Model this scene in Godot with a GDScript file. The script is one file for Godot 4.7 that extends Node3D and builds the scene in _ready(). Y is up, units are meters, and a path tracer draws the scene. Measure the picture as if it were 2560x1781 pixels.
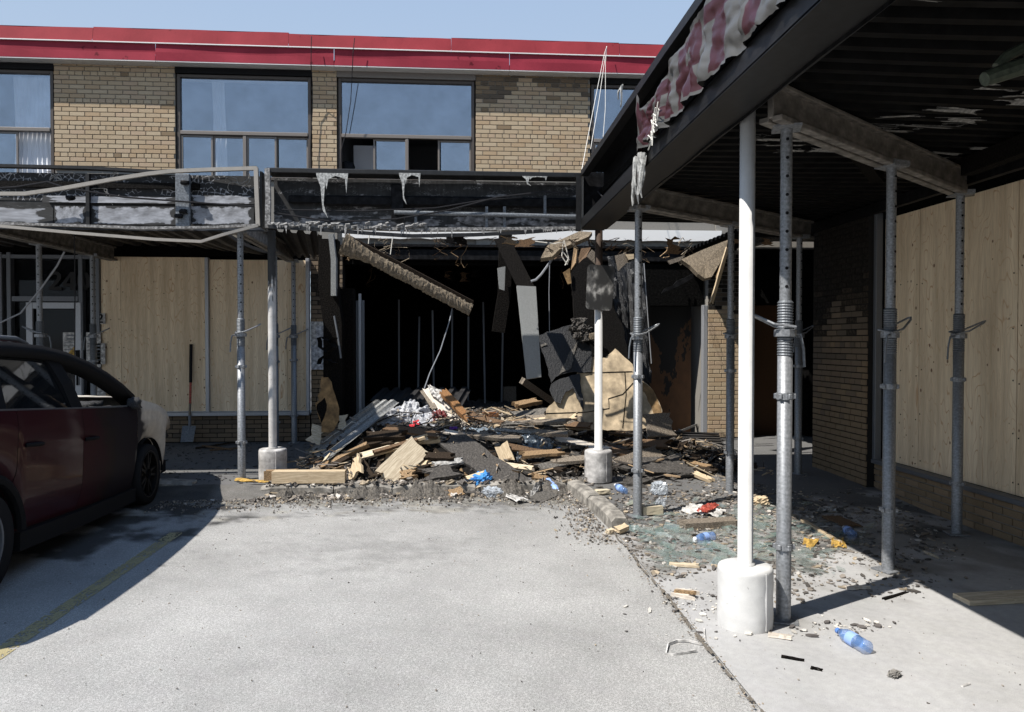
extends Node3D
# Burnt-out shop corner under a collapsed canopy. Metres, y up; the shop front runs along x at z = -11.07, the side wing along z at x = 4.2.

var T := {}
var MT := {}
var taken := {}
var rng := RandomNumberGenerator.new()
var meshes := {}

# ---------------------------------------------------------------- helpers
func lin(r, g, b) -> Color:
	return Color(r, g, b).linear_to_srgb()

func noise(seed_, freq, oct := 3, kind := FastNoiseLite.TYPE_SIMPLEX_SMOOTH) -> FastNoiseLite:
	var n := FastNoiseLite.new()
	n.seed = seed_
	n.frequency = freq
	n.noise_type = kind
	n.fractal_octaves = oct
	return n

func nimg(size, seed_, freq, oct := 3, kind := FastNoiseLite.TYPE_SIMPLEX_SMOOTH) -> PackedByteArray:
	var n := noise(seed_, freq, oct, kind)
	var im: Image = n.get_seamless_image(size, size)
	im.convert(Image.FORMAT_L8)
	return im.get_data()

func gray_tex(size, f: Callable) -> ImageTexture:
	var b := PackedByteArray()
	b.resize(size * size)
	for i in size * size:
		b[i] = int(clampf(f.call(i), 0.0, 1.0) * 255.0)
	var im := Image.create_from_data(size, size, false, Image.FORMAT_L8, b)
	return ImageTexture.create_from_image(im)

func rgb_tex(w, h, f: Callable) -> ImageTexture:
	var b := PackedByteArray()
	b.resize(w * h * 3)
	var k := 0
	for y in h:
		for x in w:
			var c: Color = f.call(x, y)
			b[k] = int(clampf(c.r, 0, 1) * 255)
			b[k + 1] = int(clampf(c.g, 0, 1) * 255)
			b[k + 2] = int(clampf(c.b, 0, 1) * 255)
			k += 3
	var im := Image.create_from_data(w, h, false, Image.FORMAT_RGB8, b)
	return ImageTexture.create_from_image(im)

# mat: c is the linear base colour; tex multiplies it; s = repeats per metre; world = triplanar in world axes
func mat(key, c: Array, rough := 0.85, metal := 0.0, tex = null, s := 1.0, height = null, hs := 0.0, world := true):
	var m := StandardMaterial3D.new()
	m.resource_name = key
	m.albedo_color = lin(c[0], c[1], c[2])
	m.roughness = rough
	m.metallic = metal
	m.cull_mode = BaseMaterial3D.CULL_DISABLED
	if maxf(c[0], maxf(c[1], c[2])) < 0.07 and rough > 0.5:
		m.metallic_specular = 0.2
	if tex != null or height != null:
		m.uv1_triplanar = true
		m.uv1_world_triplanar = world
		m.uv1_scale = Vector3.ONE * s
	if tex != null:
		m.albedo_texture = tex
	if height != null:
		m.heightmap_enabled = true
		m.heightmap_texture = height
		m.heightmap_scale = hs
	MT[key] = m
	return m

func uvmat(key, tex, rough := 0.85, metal := 0.0):
	var m := StandardMaterial3D.new()
	m.resource_name = key
	m.albedo_texture = tex
	m.roughness = rough
	m.metallic = metal
	m.cull_mode = BaseMaterial3D.CULL_DISABLED
	MT[key] = m
	return m

func vcmat(key, rough := 0.85, tex = null, s := 1.0, height = null, hs := 0.0):
	var m = mat(key, [1, 1, 1], rough, 0.0, tex, s, height, hs)
	m.vertex_color_use_as_albedo = true
	return m

func pane_mat(key, c: Array, alpha, rough := 0.03, metal := 0.0):
	var m := StandardMaterial3D.new()
	m.resource_name = key
	var col := lin(c[0], c[1], c[2])
	col.a = alpha
	m.albedo_color = col
	m.transparency = BaseMaterial3D.TRANSPARENCY_ALPHA
	m.roughness = rough
	m.metallic = metal
	m.cull_mode = BaseMaterial3D.CULL_DISABLED
	MT[key] = m
	return m

func ST(smooth := false) -> SurfaceTool:
	var st := SurfaceTool.new()
	st.begin(Mesh.PRIMITIVE_TRIANGLES)
	st.set_smooth_group(0 if smooth else -1)
	return st

func tri(st, a, b, c):
	for p in [a, b, c]:
		st.set_uv(Vector2.ZERO)
		st.add_vertex(p)

func quad(st, a, b, c, d):
	tri(st, a, b, c)
	tri(st, a, c, d)

func quad_uv(st, a, b, c, d, ua, ub, uc, ud):
	for e in [[a, ua], [b, ub], [c, uc], [a, ua], [c, uc], [d, ud]]:
		st.set_uv(e[1])
		st.add_vertex(e[0])

# box with chamfered edges
func box(st, c: Vector3, size: Vector3, b := Basis(), bev := 0.0):
	var h := size * 0.5
	if bev <= 0.0:
		var p := []
		for i in 8:
			p.append(c + b * Vector3(h.x * (1 if i & 1 else -1), h.y * (1 if i & 2 else -1), h.z * (1 if i & 4 else -1)))
		quad(st, p[4], p[6], p[7], p[5])
		quad(st, p[1], p[3], p[2], p[0])
		quad(st, p[5], p[7], p[3], p[1])
		quad(st, p[0], p[2], p[6], p[4])
		quad(st, p[6], p[2], p[3], p[7])
		quad(st, p[0], p[4], p[5], p[1])
		return
	var q := func(ax, sx, sy, sz):
		var v := Vector3(h.x * sx, h.y * sy, h.z * sz)
		for k in 3:
			if k != ax:
				v[k] -= bev * (sx if k == 0 else sy if k == 1 else sz)
		return c + b * v
	for s in [-1, 1]:
		quad(st, q.call(0, s, -1, -s), q.call(0, s, 1, -s), q.call(0, s, 1, s), q.call(0, s, -1, s))
		quad(st, q.call(1, -1, s, -s), q.call(1, -1, s, s), q.call(1, 1, s, s), q.call(1, 1, s, -s))
		quad(st, q.call(2, s, -1, s), q.call(2, s, 1, s), q.call(2, -s, 1, s), q.call(2, -s, -1, s))
		for t in [-1, 1]:
			quad(st, q.call(0, s, t, -1), q.call(0, s, t, 1), q.call(1, s, t, 1), q.call(1, s, t, -1))
			quad(st, q.call(0, s, -1, t), q.call(0, s, 1, t), q.call(2, s, 1, t), q.call(2, s, -1, t))
			quad(st, q.call(1, -1, s, t), q.call(1, 1, s, t), q.call(2, 1, s, t), q.call(2, -1, s, t))
			for u in [-1, 1]:
				tri(st, q.call(0, s, t, u), q.call(1, s, t, u), q.call(2, s, t, u))

func frame_of(dir: Vector3, hint := Vector3.UP) -> Basis:
	var x := dir.normalized()
	if absf(x.dot(hint)) > 0.98:
		hint = Vector3.RIGHT if absf(x.x) < 0.9 else Vector3.FORWARD
	var z := x.cross(hint).normalized()
	return Basis(x, z.cross(x), z)

# swept round tube
func tube(st, pts: Array, r, sides := 8):
	var rings := []
	var b := Basis()
	for i in pts.size():
		var d: Vector3 = pts[mini(i + 1, pts.size() - 1)] - pts[maxi(i - 1, 0)]
		b = frame_of(d, Vector3.UP if i == 0 else b.y)
		var rr: float = r[i] if r is Array else r
		var ring := []
		for k in sides:
			var a := TAU * k / sides
			ring.append(pts[i] + (b.y * cos(a) + b.z * sin(a)) * rr)
		rings.append(ring)
	for i in pts.size() - 1:
		for k in sides:
			var n := (k + 1) % sides
			quad(st, rings[i][k], rings[i + 1][k], rings[i + 1][n], rings[i][n])
	for e in [0, pts.size() - 1]:
		for k in range(1, sides - 1):
			tri(st, rings[e][0], rings[e][k], rings[e][k + 1])

# swept rectangular bar: w across (horizontal), h upright
func bar(st, pts: Array, w, h, hint := Vector3.UP):
	var rings := []
	for i in pts.size():
		var d: Vector3 = pts[mini(i + 1, pts.size() - 1)] - pts[maxi(i - 1, 0)]
		var b := frame_of(d, hint)
		rings.append([pts[i] + b.y * h / 2 + b.z * w / 2, pts[i] + b.y * h / 2 - b.z * w / 2, pts[i] - b.y * h / 2 - b.z * w / 2, pts[i] - b.y * h / 2 + b.z * w / 2])
	for i in pts.size() - 1:
		for k in 4:
			var n := (k + 1) % 4
			quad(st, rings[i][k], rings[i + 1][k], rings[i + 1][n], rings[i][n])
	for e in [0, pts.size() - 1]:
		quad(st, rings[e][0], rings[e][1], rings[e][2], rings[e][3])

# lathe round y: profile of Vector2(radius, height)
func lathe(st, prof: Array, sides := 24, xf := Transform3D()):
	for i in prof.size() - 1:
		for k in sides:
			var a := TAU * k / sides
			var b := TAU * (k + 1) / sides
			var p0: Vector2 = prof[i]
			var p1: Vector2 = prof[i + 1]
			var v := [Vector3(p0.x * cos(a), p0.y, p0.x * sin(a)), Vector3(p1.x * cos(a), p1.y, p1.x * sin(a)), Vector3(p1.x * cos(b), p1.y, p1.x * sin(b)), Vector3(p0.x * cos(b), p0.y, p0.x * sin(b))]
			quad(st, xf * v[0], xf * v[1], xf * v[2], xf * v[3])

# outline in local (x, z), thickness along local y
func prism(st, poly: PackedVector2Array, th, xf := Transform3D(), uvo := Vector2.ZERO, uvs := Vector2.ONE):
	var idx := Geometry2D.triangulate_polygon(poly)
	for s in [1.0, -1.0]:
		for k in range(0, idx.size(), 3):
			for j in ([0, 1, 2] if s > 0 else [0, 2, 1]):
				var p := poly[idx[k + j]]
				st.set_uv((p - uvo) / uvs)
				st.add_vertex(xf * Vector3(p.x, s * th / 2, p.y))
	for i in poly.size():
		var a := poly[i]
		var b := poly[(i + 1) % poly.size()]
		quad_uv(st, xf * Vector3(a.x, th / 2, a.y), xf * Vector3(a.x, -th / 2, a.y), xf * Vector3(b.x, -th / 2, b.y), xf * Vector3(b.x, th / 2, b.y), (a - uvo) / uvs, (a - uvo) / uvs, (b - uvo) / uvs, (b - uvo) / uvs)

# grid of points nu x nv
func grid(st, nu, nv, f: Callable, uv := true):
	for i in nu:
		for j in nv:
			var e := []
			for o in [[0, 0], [0, 1], [1, 1], [1, 0]]:
				var u: float = float(i + o[0]) / nu
				var v: float = float(j + o[1]) / nv
				e.append([f.call(u, v), Vector2(u, v)])
			quad_uv(st, e[0][0], e[1][0], e[2][0], e[3][0], e[0][1], e[1][1], e[2][1], e[3][1])

func numbered(called: String) -> String:
	if not taken.has(called):
		taken[called] = 0
		return called
	taken[called] += 1
	return "%s_%03d" % [called, taken[called]]

func tag(o, label, category, group = ""):
	o.set_meta("label", label)
	o.set_meta("category", category)
	if group:
		o.set_meta("group", group)
	return o

func thing(called, label, category, at := Vector3.ZERO, turn := 0.0, group = ""):
	var o := Node3D.new()
	o.name = numbered(called)
	add_child(o)
	o.position = at
	o.rotation.y = turn
	return tag(o, label, category, group)

func mesh_of(st) -> ArrayMesh:
	st.generate_normals()
	return st.commit()

# a part whose shape was given in world axes; local = true keeps the parent's own axes
func part(parent, called, st, m, local := false) -> MeshInstance3D:
	var o := MeshInstance3D.new()
	o.name = called
	o.mesh = st if st is Mesh else mesh_of(st)
	o.material_override = m if m is Material else MT[m]
	parent.add_child(o, true)
	if not local:
		o.transform = world_of(parent).affine_inverse()
	return o

func world_of(n) -> Transform3D:
	var t := Transform3D()
	while n is Node3D and n != self:
		t = n.transform * t
		n = n.get_parent()
	return t

# a top-level thing that is one mesh, at its own place
func solo(called, label, category, st, m, at := Transform3D(), group = "") -> MeshInstance3D:
	var o := MeshInstance3D.new()
	o.name = numbered(called)
	o.mesh = st if st is Mesh else mesh_of(st)
	o.material_override = m if m is Material else MT[m]
	add_child(o)
	o.transform = at
	return tag(o, label, category, group)

func struct_(called, st, m) -> MeshInstance3D:
	var o := MeshInstance3D.new()
	o.name = numbered(called)
	o.mesh = mesh_of(st)
	o.material_override = MT[m]
	o.set_meta("kind", "structure")
	add_child(o)
	return o

func rough_poly(l, w, jag, seed_, n := 6) -> PackedVector2Array:
	var r := RandomNumberGenerator.new()
	r.seed = seed_
	var p := PackedVector2Array()
	for i in n + 1:
		p.append(Vector2(-l / 2 + l * i / n + (r.randf_range(-0.3, 0.3) * l / n if i > 0 and i < n else 0.0), -w / 2 + r.randf_range(0, 1) * jag * w * 0.25))
	for j in range(1, 5):
		p.append(Vector2(l / 2 - r.randf() * jag * w * 0.8, -w / 2 + w * j / 5.0))
	for i in n + 1:
		p.append(Vector2(l / 2 - l * i / n + (r.randf_range(-0.3, 0.3) * l / n if i > 0 and i < n else 0.0), w / 2 - r.randf_range(0, 1) * jag * w * 0.25))
	for j in range(1, 5):
		p.append(Vector2(-l / 2 + r.randf() * jag * w * 0.8, w / 2 - w * j / 5.0))
	return p

# a board from p0 to p1; its broad face is turned by roll round its length
func board(called, label, category, p0: Vector3, p1: Vector3, w, th, roll, m, jag := 0.3, group = ""):
	# a negative roll tips the broad face towards the car park
	var b := frame_of(p1 - p0).rotated((p1 - p0).normalized(), deg_to_rad(-roll if p1.x > p0.x else roll))
	var st := ST()
	prism(st, rough_poly((p1 - p0).length(), w, jag, hash(label) + int(p0.x * 100)), th)
	return solo(called, label, category, st, m, Transform3D(b, (p0 + p1) / 2), group)

# a bent sheet over four corner points; prof(u, v) lifts it along its normal
func sheet(called, label, category, c: Array, m, nu, nv, prof: Callable, group = "", smooth := false):
	var o: Vector3 = (c[0] + c[1] + c[2] + c[3]) / 4
	var n: Vector3 = (c[1] - c[0]).cross(c[3] - c[0]).normalized()
	if n.y < 0:
		n = -n
	var st := ST(smooth)
	grid(st, nu, nv, func(u, v): return c[0].lerp(c[1], u).lerp(c[3].lerp(c[2], u), v) - o + n * prof.call(u, v))
	return solo(called, label, category, st, m, Transform3D(Basis(), o), group)

func crumpled(called, label, category, c: Array, m, amp, seed_, freq := 6.0, group = "", n := 22):
	var ns := noise(seed_, 1.0, 2)
	var fq: float = freq * 0.5
	return sheet(called, label, category, c, m, n, n, func(u, v):
		var wu: float = u + 0.12 * ns.get_noise_2d(v * 3.0, 9.0)
		var ridge: float = 1.0 - absf(ns.get_noise_2d(wu * fq + 40, v * fq * 0.7)) * 3.4
		return amp * (ns.get_noise_2d(wu * fq, v * fq) * 1.3 + 0.8 * ridge + 0.35 * ns.get_noise_2d(u * fq * 3.5, v * fq * 3.5)), group, true)

# an irregular lump: amp = how rough
func lump_mesh(size: Vector3, amp, seed_, n := 6, freq := 1.6, flat := true, square := 0.5):
	var ns := noise(seed_, freq, 3)
	var st := ST(not flat)
	for f in 6:
		for i in n:
			for j in n:
				var e := []
				for o in [[0, 0], [1, 0], [1, 1], [0, 1]]:
					var a: float = (float(i + o[0]) / n) * 2 - 1
					var b: float = (float(j + o[1]) / n) * 2 - 1
					var p: Vector3 = [Vector3(1, a, b), Vector3(-1, b, a), Vector3(b, 1, a), Vector3(a, -1, b), Vector3(a, b, 1), Vector3(b, a, -1)][f]
					p = p.normalized().lerp(p * 0.8, square)
					p *= 1.0 + amp * ns.get_noise_3dv(p * 2.0)
					e.append(p * size / 2)
				quad(st, e[0], e[1], e[2], e[3])
	return mesh_of(st)

func lump(called, label, category, at: Vector3, size: Vector3, m, amp := 0.5, turn := Vector3.ZERO, group = "", n := 6, freq := 1.6, flat := true, square := 0.5):
	return solo(called, label, category, lump_mesh(size, amp, hash(label) + int(at.x * 50), n, freq, flat, square), m, Transform3D(Basis.from_euler(turn), at), group)

func sstep(a, b, x) -> float:
	return smoothstep(a, b, x)

func ground_y(x, d) -> float:
	if x < 1.27:
		return 0.0 if d < 7.72 else 0.1
	return 0.015 + 0.085 * sstep(6.0, 8.0, d)

func mound_y(x, d) -> float:
	var sx := sstep(-1.95, -1.15, x) * (1 - 0.72 * sstep(0.9, 2.4, x)) * (1 - sstep(2.8, 3.7, x))
	return 0.43 * sx * sstep(7.7, 9.1, d) + 0.12 * exp(-(pow(x + 0.4, 2) / 0.7 + pow(d - 8.8, 2) / 0.35)) * sstep(7.75, 8.1, d)

func top_y(x, d) -> float:
	return ground_y(x, d) + mound_y(x, d)

# ---------------------------------------------------------------- camera, sky, sun
func view():
	var cam := Camera3D.new()
	cam.name = "camera"
	add_child(cam)
	cam.position = Vector3(0, 1.56, 0)
	cam.rotation_degrees = Vector3(-1.05, -4.135, 0)
	cam.fov = 51.38
	cam.near = 0.05
	cam.far = 400.0
	cam.current = true
	var env := Environment.new()
	var sky := Sky.new()
	var sm := ProceduralSkyMaterial.new()
	sm.sky_top_color = Color(0.50, 0.66, 0.88)
	sm.sky_horizon_color = Color(0.83, 0.89, 0.94)
	sm.sky_curve = 0.45
	sm.ground_horizon_color = Color(0.6, 0.6, 0.6)
	sm.ground_bottom_color = Color(0.45, 0.45, 0.44)
	sm.sun_angle_max = 25.0
	sm.sky_energy_multiplier = 0.78
	sky.sky_material = sm
	env.background_mode = Environment.BG_SKY
	env.sky = sky
	env.tonemap_mode = Environment.TONE_MAPPER_LINEAR
	env.tonemap_exposure = 1.65
	env.sdfgi_enabled = true
	env.ssao_enabled = true
	env.ssil_enabled = true
	var we := WorldEnvironment.new()
	we.name = "world"
	we.environment = env
	add_child(we)
	var sun := DirectionalLight3D.new()
	sun.name = "sun"
	sun.light_energy = 1.5
	sun.light_color = Color(1.0, 0.98, 0.95)
	sun.light_angular_distance = 0.5
	sun.shadow_enabled = true
	add_child(sun)
	sun.look_at_from_position(Vector3.ZERO, Vector3(0.61, -1.0, -0.33))

# ---------------------------------------------------------------- textures and materials
func textures():
	var S := 512
	var a := nimg(S, 1, 0.25, 2)
	var b := nimg(S, 2, 0.03, 4)
	var c := nimg(S, 3, 0.008, 4)
	var cell := nimg(S, 4, 0.035, 1, FastNoiseLite.TYPE_CELLULAR)
	var fine := nimg(S, 5, 0.5, 1)
	var r := RandomNumberGenerator.new()
	r.seed = 11
	var dots := PackedByteArray()
	dots.resize(S * S)
	for i in S * S:
		dots[i] = r.randi() & 255
	var peb := nimg(S, 14, 0.11, 1, FastNoiseLite.TYPE_CELLULAR)
	T.speck = gray_tex(S, func(i): return 0.86 + (peb[i] - 128) / 255.0 * 0.20 + (a[i] - 128) / 255.0 * 0.5 + (b[i] - 128) / 255.0 * 0.07 + (0.16 if dots[i] > 240 else -0.30 if dots[i] < 14 else 0.0))
	T.speck_h = gray_tex(S, func(i): return a[i] / 255.0 * 0.6 + fine[i] / 255.0 * 0.4)
	T.fine = gray_tex(S, func(i): return 0.93 + (a[i] - 128) / 255.0 * 0.10 + (b[i] - 128) / 255.0 * 0.07 + (dots[i] - 128) / 255.0 * 0.05 - (0.10 if dots[i] < 5 else 0.0))
	T.dust = gray_tex(S, func(i): return 0.90 + (c[i] - 128) / 255.0 * 0.07 + (b[i] - 128) / 255.0 * 0.05)
	T.weather = gray_tex(S, func(i): return 0.90 + (c[i] - 128) / 255.0 * 0.14 + (b[i] - 128) / 255.0 * 0.06 + (a[i] - 128) / 255.0 * 0.05 - (0.25 if b[i] < 28 else 0.0))
	T.mottle = gray_tex(S, func(i): return 0.84 + (cell[i] - 128) / 255.0 * 0.22 + (b[i] - 128) / 255.0 * 0.3 + (a[i] - 128) / 255.0 * 0.1)
	T.patchy = gray_tex(S, func(i): return clampf(0.80 + (c[i] - 128) / 255.0 * 0.55 + (b[i] - 128) / 255.0 * 0.25 + (a[i] - 128) / 255.0 * 0.12, 0.3, 1.0))
	T.blotch = gray_tex(S, func(i): return 0.72 + (b[i] - 128) / 255.0 * 0.7 + (c[i] - 128) / 255.0 * 0.3 + (a[i] - 128) / 255.0 * 0.25)
	T.granule = gray_tex(S, func(i): return 0.55 + (dots[i] / 255.0 - 0.5) * 0.35 + (0.55 if dots[(i * 7 + 13) % (S * S)] > 238 else 0.0) + (a[i] - 128) / 255.0 * 0.8 + (b[i] - 128) / 255.0 * 0.6)
	T.granule_h = gray_tex(S, func(i): return a[i] / 255.0 * 0.7 + dots[i] / 255.0 * 0.3)
	T.char_ = gray_tex(S, func(i): return 0.62 + (cell[i] - 150) / 255.0 * 0.25 + (a[i] - 128) / 255.0 * 0.4 + (b[i] - 128) / 255.0 * 0.6)
	T.char_h = gray_tex(S, func(i): return cell[i] / 255.0 * 0.35 + a[i] / 255.0 * 0.35 + b[i] / 255.0 * 0.3)
	# wood grain running along u
	var gn := noise(21, 1.0, 3)
	T.grain = rgb_tex(512, 256, func(x, y):
		var v: float = gn.get_noise_2d(x * 0.006, y * 0.22) * 0.5 + gn.get_noise_2d(x * 0.02 + 90, y * 0.7) * 0.28
		var g: float = 0.90 + v * 0.32
		return Color(g, g * (0.985 + v * 0.05), g * (0.96 + v * 0.1)))
	T.fibre = rgb_tex(512, 256, func(x, y):
		var v: float = gn.get_noise_2d(x * 0.05, y * 0.35) * 0.6 + gn.get_noise_2d(x * 0.3 + 90, y * 0.6) * 0.45
		var g: float = 0.75 + v * 0.9
		return Color(g, g * 0.96, g * 0.9))
	for k in 4:
		T["ply%d" % k] = ply_tex(40 + k)
	# soot with cracked paint islands: u along the panel, v down
	var cn := noise(61, 0.05, 1, FastNoiseLite.TYPE_CELLULAR)
	cn.cellular_return_type = FastNoiseLite.RETURN_DISTANCE2_SUB
	var sn := noise(62, 0.006, 4)
	var sf := noise(63, 0.06, 3)
	T.crackle = rgb_tex(1024, 256, func(x, y):
		var e: float = cn.get_noise_2d(x, y * 0.42)
		var w: float = sn.get_noise_2d(x, y * 1.0)
		var f: float = sf.get_noise_2d(x, y * 0.42)
		var g := 0.10 + f * 0.05
		if w > -0.10 and e < -0.91 + maxf(w, 0.0) * 0.10:
			g = 0.50 + f * 0.3
		return Color(g, g * 1.0, g * 1.02))
	T.ashpanel = rgb_tex(1024, 256, func(x, y):
		var w: float = sn.get_noise_2d(x * 0.8 + 700, y * 1.2)
		var f: float = sf.get_noise_2d(x * 0.15 + 300, y * 1.2)
		var rag: float = sf.get_noise_2d(x * 0.6, y * 0.9) * 0.10
		var edge: float = minf(minf(x, 1023 - x) / 170.0, minf(y, 255 - y) / 46.0)
		var t := smoothstep(0.0, 0.22, edge * 0.9 - 0.22 + w * 0.75 + rag)
		var g := lerpf(0.10 + f * 0.05, 0.52 + f * 0.07 + w * 0.16, t)
		return Color(g * 0.985, g * 1.0, g * 1.04))
	T.sootpanel = rgb_tex(1024, 256, func(x, y):
		var f: float = sf.get_noise_2d(x * 0.5, y * 0.5)
		var s: float = sf.get_noise_2d(x * 1.5 + 80, y * 0.12)
		var w: float = sn.get_noise_2d(x * 1.2 + 200, y * 3.0) + f * 0.35
		var low := smoothstep(0.02, 0.16, w - 0.12 + (0.32 if y > 190 else -0.25))
		var e: float = cn.get_noise_2d(x * 2.0, y * 2.2)
		var g := 0.11 + f * 0.06 + s * 0.07
		if e < -0.91 and w > 0.1:
			g += 0.25
		g = lerpf(g, 0.46 + f * 0.3, low * 0.8)
		return Color(g, g, g * 1.02))

# plywood face, u along the sheet's long side
func ply_tex(seed_) -> ImageTexture:
	var n := noise(seed_, 1.0, 3)
	var r := RandomNumberGenerator.new()
	r.seed = seed_
	var knots := []
	for k in 22:
		knots.append([r.randf() * 1024, r.randf() * 512, r.randf_range(2.0, 6.5)])
	var near := {}
	for k in knots:
		for gx in range(int((k[0] - 70) / 64), int((k[0] + 70) / 64) + 1):
			for gy in range(int((k[1] - 36) / 64), int((k[1] + 36) / 64) + 1):
				var key := gx * 100 + gy
				if not near.has(key):
					near[key] = []
				near[key].append(k)
	return rgb_tex(1024, 512, func(x, y):
		var push := 0.0
		var dark := 0.0
		for k in near.get((x >> 6) * 100 + (y >> 6), []):
			var dx: float = (x - k[0]) / 3.2
			var dy: float = y - k[1]
			var q: float = sqrt(dx * dx * 1.0 + dy * dy) / k[2]
			push += 2.0 * signf(dy) * exp(-q * q * 0.12)
			var q2: float = sqrt((x - k[0]) * (x - k[0]) * 0.5 + dy * dy) / k[2]
			dark = maxf(dark, smoothstep(1.0, 0.55, q2))
		var warp: float = y * 0.02 + push * 0.3 + n.get_noise_2d(x * 0.0016, y * 0.006) * 5.0
		var rings: float = absf(fposmod(warp * 1.1, 1.0) - 0.5) * 2.0
		var f: float = n.get_noise_2d(x * 0.01, y * 0.35)
		var band: float = n.get_noise_2d(x * 0.001 + 30, y * 0.02)
		var line := smoothstep(0.82, 1.0, rings) * (0.35 + 0.65 * smoothstep(-0.1, 0.35, band))
		var g := 0.93 + f * 0.09 + band * 0.10
		var c := Color(g, g * (0.985 + band * 0.02), g * (0.955 + band * 0.04))
		c = c.lerp(Color(0.72, 0.55, 0.42), line * 0.55)
		return c.lerp(Color(0.30, 0.19, 0.13), dark * 0.65))

func materials():
	mat("asphalt_far", [0.34, 0.338, 0.335], 0.92, 0.0, T.speck, 0.9, T.speck_h, 0.3)
	vcmat("asphalt", 0.92, T.speck, 1.35, T.speck_h, 0.12)
	vcmat("concrete", 0.9, T.fine, 1.1, T.speck_h, 0.05)
	mat("kerb", [0.36, 0.335, 0.295], 0.95, 0.0, T.patchy, 1.2, T.granule_h, 0.5)
	mat("dirt", [0.34, 0.305, 0.26], 0.95, 0.0, T.granule, 2.6, T.granule_h, 1.0)
	mat("joint_dirt", [0.16, 0.14, 0.115], 0.95, 0.0, T.speck, 3.0)
	mat("mortar", [0.25, 0.235, 0.21], 0.95, 0.0, T.fine, 2.0)
	mat("mortar_soot", [0.03, 0.028, 0.026], 0.95, 0.0, T.fine, 2.0)
	var bc := [[0.47, 0.36, 0.235], [0.49, 0.385, 0.255], [0.455, 0.345, 0.22], [0.50, 0.395, 0.265], [0.45, 0.325, 0.20], [0.47, 0.35, 0.235]]
	for k in 6:
		mat("brick%d" % k, bc[k], 0.88, 0.0, T.fine, 5.0 + k, T.speck_h, 0.15)
	mat("brick_soot_shade0", [0.185, 0.135, 0.088], 0.9, 0.0, T.fine, 4.0)  # darker brick copies, for soot and for painted shade
	mat("brick_soot_shade1", [0.12, 0.092, 0.064], 0.9, 0.0, T.fine, 5.0)
	mat("brick_soot_shade2", [0.24, 0.17, 0.10], 0.9, 0.0, T.fine, 3.4)
	mat("brick_soot_shade3", [0.29, 0.205, 0.125], 0.9, 0.0, T.fine, 3.8)
	mat("brick_black0", [0.034, 0.030, 0.026], 0.8, 0.0, T.patchy, 4.0)
	mat("brick_black1", [0.066, 0.054, 0.042], 0.85, 0.0, T.patchy, 4.6)
	mat("red_metal", [0.31, 0.046, 0.056], 0.6, 0.0, T.weather, 0.22)
	MT.red_metal.metallic_specular = 0.15
	mat("red_metal_b", [0.31, 0.040, 0.060], 0.6, 0.0, T.weather, 0.19)
	MT.red_metal_b.metallic_specular = 0.15
	mat("white_trim", [0.72, 0.71, 0.69], 0.6)
	mat("bronze_frame", [0.085, 0.070, 0.060], 0.5, 0.3, T.fine, 2.0)
	mat("taupe_frame", [0.21, 0.185, 0.165], 0.5, 0.2, T.fine, 2.0)
	mat("black_trim", [0.012, 0.012, 0.013], 0.7)
	var fg = pane_mat("film_glass", [0.72, 0.83, 0.97], 0.37, 0.05, 1.0)
	fg.albedo_texture = T.dust
	fg.uv1_triplanar = true
	fg.uv1_world_triplanar = true
	fg.uv1_scale = Vector3.ONE * 0.35
	pane_mat("dark_glass", [0.008, 0.009, 0.01], 0.94, 0.03)
	pane_mat("shop_glass", [0.012, 0.013, 0.015], 0.6, 0.03)
	MT.shop_glass.metallic_specular = 0.28
	var cu = mat("curtain", [0.74, 0.75, 0.78], 0.9)
	cu.backlight_enabled = true
	cu.backlight = Color(0.25, 0.25, 0.25)
	mat("room", [0.22, 0.22, 0.23], 0.95)
	mat("room_pale", [0.5, 0.5, 0.52], 0.95)
	mat("burnt_room", [0.009, 0.0085, 0.008], 0.9, 0.0, T.char_, 1.6, T.char_h, 1.0)
	mat("soot_metal", [0.016, 0.016, 0.0175], 0.55, 0.25, T.patchy, 2.2)
	mat("soot_rail", [0.011, 0.0108, 0.0115], 0.5, 0.2, T.patchy, 3.0)
	mat("deck_soot", [0.010, 0.0098, 0.010], 0.6, 0.2, T.patchy, 1.1)
	mat("deck_gray", [0.075, 0.068, 0.062], 0.6, 0.2, T.patchy, 1.6)
	mat("pale_rail", [0.36, 0.33, 0.29], 0.5, 0.2, T.fine, 0.7)
	mat("ash_rail", [0.40, 0.39, 0.38], 0.8, 0.0, T.blotch, 1.7)
	uvmat("crackle", T.crackle, 0.75)
	uvmat("ashpanel", T.ashpanel, 0.7)
	uvmat("sootpanel", T.sootpanel, 0.6, 0.1)
	mat("flake", [0.34, 0.33, 0.31], 0.9, 0.0, T.patchy, 6.0)
	mat("melt", [0.50, 0.50, 0.48], 0.6, 0.0, T.patchy, 6.0)
	mat("galv", [0.36, 0.375, 0.395], 0.5, 0.45, T.mottle, 3.2)
	mat("galv_dull", [0.22, 0.24, 0.265], 0.55, 0.4, T.mottle, 2.6)
	mat("beam_metal", [0.30, 0.275, 0.245], 0.6, 0.25, T.patchy, 1.6)
	mat("hole", [0.01, 0.01, 0.011], 0.9)
	mat("white_paint", [0.70, 0.695, 0.68], 0.5, 0.0, T.weather, 0.9)
	mat("white_sooty", [0.62, 0.60, 0.58], 0.6, 0.0, T.patchy, 1.2)
	mat("char_post", [0.02, 0.016, 0.014], 0.9, 0.0, T.char_, 2.0, T.char_h, 1.2)
	mat("char", [0.026, 0.022, 0.019], 0.85, 0.0, T.char_, 3.2, T.char_h, 1.4)
	mat("char_shiny", [0.022, 0.022, 0.025], 0.42, 0.0, T.char_, 4.5, T.char_h, 0.8)
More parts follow.
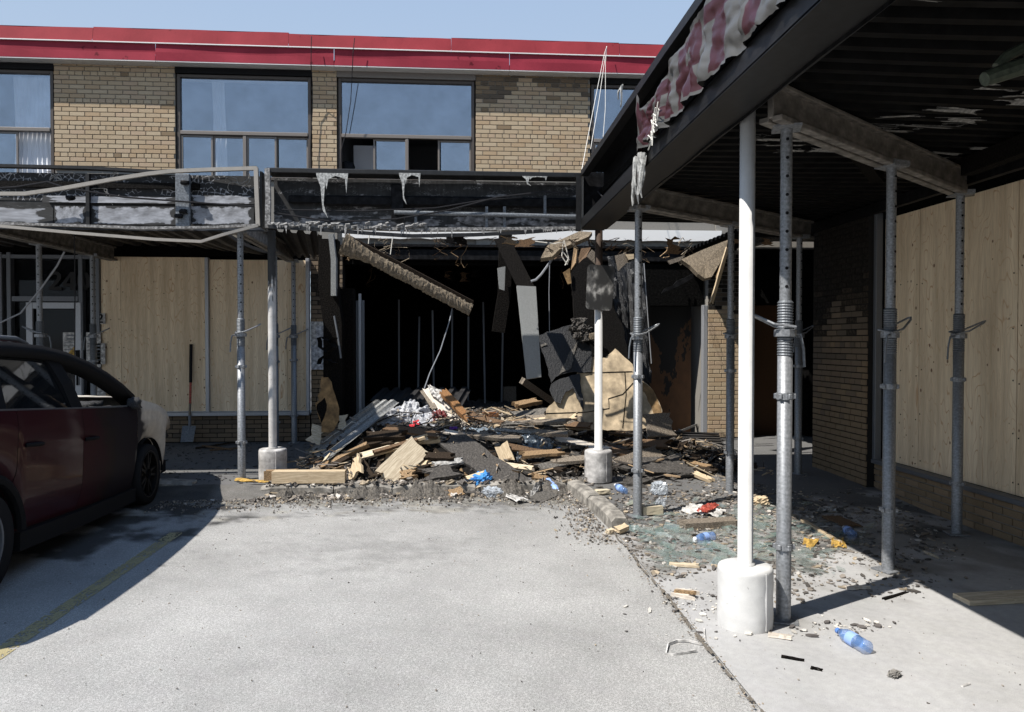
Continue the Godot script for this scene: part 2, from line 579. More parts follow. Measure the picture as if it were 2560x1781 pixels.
	mat("burnt_steel", [0.085, 0.052, 0.035], 0.8, 0.1, T.patchy, 3.0)
	mat("rust", [0.34, 0.14, 0.05], 0.9, 0.0, T.blotch, 3.0)
	mat("wood_pale", [0.58, 0.47, 0.325], 0.85, 0.0, T.grain, 1.6, null, 0.0, false)
	mat("wood_cream", [0.66, 0.57, 0.43], 0.85, 0.0, T.grain, 1.1, null, 0.0, false)
	mat("wood_tan", [0.40, 0.28, 0.165], 0.85, 0.0, T.fibre, 1.8, null, 0.0, false)
	mat("wood_brown", [0.20, 0.125, 0.07], 0.85, 0.0, T.fibre, 1.6, null, 0.0, false)
	mat("wood_gray", [0.29, 0.26, 0.23], 0.9, 0.0, T.fibre, 1.5, null, 0.0, false)
	mat("wood_char", [0.06, 0.048, 0.04], 0.9, 0.0, T.fibre, 2.4, T.char_h, 0.8, false)
	mat("wood_rust", [0.42, 0.22, 0.09], 0.85, 0.0, T.fibre, 2.0, null, 0.0, false)
	mat("cream_board", [0.60, 0.475, 0.315], 0.9, 0.0, T.patchy, 0.9, T.speck_h, 0.2)
	mat("tar", [0.028, 0.029, 0.034], 0.5, 0.0, T.char_, 2.6, T.char_h, 0.9)
	mat("fibre_tan", [0.50, 0.40, 0.28], 0.95, 0.0, T.blotch, 5.0, T.granule_h, 1.2, false)
	mat("felt", [0.20, 0.18, 0.16], 0.9, 0.0, T.granule, 2.2, T.granule_h, 0.8)
	mat("felt_pale", [0.36, 0.33, 0.29], 0.9, 0.0, T.granule, 2.0, T.granule_h, 0.7)
	mat("felt_dark", [0.034, 0.031, 0.029], 0.85, 0.0, T.granule, 2.6, T.granule_h, 0.8)
	mat("insul", [0.36, 0.37, 0.365], 0.95, 0.0, T.speck, 2.4, T.granule_h, 0.5)
	mat("rubble", [0.15, 0.135, 0.12], 0.95, 0.0, T.granule, 1.5, T.granule_h, 1.2)
	mat("white_flaky", [0.68, 0.63, 0.57], 0.8, 0.0, T.grain, 1.4, null, 0.0, false)
	mat("corr_gray", [0.34, 0.37, 0.41], 0.5, 0.3, T.fibre, 1.2, null, 0.0, false)
	mat("corr_dark", [0.085, 0.09, 0.105], 0.45, 0.3, T.fibre, 1.2, null, 0.0, false)
	mat("cloth_white", [0.60, 0.61, 0.64], 0.9, 0.0, T.patchy, 3.0)
	mat("cloth_blue", [0.27, 0.33, 0.39], 0.9, 0.0, T.patchy, 2.4)
	mat("cloth_red", [0.19, 0.02, 0.018], 0.6, 0.0, T.patchy, 5.0)
	mat("print_red", [0.50, 0.02, 0.03], 0.8)
	mat("paper", [0.68, 0.66, 0.63], 0.9, 0.0, T.patchy, 3.0)
	mat("paper_gray", [0.46, 0.45, 0.43], 0.9, 0.0, T.patchy, 4.0)
	mat("yellow", [0.55, 0.34, 0.07], 0.8, 0.0, T.patchy, 4.0)
	mat("yellow_paint", [0.46, 0.39, 0.21], 0.9, 0.0, T.speck, 2.0)
	mat("red_plastic", [0.50, 0.09, 0.06], 0.6, 0.0, T.patchy, 6.0)
	mat("purple", [0.13, 0.04, 0.30], 0.7)
	mat("foam_blue", [0.44, 0.54, 0.58], 0.9, 0.0, T.patchy, 3.0)
	mat("foam_cream", [0.62, 0.54, 0.39], 0.9, 0.0, T.fine, 5.0)
	mat("concrete_lump", [0.36, 0.34, 0.31], 0.95, 0.0, T.patchy, 3.0, T.granule_h, 0.6)
	pane_mat("bag_blue", [0.07, 0.28, 0.62], 0.82, 0.25)
	pane_mat("bag_clear", [0.55, 0.6, 0.65], 0.42, 0.2)
	pane_mat("bag_gray", [0.14, 0.17, 0.20], 0.8, 0.25)
	pane_mat("bottle_blue", [0.16, 0.30, 0.60], 0.4, 0.08)
	mat("bottle_label", [0.24, 0.36, 0.66], 0.5)
	mat("cap_blue", [0.10, 0.22, 0.55], 0.5)
	mat("cap_white", [0.68, 0.70, 0.74], 0.5)
	mat("cap_orange", [0.60, 0.10, 0.03], 0.5)
	mat("cable_black", [0.02, 0.02, 0.022], 0.6)
	mat("cable_gray", [0.20, 0.21, 0.23], 0.6)
	mat("cord_white", [0.62, 0.60, 0.55], 0.8)
	mat("rubber", [0.016, 0.016, 0.017], 0.85)
	mat("rim_burnt", [0.018, 0.014, 0.011], 0.5, 0.4, T.patchy, 6.0)
	mat("car_dark", [0.010, 0.010, 0.011], 0.7)
	mat("car_ash", [0.12, 0.12, 0.125], 0.85, 0.0, T.char_, 6.0, T.char_h, 1.5)
	mat("roof_rail", [0.20, 0.21, 0.22], 0.4, 0.6)
	mat("alu", [0.42, 0.43, 0.45], 0.45, 0.4, T.fine, 2.0)
	mat("alu_dull", [0.15, 0.16, 0.175], 0.5, 0.3, T.fine, 2.0)
	mat("number_gray", [0.035, 0.035, 0.036], 0.7)
	mat("burnt_door_brown", [0.16, 0.075, 0.03], 0.6, 0.0, T.fine, 1.0)
	mat("tan_burnt", [0.33, 0.205, 0.09], 0.9, 0.0, T.patchy, 1.5)
	vcmat("chips", 0.9)
	var cp = vcmat("car_paint", 0.4, T.fine, 1.0)
	cp.metallic_specular = 0.2
	cp.clearcoat_enabled = true
	cp.clearcoat = 0.18
	cp.clearcoat_roughness = 0.08
	var cs = vcmat("car_scorched", 0.5, T.fine, 1.0)
	cs.metallic_specular = 0.22
	vcmat("car_burnt", 0.75, T.weather, 1.5)
	for k in 4:
		var m = uvmat("ply%d" % k, T["ply%d" % k], 0.82)
		m.albedo_color = lin(0.84, 0.70, 0.52) if k % 2 == 0 else lin(0.79, 0.65, 0.475)

# ---------------------------------------------------------------- setting: ground
func coloured_grid(st, x0, x1, z0, z1, nx, nz, hf: Callable, cf: Callable):
	for i in nx:
		for j in nz:
			var e := []
			for o in [[0, 0], [0, 1], [1, 1], [1, 0]]:
				var x: float = lerpf(x0, x1, float(i + o[0]) / nx)
				var z: float = lerpf(z0, z1, float(j + o[1]) / nz)
				e.append(Vector3(x, hf.call(x, z), z))
			for k in [0, 3, 2, 0, 2, 1]:
				st.set_color(cf.call(e[k].x, e[k].z))
				st.set_uv(Vector2.ZERO)
				st.add_vertex(e[k])

func setting():
	var st := ST()
	for q in [[-150, -9, -150, 150], [9, 150, -150, 150], [-9, 9, 4, 150], [-9, 9, -150, -9]]:
		quad(st, Vector3(q[0], 0, q[2]), Vector3(q[1], 0, q[2]), Vector3(q[1], 0, q[3]), Vector3(q[0], 0, q[3]))
	struct_("ground", st, "asphalt_far")
	var n1 := noise(71, 0.35, 4)
	var n2 := noise(72, 1.3, 4)
	var n3 := noise(73, 5.0, 3)
	st = ST(true)
	coloured_grid(st, -9.0, 9.0, -9.0, 4.0, 330, 240, func(x, z): return 0.006 * n1.get_noise_2d(x, z), func(x, z):
		var d: float = -z
		var g: float = 0.415 * (1.0 + 0.20 * n1.get_noise_2d(x, z) + 0.16 * n2.get_noise_2d(x, z) + 0.08 * n3.get_noise_2d(x, z))
		# soot and dirt washed out of the pile, with ragged outline
		var soot: float = smoothstep(-0.15, 0.75, 0.6 * n2.get_noise_2d(x * 0.8 + 5, z * 1.2) + 0.8 * n3.get_noise_2d(x * 1.5, z * 1.5) + 0.85 - 0.95 * maxf(0.0, 7.75 - d)) * 0.55
		var spill: float = smoothstep(-0.1, 0.7, 0.7 * n3.get_noise_2d(x * 1.3, z * 2.2) + 0.6 * n2.get_noise_2d(x * 0.9 + 50, z * 2.2) + 0.62 - sqrt(pow((x + 0.75) / 1.3, 2) + pow((d - 5.6) / 0.7, 2)) * 0.9) * 0.24
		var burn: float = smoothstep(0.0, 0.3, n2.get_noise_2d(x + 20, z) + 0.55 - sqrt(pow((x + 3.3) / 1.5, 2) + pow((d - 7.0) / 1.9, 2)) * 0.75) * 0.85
		var brown: float = smoothstep(0.1, 0.4, n2.get_noise_2d(x * 1.4 + 9, z * 2.0 + 9) + 0.75 - 0.9 * maxf(0.0, 7.7 - d))
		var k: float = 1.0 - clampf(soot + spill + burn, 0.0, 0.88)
		return Color(g * k, g * k * (0.985 - 0.03 * brown), g * k * (0.948 - 0.10 * brown)))
	struct_("parking_lot", st, "asphalt")
	# yellow bay line, worn
	st = ST()
	var r := RandomNumberGenerator.new()
	r.seed = 5
	for i in 420:
		for j in 11:
			var z := 0.5 - i * 0.016
			var x := -2.36 + j * 0.010
			if r.randf() < 0.22 + 0.5 * n2.get_noise_2d(x * 8.0, z * 3.0):
				continue
			var hy := 0.0025 + 0.006 * n1.get_noise_2d(x, z)
			quad(st, Vector3(x, hy, z), Vector3(x, hy, z - 0.016), Vector3(x + 0.010, hy, z - 0.016), Vector3(x + 0.010, hy, z))
	struct_("bay_line", st, "yellow_paint")
	# walkways
	st = ST(true)
	var wc := func(x, z):
		var d: float = -z
		var g: float = 0.385 * (1.0 + 0.14 * n1.get_noise_2d(x, z) + 0.10 * n2.get_noise_2d(x, z) + 0.08 * n3.get_noise_2d(x, z))
		var soot: float = smoothstep(-0.05, 0.3, n2.get_noise_2d(x * 1.1, z * 1.1) + 0.35 * n3.get_noise_2d(x, z) + clampf((d - 6.0) * 0.55, -1.0, 0.9)) * 0.68
		var dirt: float = smoothstep(0.1, 0.45, n2.get_noise_2d(x + 31, z * 1.3) + 0.6 - absf(d - 5.4) * 0.55) * 0.35
		var k: float = 1.0 - clampf(soot + dirt, 0.0, 0.75)
		return Color(g * k, g * k * (0.99 - 0.05 * dirt), g * k * (0.975 - 0.14 * dirt))
	coloured_grid(st, 1.27, 7.0, -11.3, 4.0, 90, 190, func(x, z): return ground_y(1.3, -z) + 0.003 * n2.get_noise_2d(x, z), wc)
	coloured_grid(st, -12.0, 1.27, -11.3, -7.76, 120, 50, func(x, z): return 0.1 + 0.003 * n2.get_noise_2d(x, z), wc)
	struct_("walkway", st, "concrete")
	st = ST(true)
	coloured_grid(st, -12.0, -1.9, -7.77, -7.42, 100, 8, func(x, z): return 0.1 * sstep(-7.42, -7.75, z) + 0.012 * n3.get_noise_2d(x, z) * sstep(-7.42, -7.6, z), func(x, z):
		var g: float = 0.20 * (1.0 + 0.5 * n3.get_noise_2d(x * 2.0, z * 2.0)) * (0.35 if x < -2.5 else 0.8)  # left end darker: soot plus the car's cast shade, set in the colour
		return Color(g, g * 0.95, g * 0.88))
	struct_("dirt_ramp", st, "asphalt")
	st = ST()
	coloured_grid(st, -1.95, 1.3, -7.80, -7.30, 260, 40, func(x, z):
		var m: float = smoothstep(-0.25, 0.35, n2.get_noise_2d(x * 1.6 + 3.0, 0.5))
		return -0.012 + (0.04 + 0.10 * m) * sstep(-7.30 - 0.12 * (1.0 - m), -7.66, z) + 0.022 * n3.get_noise_2d(x * 1.6, z * 1.6) + 0.02 * n3.get_noise_2d(x * 6.0, z * 6.0), func(x, z):
		var g: float = 0.20 * (1.0 + 0.6 * n3.get_noise_2d(x * 2.0, z * 2.0))
		return Color(g, g * 0.94, g * 0.86))
	struct_("dirt_bank", st, "dirt")
	# dirt-filled joint between lot and walkway
	st = ST()
	var jp := []
	for i in 240:
		var z := 3.0 - i * 0.0375
		jp.append(Vector3(1.255 + 0.03 * n2.get_noise_2d(z * 1.2, 3.0), 0.006, z))
	for i in 239:
		var w := 0.004 + 0.016 * n3.get_noise_2d(i * 0.2, 1.0)
		if w < 0.002:
			continue
		quad(st, jp[i] + Vector3(-w, 0.008, 0), jp[i + 1] + Vector3(-w, 0.008, 0), jp[i + 1] + Vector3(w, 0.016, 0), jp[i] + Vector3(w, 0.016, 0))
	struct_("joint_dirt", st, "joint_dirt")
	# kerbs: worn stones along the back walkway, one run along the side
	st = ST()
	var x := -2.0
	while x < 1.1:
		var l := r.randf_range(0.55, 0.95)
		kerb_stone(st, Vector3(x, 0, -7.70), Vector3(minf(x + l, 1.2) - 0.012, 0, -7.70 + r.randf_range(-0.01, 0.01)), 0.17, 0.115, r)
		x += l
	kerb_stone(st, Vector3(1.19, 0, -7.78), Vector3(1.30, 0, -6.95), 0.17, 0.125, r)
	kerb_stone(st, Vector3(1.305, 0, -6.935), Vector3(1.345, 0, -6.02), 0.17, 0.125, r)
	struct_("kerb", st, "kerb")
	var sw := ST()
	kerb_stone(sw, Vector3(-4.9, 0, -8.05 + 0.2), Vector3(-2.72, 0, -8.05 + 0.2), 0.2, 0.15, r)
	var ws = solo("wheel_stop", "sooty concrete wheel stop in front of the burnt car", "wheel stop", sw, "kerb")
	ws.position = Vector3.ZERO

func kerb_stone(st, a: Vector3, b: Vector3, w, h, r):
	var n := 7
	var dir := (b - a).normalized()
	var side := dir.cross(Vector3.UP)
	var rows := []
	for i in n + 1:
		var p := a.lerp(b, float(i) / n)
		var e := 0.012 if i > 0 and i < n else 0.035
		var j = r.randf_range(-0.003, 0.003)
		var t = h - (0.0 if i > 0 and i < n else 0.02) + r.randf_range(-0.003, 0.002)
		rows.append([p - side * (w / 2 + j) + Vector3(0, -0.01, 0), p - side * (w / 2 - 0.015 + j) + Vector3(0, t - e - 0.02, 0), p - side * (w / 2 - 0.045) + Vector3(0, t, 0), p + side * (w / 2 - 0.03) + Vector3(0, t + r.randf_range(-0.004, 0.004), 0), p + side * (w / 2) + Vector3(0, t - 0.03, 0), p + side * (w / 2) + Vector3(0, -0.01, 0)])
	for i in n:
		for k in 5:
			quad(st, rows[i][k], rows[i][k + 1], rows[i + 1][k + 1], rows[i + 1][k])
	for e in [0, n]:
		for k in range(1, 5):
			tri(st, rows[e][0], rows[e][k], rows[e][k + 1])

# ---------------------------------------------------------------- brickwork
var brick_count := {}
func brick_mesh(l, h, d) -> ArrayMesh:
	var key := "%d_%d_%d" % [roundi(l * 200), roundi(h * 1000), roundi(d * 1000)]
	if not meshes.has(key):
		var st := ST()
		box(st, Vector3.ZERO, Vector3(roundi(l * 200) / 200.0, h, d), Basis(), 0.0025)
		meshes[key] = mesh_of(st)
	return meshes[key]

# bricks on a wall face; o = lower left corner on the face, right = direction along it, out = its normal
func lay(owner_thing, wall, o: Vector3, right: Vector3, out: Vector3, width, y1, seed_, pick: Callable, cl := 0.211, ch := 0.0645, header_every := 6, first_header := 3):
	var r := RandomNumberGenerator.new()
	r.seed = seed_
	var rest := {}
	var inv := world_of(wall).affine_inverse()
	var rows := int((y1 - o.y) / ch + 0.5)
	for row in rows:
		var head := header_every > 0 and (row + first_header) % header_every == 0
		var pl: float = cl / 2 if head else cl
		var x: float = -pl * (0.5 if row % 2 == 1 else 0.0) + (pl * 0.25 if head else 0.0)
		while x < width - 0.02:
			var a := maxf(x + 0.005, 0.0)
			var b := minf(x + pl - 0.005, width)
			x += pl
			if b - a < 0.03:
				continue
			var p: Vector3 = o + right * (a + b) / 2 + Vector3(0, (row + 0.5) * ch, 0) + out * (0.004 + r.randf_range(-0.0015, 0.002))
			var m: String = pick.call(p, r)
			if brick_count.get(owner_thing, 0) < 300:
				brick_count[owner_thing] = brick_count.get(owner_thing, 0) + 1
				var mi := MeshInstance3D.new()
				mi.name = "brick"
				mi.mesh = brick_mesh(b - a, ch - 0.0105, 0.02)
				mi.material_override = MT[m]
				wall.add_child(mi, true)
				mi.transform = inv * Transform3D(Basis(right, Vector3.UP, right.cross(Vector3.UP)), p)
			else:
				if not rest.has(m):
					rest[m] = ST()
				box(rest[m], p, Vector3(b - a, ch - 0.0105, 0.02), Basis(right, Vector3.UP, right.cross(Vector3.UP)), 0.0025)
	for m in rest:
		var q = part(wall, "small_bricks", rest[m], m)
		q.set_meta("kind", "stuff")

func wall_block(parent, called, c0: Vector3, c1: Vector3, m) -> MeshInstance3D:
	var st := ST()
	box(st, (c0 + c1) / 2, (c1 - c0).abs())
	return part(parent, called, st, m)

# ---------------------------------------------------------------- the brick building at the back
func window_unit(b, x0, x1, y0, y1, kind):
	var z := -11.12
	var w = part(b, "window", framed(x0, x1, y0, y1, 0.045, z, 0.07), "bronze_frame")
	var ty: float = 4.60
	var st := ST()
	box(st, Vector3((x0 + x1) / 2, ty, z + 0.01), Vector3(x1 - x0 - 0.092, 0.055, 0.075), Basis(), 0.006)
	part(w, "transom_bar", st, "taupe_frame")
	st = ST()
	box(st, Vector3((x0 + x1) / 2, (ty + 0.028 + y1 - 0.047) / 2, z - 0.005), Vector3(x1 - x0 - 0.094, y1 - 0.047 - ty - 0.03, 0.006))
	part(w, "pane", st, "film_glass")
	var low := ty - 0.028
	var n := 4
	var open: Array = {"far_left": [3], "middle": [], "right": [0, 2], "end": []}[kind]
	for i in n:
		var a: float = lerpf(x0 + 0.047, x1 - 0.047, float(i) / n)
		var c: float = lerpf(x0 + 0.047, x1 - 0.047, float(i + 1) / n)
		if i == 2:
			st = ST()
			box(st, Vector3(a, (y0 + low) / 2, z + 0.012), Vector3(0.05, low - y0, 0.06), Basis(), 0.005)
			part(w, "mullion", st, "taupe_frame")
			a += 0.026
		if i in open:
			continue
		var zz := z - 0.012 if i % 2 else z + 0.012
		var s = part(w, "sash", framed(a - (0.02 if i % 2 else 0.0), c, y0 + 0.02, low - 0.004, 0.028, zz, 0.022), "taupe_frame")
		st = ST()
		box(st, Vector3((a + c) / 2, (y0 + low) / 2, zz - 0.002), Vector3(c - a - 0.05, low - y0 - 0.07, 0.005))
		part(s, "pane", st, "film_glass")
	return w

func framed(x0, x1, y0, y1, t, z, d) -> SurfaceTool:
	var st := ST()
	box(st, Vector3(x0 + t / 2, (y0 + y1) / 2, z), Vector3(t, y1 - y0, d), Basis(), 0.004)
	box(st, Vector3(x1 - t / 2, (y0 + y1) / 2, z), Vector3(t, y1 - y0, d), Basis(), 0.004)
	box(st, Vector3((x0 + x1) / 2, y1 - t / 2, z), Vector3(x1 - x0 - 2 * t, t, d), Basis(), 0.004)
	box(st, Vector3((x0 + x1) / 2, y0 + t / 2, z), Vector3(x1 - x0 - 2 * t, t, d), Basis(), 0.004)
	return st

func folded(st, x0, x1, y0, y1, z, folds, amp):
	grid(st, folds * 6, 6, func(u, v):
		var f: float = sin(u * folds * TAU + sin(u * 9.0)) * amp * (0.6 + 0.4 * v)
		return Vector3(lerpf(x0, x1, u) + 0.02 * sin(v * 3.0 + u * 5), lerpf(y1, y0, v), z + f))

func back_building():
	var b = thing("brick_building", "two-storey tan brick building with red metal roof edge and burnt-out shop", "building", Vector3(0, 0.1, -11.07))
	var zf := -11.075
	# upper storey walls between the windows
	var soot := noise(81, 1.4, 3)
	var pick := func(p, r):
		var s: float = soot.get_noise_2d(p.x, p.y * 0.7)
		if p.x > 0.2 and p.y > 4.95 and s + (p.y - 5.2) * 1.6 > 0.02 + r.randf() * 0.25:  # top bricks darker for soot and the overhang shadow, both put into colour
			return ["brick_soot_shade0", "brick_soot_shade1", "brick_soot_shade2"][r.randi() % 3]
		if r.randf() < 0.008:
			return "brick_soot_shade2"
		return "brick%d" % (r.randi() % 6)
	var black := func(_p, r): return "brick_black%d" % (r.randi() % 2)
	var walls := [[0.26, 1.975], [-5.75, -4.075], [-2.13, -1.775], [-9.8, -7.68], [3.92, 6.4]]
	for k in walls.size():
		var w = wall_block(b, "wall", Vector3(walls[k][0] + 0.003, 3.0, zf - 0.3), Vector3(walls[k][1] - 0.003, 5.62, zf), "mortar")
		lay(b, w, Vector3(walls[k][0], 4.02, zf), Vector3.RIGHT, Vector3(0, 0, 1), walls[k][1] - walls[k][0], 5.56, 300 + k, pick)
	var cx := [[-9.8, -7.68], [-7.68, -5.75], [-5.75, -4.075], [-4.075, -2.13], [-2.13, -1.775], [-1.775, 0.26], [0.26, 1.975], [1.975, 3.92], [3.92, 6.4]]
	# rooms behind the windows
	var st := ST()
	box(st, Vector3(-1.7, 3.06, -13.4), Vector3(16.2, 0.1, 4.0))
	part(b, "upper_floor", st, "room")
	st = ST()
	box(st, Vector3(-1.7, 5.63, -13.25), Vector3(16.3, 0.1, 4.4))
	part(b, "roof", st, "room")
	st = ST()
	box(st, Vector3(-1.7, 4.35, -15.4), Vector3(16.2, 2.6, 0.1))
	for x in [-9.75, -5.0, -1.95, 1.1, 6.35]:
		box(st, Vector3(x, 4.35, -13.4), Vector3(0.1, 2.44, 3.85))
	part(b, "inner_wall", st, "room")
	for k in [1, 3, 5, 7]:
		var x0: float = cx[k][0]
		var x1: float = cx[k][1]
		wall_block(b, "wall", Vector3(x0, 3.0, zf - 0.3), Vector3(x1, 3.92, zf - 0.04), "mortar")
		window_unit(b, x0 + 0.02, x1 - 0.02, 3.93, 5.44, ["far_left", "middle", "right", "end"][(k - 1) / 2])
		st = ST()
		box(st, Vector3((x0 + x1) / 2, 5.53, zf - 0.04), Vector3(x1 - x0 - 0.004, 0.17, 0.12))
		part(b, "window_head", st, "taupe_frame" if k == 5 else "black_trim")
	# curtains and blinds
	st = ST(true)
	folded(st, -6.38, -5.80, 3.95, 5.38, -11.20, 9, 0.014)
	part(b, "curtain", st, "curtain")
	st = ST(true)
	folded(st, -3.60, -3.40, 3.95, 5.40, -11.20, 3, 0.02)
	part(b, "curtain", st, "curtain")
	wall_block(b, "curtain_track", Vector3(-4.05, 5.38, -11.24), Vector3(-2.15, 5.42, -11.18), "white_trim")
	part(b, "dark_bundle", lump_at(Vector3(-1.637, 4.158, -11.250), Vector3(0.22, 0.2, 0.16), 31), "black_trim")
	wall_block(b, "inner_panel", Vector3(-1.62, 3.2, -11.75), Vector3(-1.28, 4.62, -11.7), "room_pale")
	# red roof edge: two tiers of folded sheet, joint by joint
	var tops := [[-9.8, -5.12], [-5.12, -2.42], [-2.42, -0.10], [-0.10, 2.38], [2.38, 6.5]]
	for k in tops.size():
		var j: float = [0.0, 0.012, -0.004, 0.008, 0.0][k]
		st = ST()
		var a: float = tops[k][0] + 0.002
		var e: float = tops[k][1] - 0.002
		grid(st, 10, 1, func(u, v): return Vector3(lerpf(a, e, u), lerpf(5.99 + j, 5.795, v), lerpf(-10.90, -10.862, v) + 0.006 * sin(u * 14.0 + k)))
		grid(st, 1, 1, func(u, v): return Vector3(lerpf(a, e, u), 5.99 + j, lerpf(-10.90, -11.3, v)))
		var f = part(b, "fascia_panel", st, "red_metal")
		st = ST()
		box(st, Vector3((a + e) / 2, 5.788, -10.868), Vector3(e - a, 0.014, 0.022))
		part(f, "drip_edge", st, "white_trim")
	var lows := [[-9.8, -4.27], [-4.27, -1.78], [-1.78, 0.75], [0.75, 3.1], [3.1, 6.5]]
	for k in lows.size():
		var a: float = lows[k][0] + 0.003
		var e: float = lows[k][1] - 0.003
		st = ST()
		grid(st, 12, 2, func(u, v): return Vector3(lerpf(a, e, u), lerpf(5.785, 5.545, v), -10.885 + 0.010 * sin(u * 5.0 + k * 2.0) * sin(v * 3.1) + v * 0.012))
		var f = part(b, "fascia_panel", st, "red_metal_b")
		st = ST()
		box(st, Vector3((a + e) / 2, 5.539, -10.985), Vector3(e - a, 0.012, 0.22))
		part(f, "drip_edge", st, "white_trim")
	# ---- shop front below the canopy
	# left: aluminium entrance
	var zs := -11.07
	var ent = part(b, "entrance", ST_entrance(), "alu_dull")
	st = ST()
	box(st, Vector3(-6.2, 1.5, zs - 0.03), Vector3(2.1, 2.75, 0.006))
	part(ent, "pane", st, "shop_glass")
	st = ST()
	box(st, Vector3(-8.6, 1.5, zs - 0.03), Vector3(2.6, 2.75, 0.006))
	part(ent, "pane", st, "shop_glass")
	var d0 := Vector3(-6.122, 2.130, -11.000)
	var d1 := Vector3(-5.371, 0.158, -11.000)
	part(ent, "door", framed(d0.x, d1.x, 0.12, d0.y, 0.09, -11.0, 0.045), "alu")
	st = ST()
	tube(st, [Vector3(d1.x - 0.045, 1.25, -10.95), Vector3(d1.x - 0.045, 0.95, -10.95)], 0.014)
	box(st, Vector3(d1.x - 0.045, 1.34, -10.97), Vector3(0.05, 0.22, 0.02))
	part(ent, "handle", st, "black_trim")
	# street number on the transom and the small plate
	var f := SystemFont.new()
	f.font_names = PackedStringArray(["Droid Sans"])
	f.font_weight = 700
	var np := Vector3(-5.459, 2.435, -11.050)
	text(ent, "street_number", "2406", f, 0.26, Vector3(np.x, np.y, -11.05), MT["number_gray"])
	var pl := Vector3(-5.113, 1.901, -11.000)
	var plate = wall_block(ent, "number_plate", Vector3(pl.x - 0.065, pl.y - 0.075, -11.015), Vector3(pl.x + 0.065, pl.y + 0.075, -11.0), "paper")
	text(plate, "digit", "2", f, 0.13, Vector3(pl.x - 0.01, pl.y, -10.998), MT["black_trim"])
	for q in [[535, 895, 0.26, 0.36, 0], [705, 920, 0.20, 0.5, 1], [740, 1000, 0.14, 0.3, 0], [742, 1250, 0.14, 0.4, 0]]:
		var at: Vector3 = [Vector3(-5.495, 1.524, -10.990), Vector3(-5.207, 1.456, -10.990), Vector3(-5.115, 1.398, -10.990), Vector3(-5.116, 0.856, -10.990)][[535, 705, 740, 742].find(q[0])]
		var po = wall_block(ent, "notice", at - Vector3(q[2], q[3], 0.006) / 2, at + Vector3(q[2], q[3], 0.006) / 2, "paper")
		st = ST()
		if q[0] == 535:
			tri(st, at + Vector3(0.12, 0.10, 0.006), at + Vector3(0.12, -0.17, 0.006), at + Vector3(-0.10, -0.17, 0.006))
			part(po, "yellow_print", st, "yellow")
		st = ST()
		for k in 5:
			box(st, at + Vector3(-0.02, q[3] * 0.38 - k * 0.05, 0.005), Vector3(q[2] * (0.45 if k < 2 else 0.7), 0.022 if k < 2 else 0.008, 0.002))
		part(po, "print", st, "alu_dull")
	# plywood bay: sill, frame, brick below
	var bw = wall_block(b, "wall", Vector3(-5.09, 0.08, zf - 0.25), Vector3(-2.18, 0.5, zf + 0.02), "mortar_soot")
	lay(b, bw, Vector3(-5.09, 0.11, zf + 0.02), Vector3.RIGHT, Vector3(0, 0, 1), 2.91, 0.49, 401, func(_p, r): return ["brick_soot_shade0", "brick_soot_shade1", "brick_soot_shade0"][r.randi() % 3], 0.211, 0.0645, 0)
	st = ST()
	box(st, Vector3(-3.64, 0.525, zf + 0.06), Vector3(2.93, 0.055, 0.13), Basis(), 0.005)
	box(st, Vector3(-3.625, 1.67, zf + 0.05), Vector3(0.05, 2.23, 0.09), Basis(), 0.004)
	box(st, Vector3(-2.195, 1.67, zf + 0.05), Vector3(0.05, 2.23, 0.09), Basis(), 0.004)
	part(b, "window_frame", st, "alu")
	wall_block(b, "backing", Vector3(-5.09, 0.56, zf - 0.2), Vector3(-2.23, 2.95, zf - 0.03), "burnt_room")
	# brick pier with pasted notices
	var pw = wall_block(b, "pier", Vector3(-2.165, 0.08, zf - 0.25), Vector3(-1.70, 3.0, zf + 0.01), "mortar_soot")
	lay(b, pw, Vector3(-2.165, 0.11, zf + 0.01), Vector3.RIGHT, Vector3(0, 0, 1), 0.465, 2.9, 402, func(p, r): return ["brick_soot_shade2", "brick_soot_shade0", "brick_soot_shade2"][r.randi() % 3] if p.y < 1.9 + 0.3 * r.randf() else ["brick_soot_shade1", "brick_black1", "brick_soot_shade0"][r.randi() % 3])
	# lintel band over the shop, pale where the soffit fell away
	wall_block(b, "lintel", Vector3(-9.8, 2.83, zf - 0.25), Vector3(-1.70, 3.0, zf + 0.005), "burnt_room")
	st = ST()
	var r := RandomNumberGenerator.new()
	r.seed = 9
	var up := PackedVector2Array()
	for i in 41:
		up.append(Vector2(-1.7 + i * 0.1425, 3.26))
	for i in 41:
		up.append(Vector2(4.0 - i * 0.1425, 3.085 + (0.02 * r.randf() if i % 5 else 0.05 * r.randf())))
	prism(st, up, 0.03, Transform3D(Basis(Vector3.RIGHT, Vector3(0, 0, 1), Vector3.UP), Vector3(0, 0, zf + 0.02)))
	part(b, "pale_band", st, "white_trim")
	wall_block(b, "lintel", Vector3(-1.68, 2.72, zf - 0.25), Vector3(6.4, 3.06, zf - 0.06), "burnt_room")
	st = ST()
	box(st, Vector3(1.2, 2.86, zf - 0.0), Vector3(5.6, 0.16, 0.08), Basis(), 0.01)
	box(st, Vector3(1.2, 2.99, zf + 0.01), Vector3(5.6, 0.035, 0.14))
	part(b, "steel_lintel", st, "soot_metal")
	# burnt room
	st = ST()
	box(st, Vector3(0.2, 1.5, -15.2), Vector3(4.4, 3.0, 0.08))
	box(st, Vector3(-1.85, 1.5, -13.25), Vector3(0.08, 3.0, 3.9))
	box(st, Vector3(2.4, 1.5, -13.25), Vector3(0.08, 3.0, 3.9))
	box(st, Vector3(0.2, 0.06, -13.2), Vector3(4.2, 0.08, 3.9))
	box(st, Vector3(0.2, 2.95, -13.25), Vector3(4.2, 0.06, 3.9))
	part(b, "burnt_room", st, "burnt_room")
	st = ST()
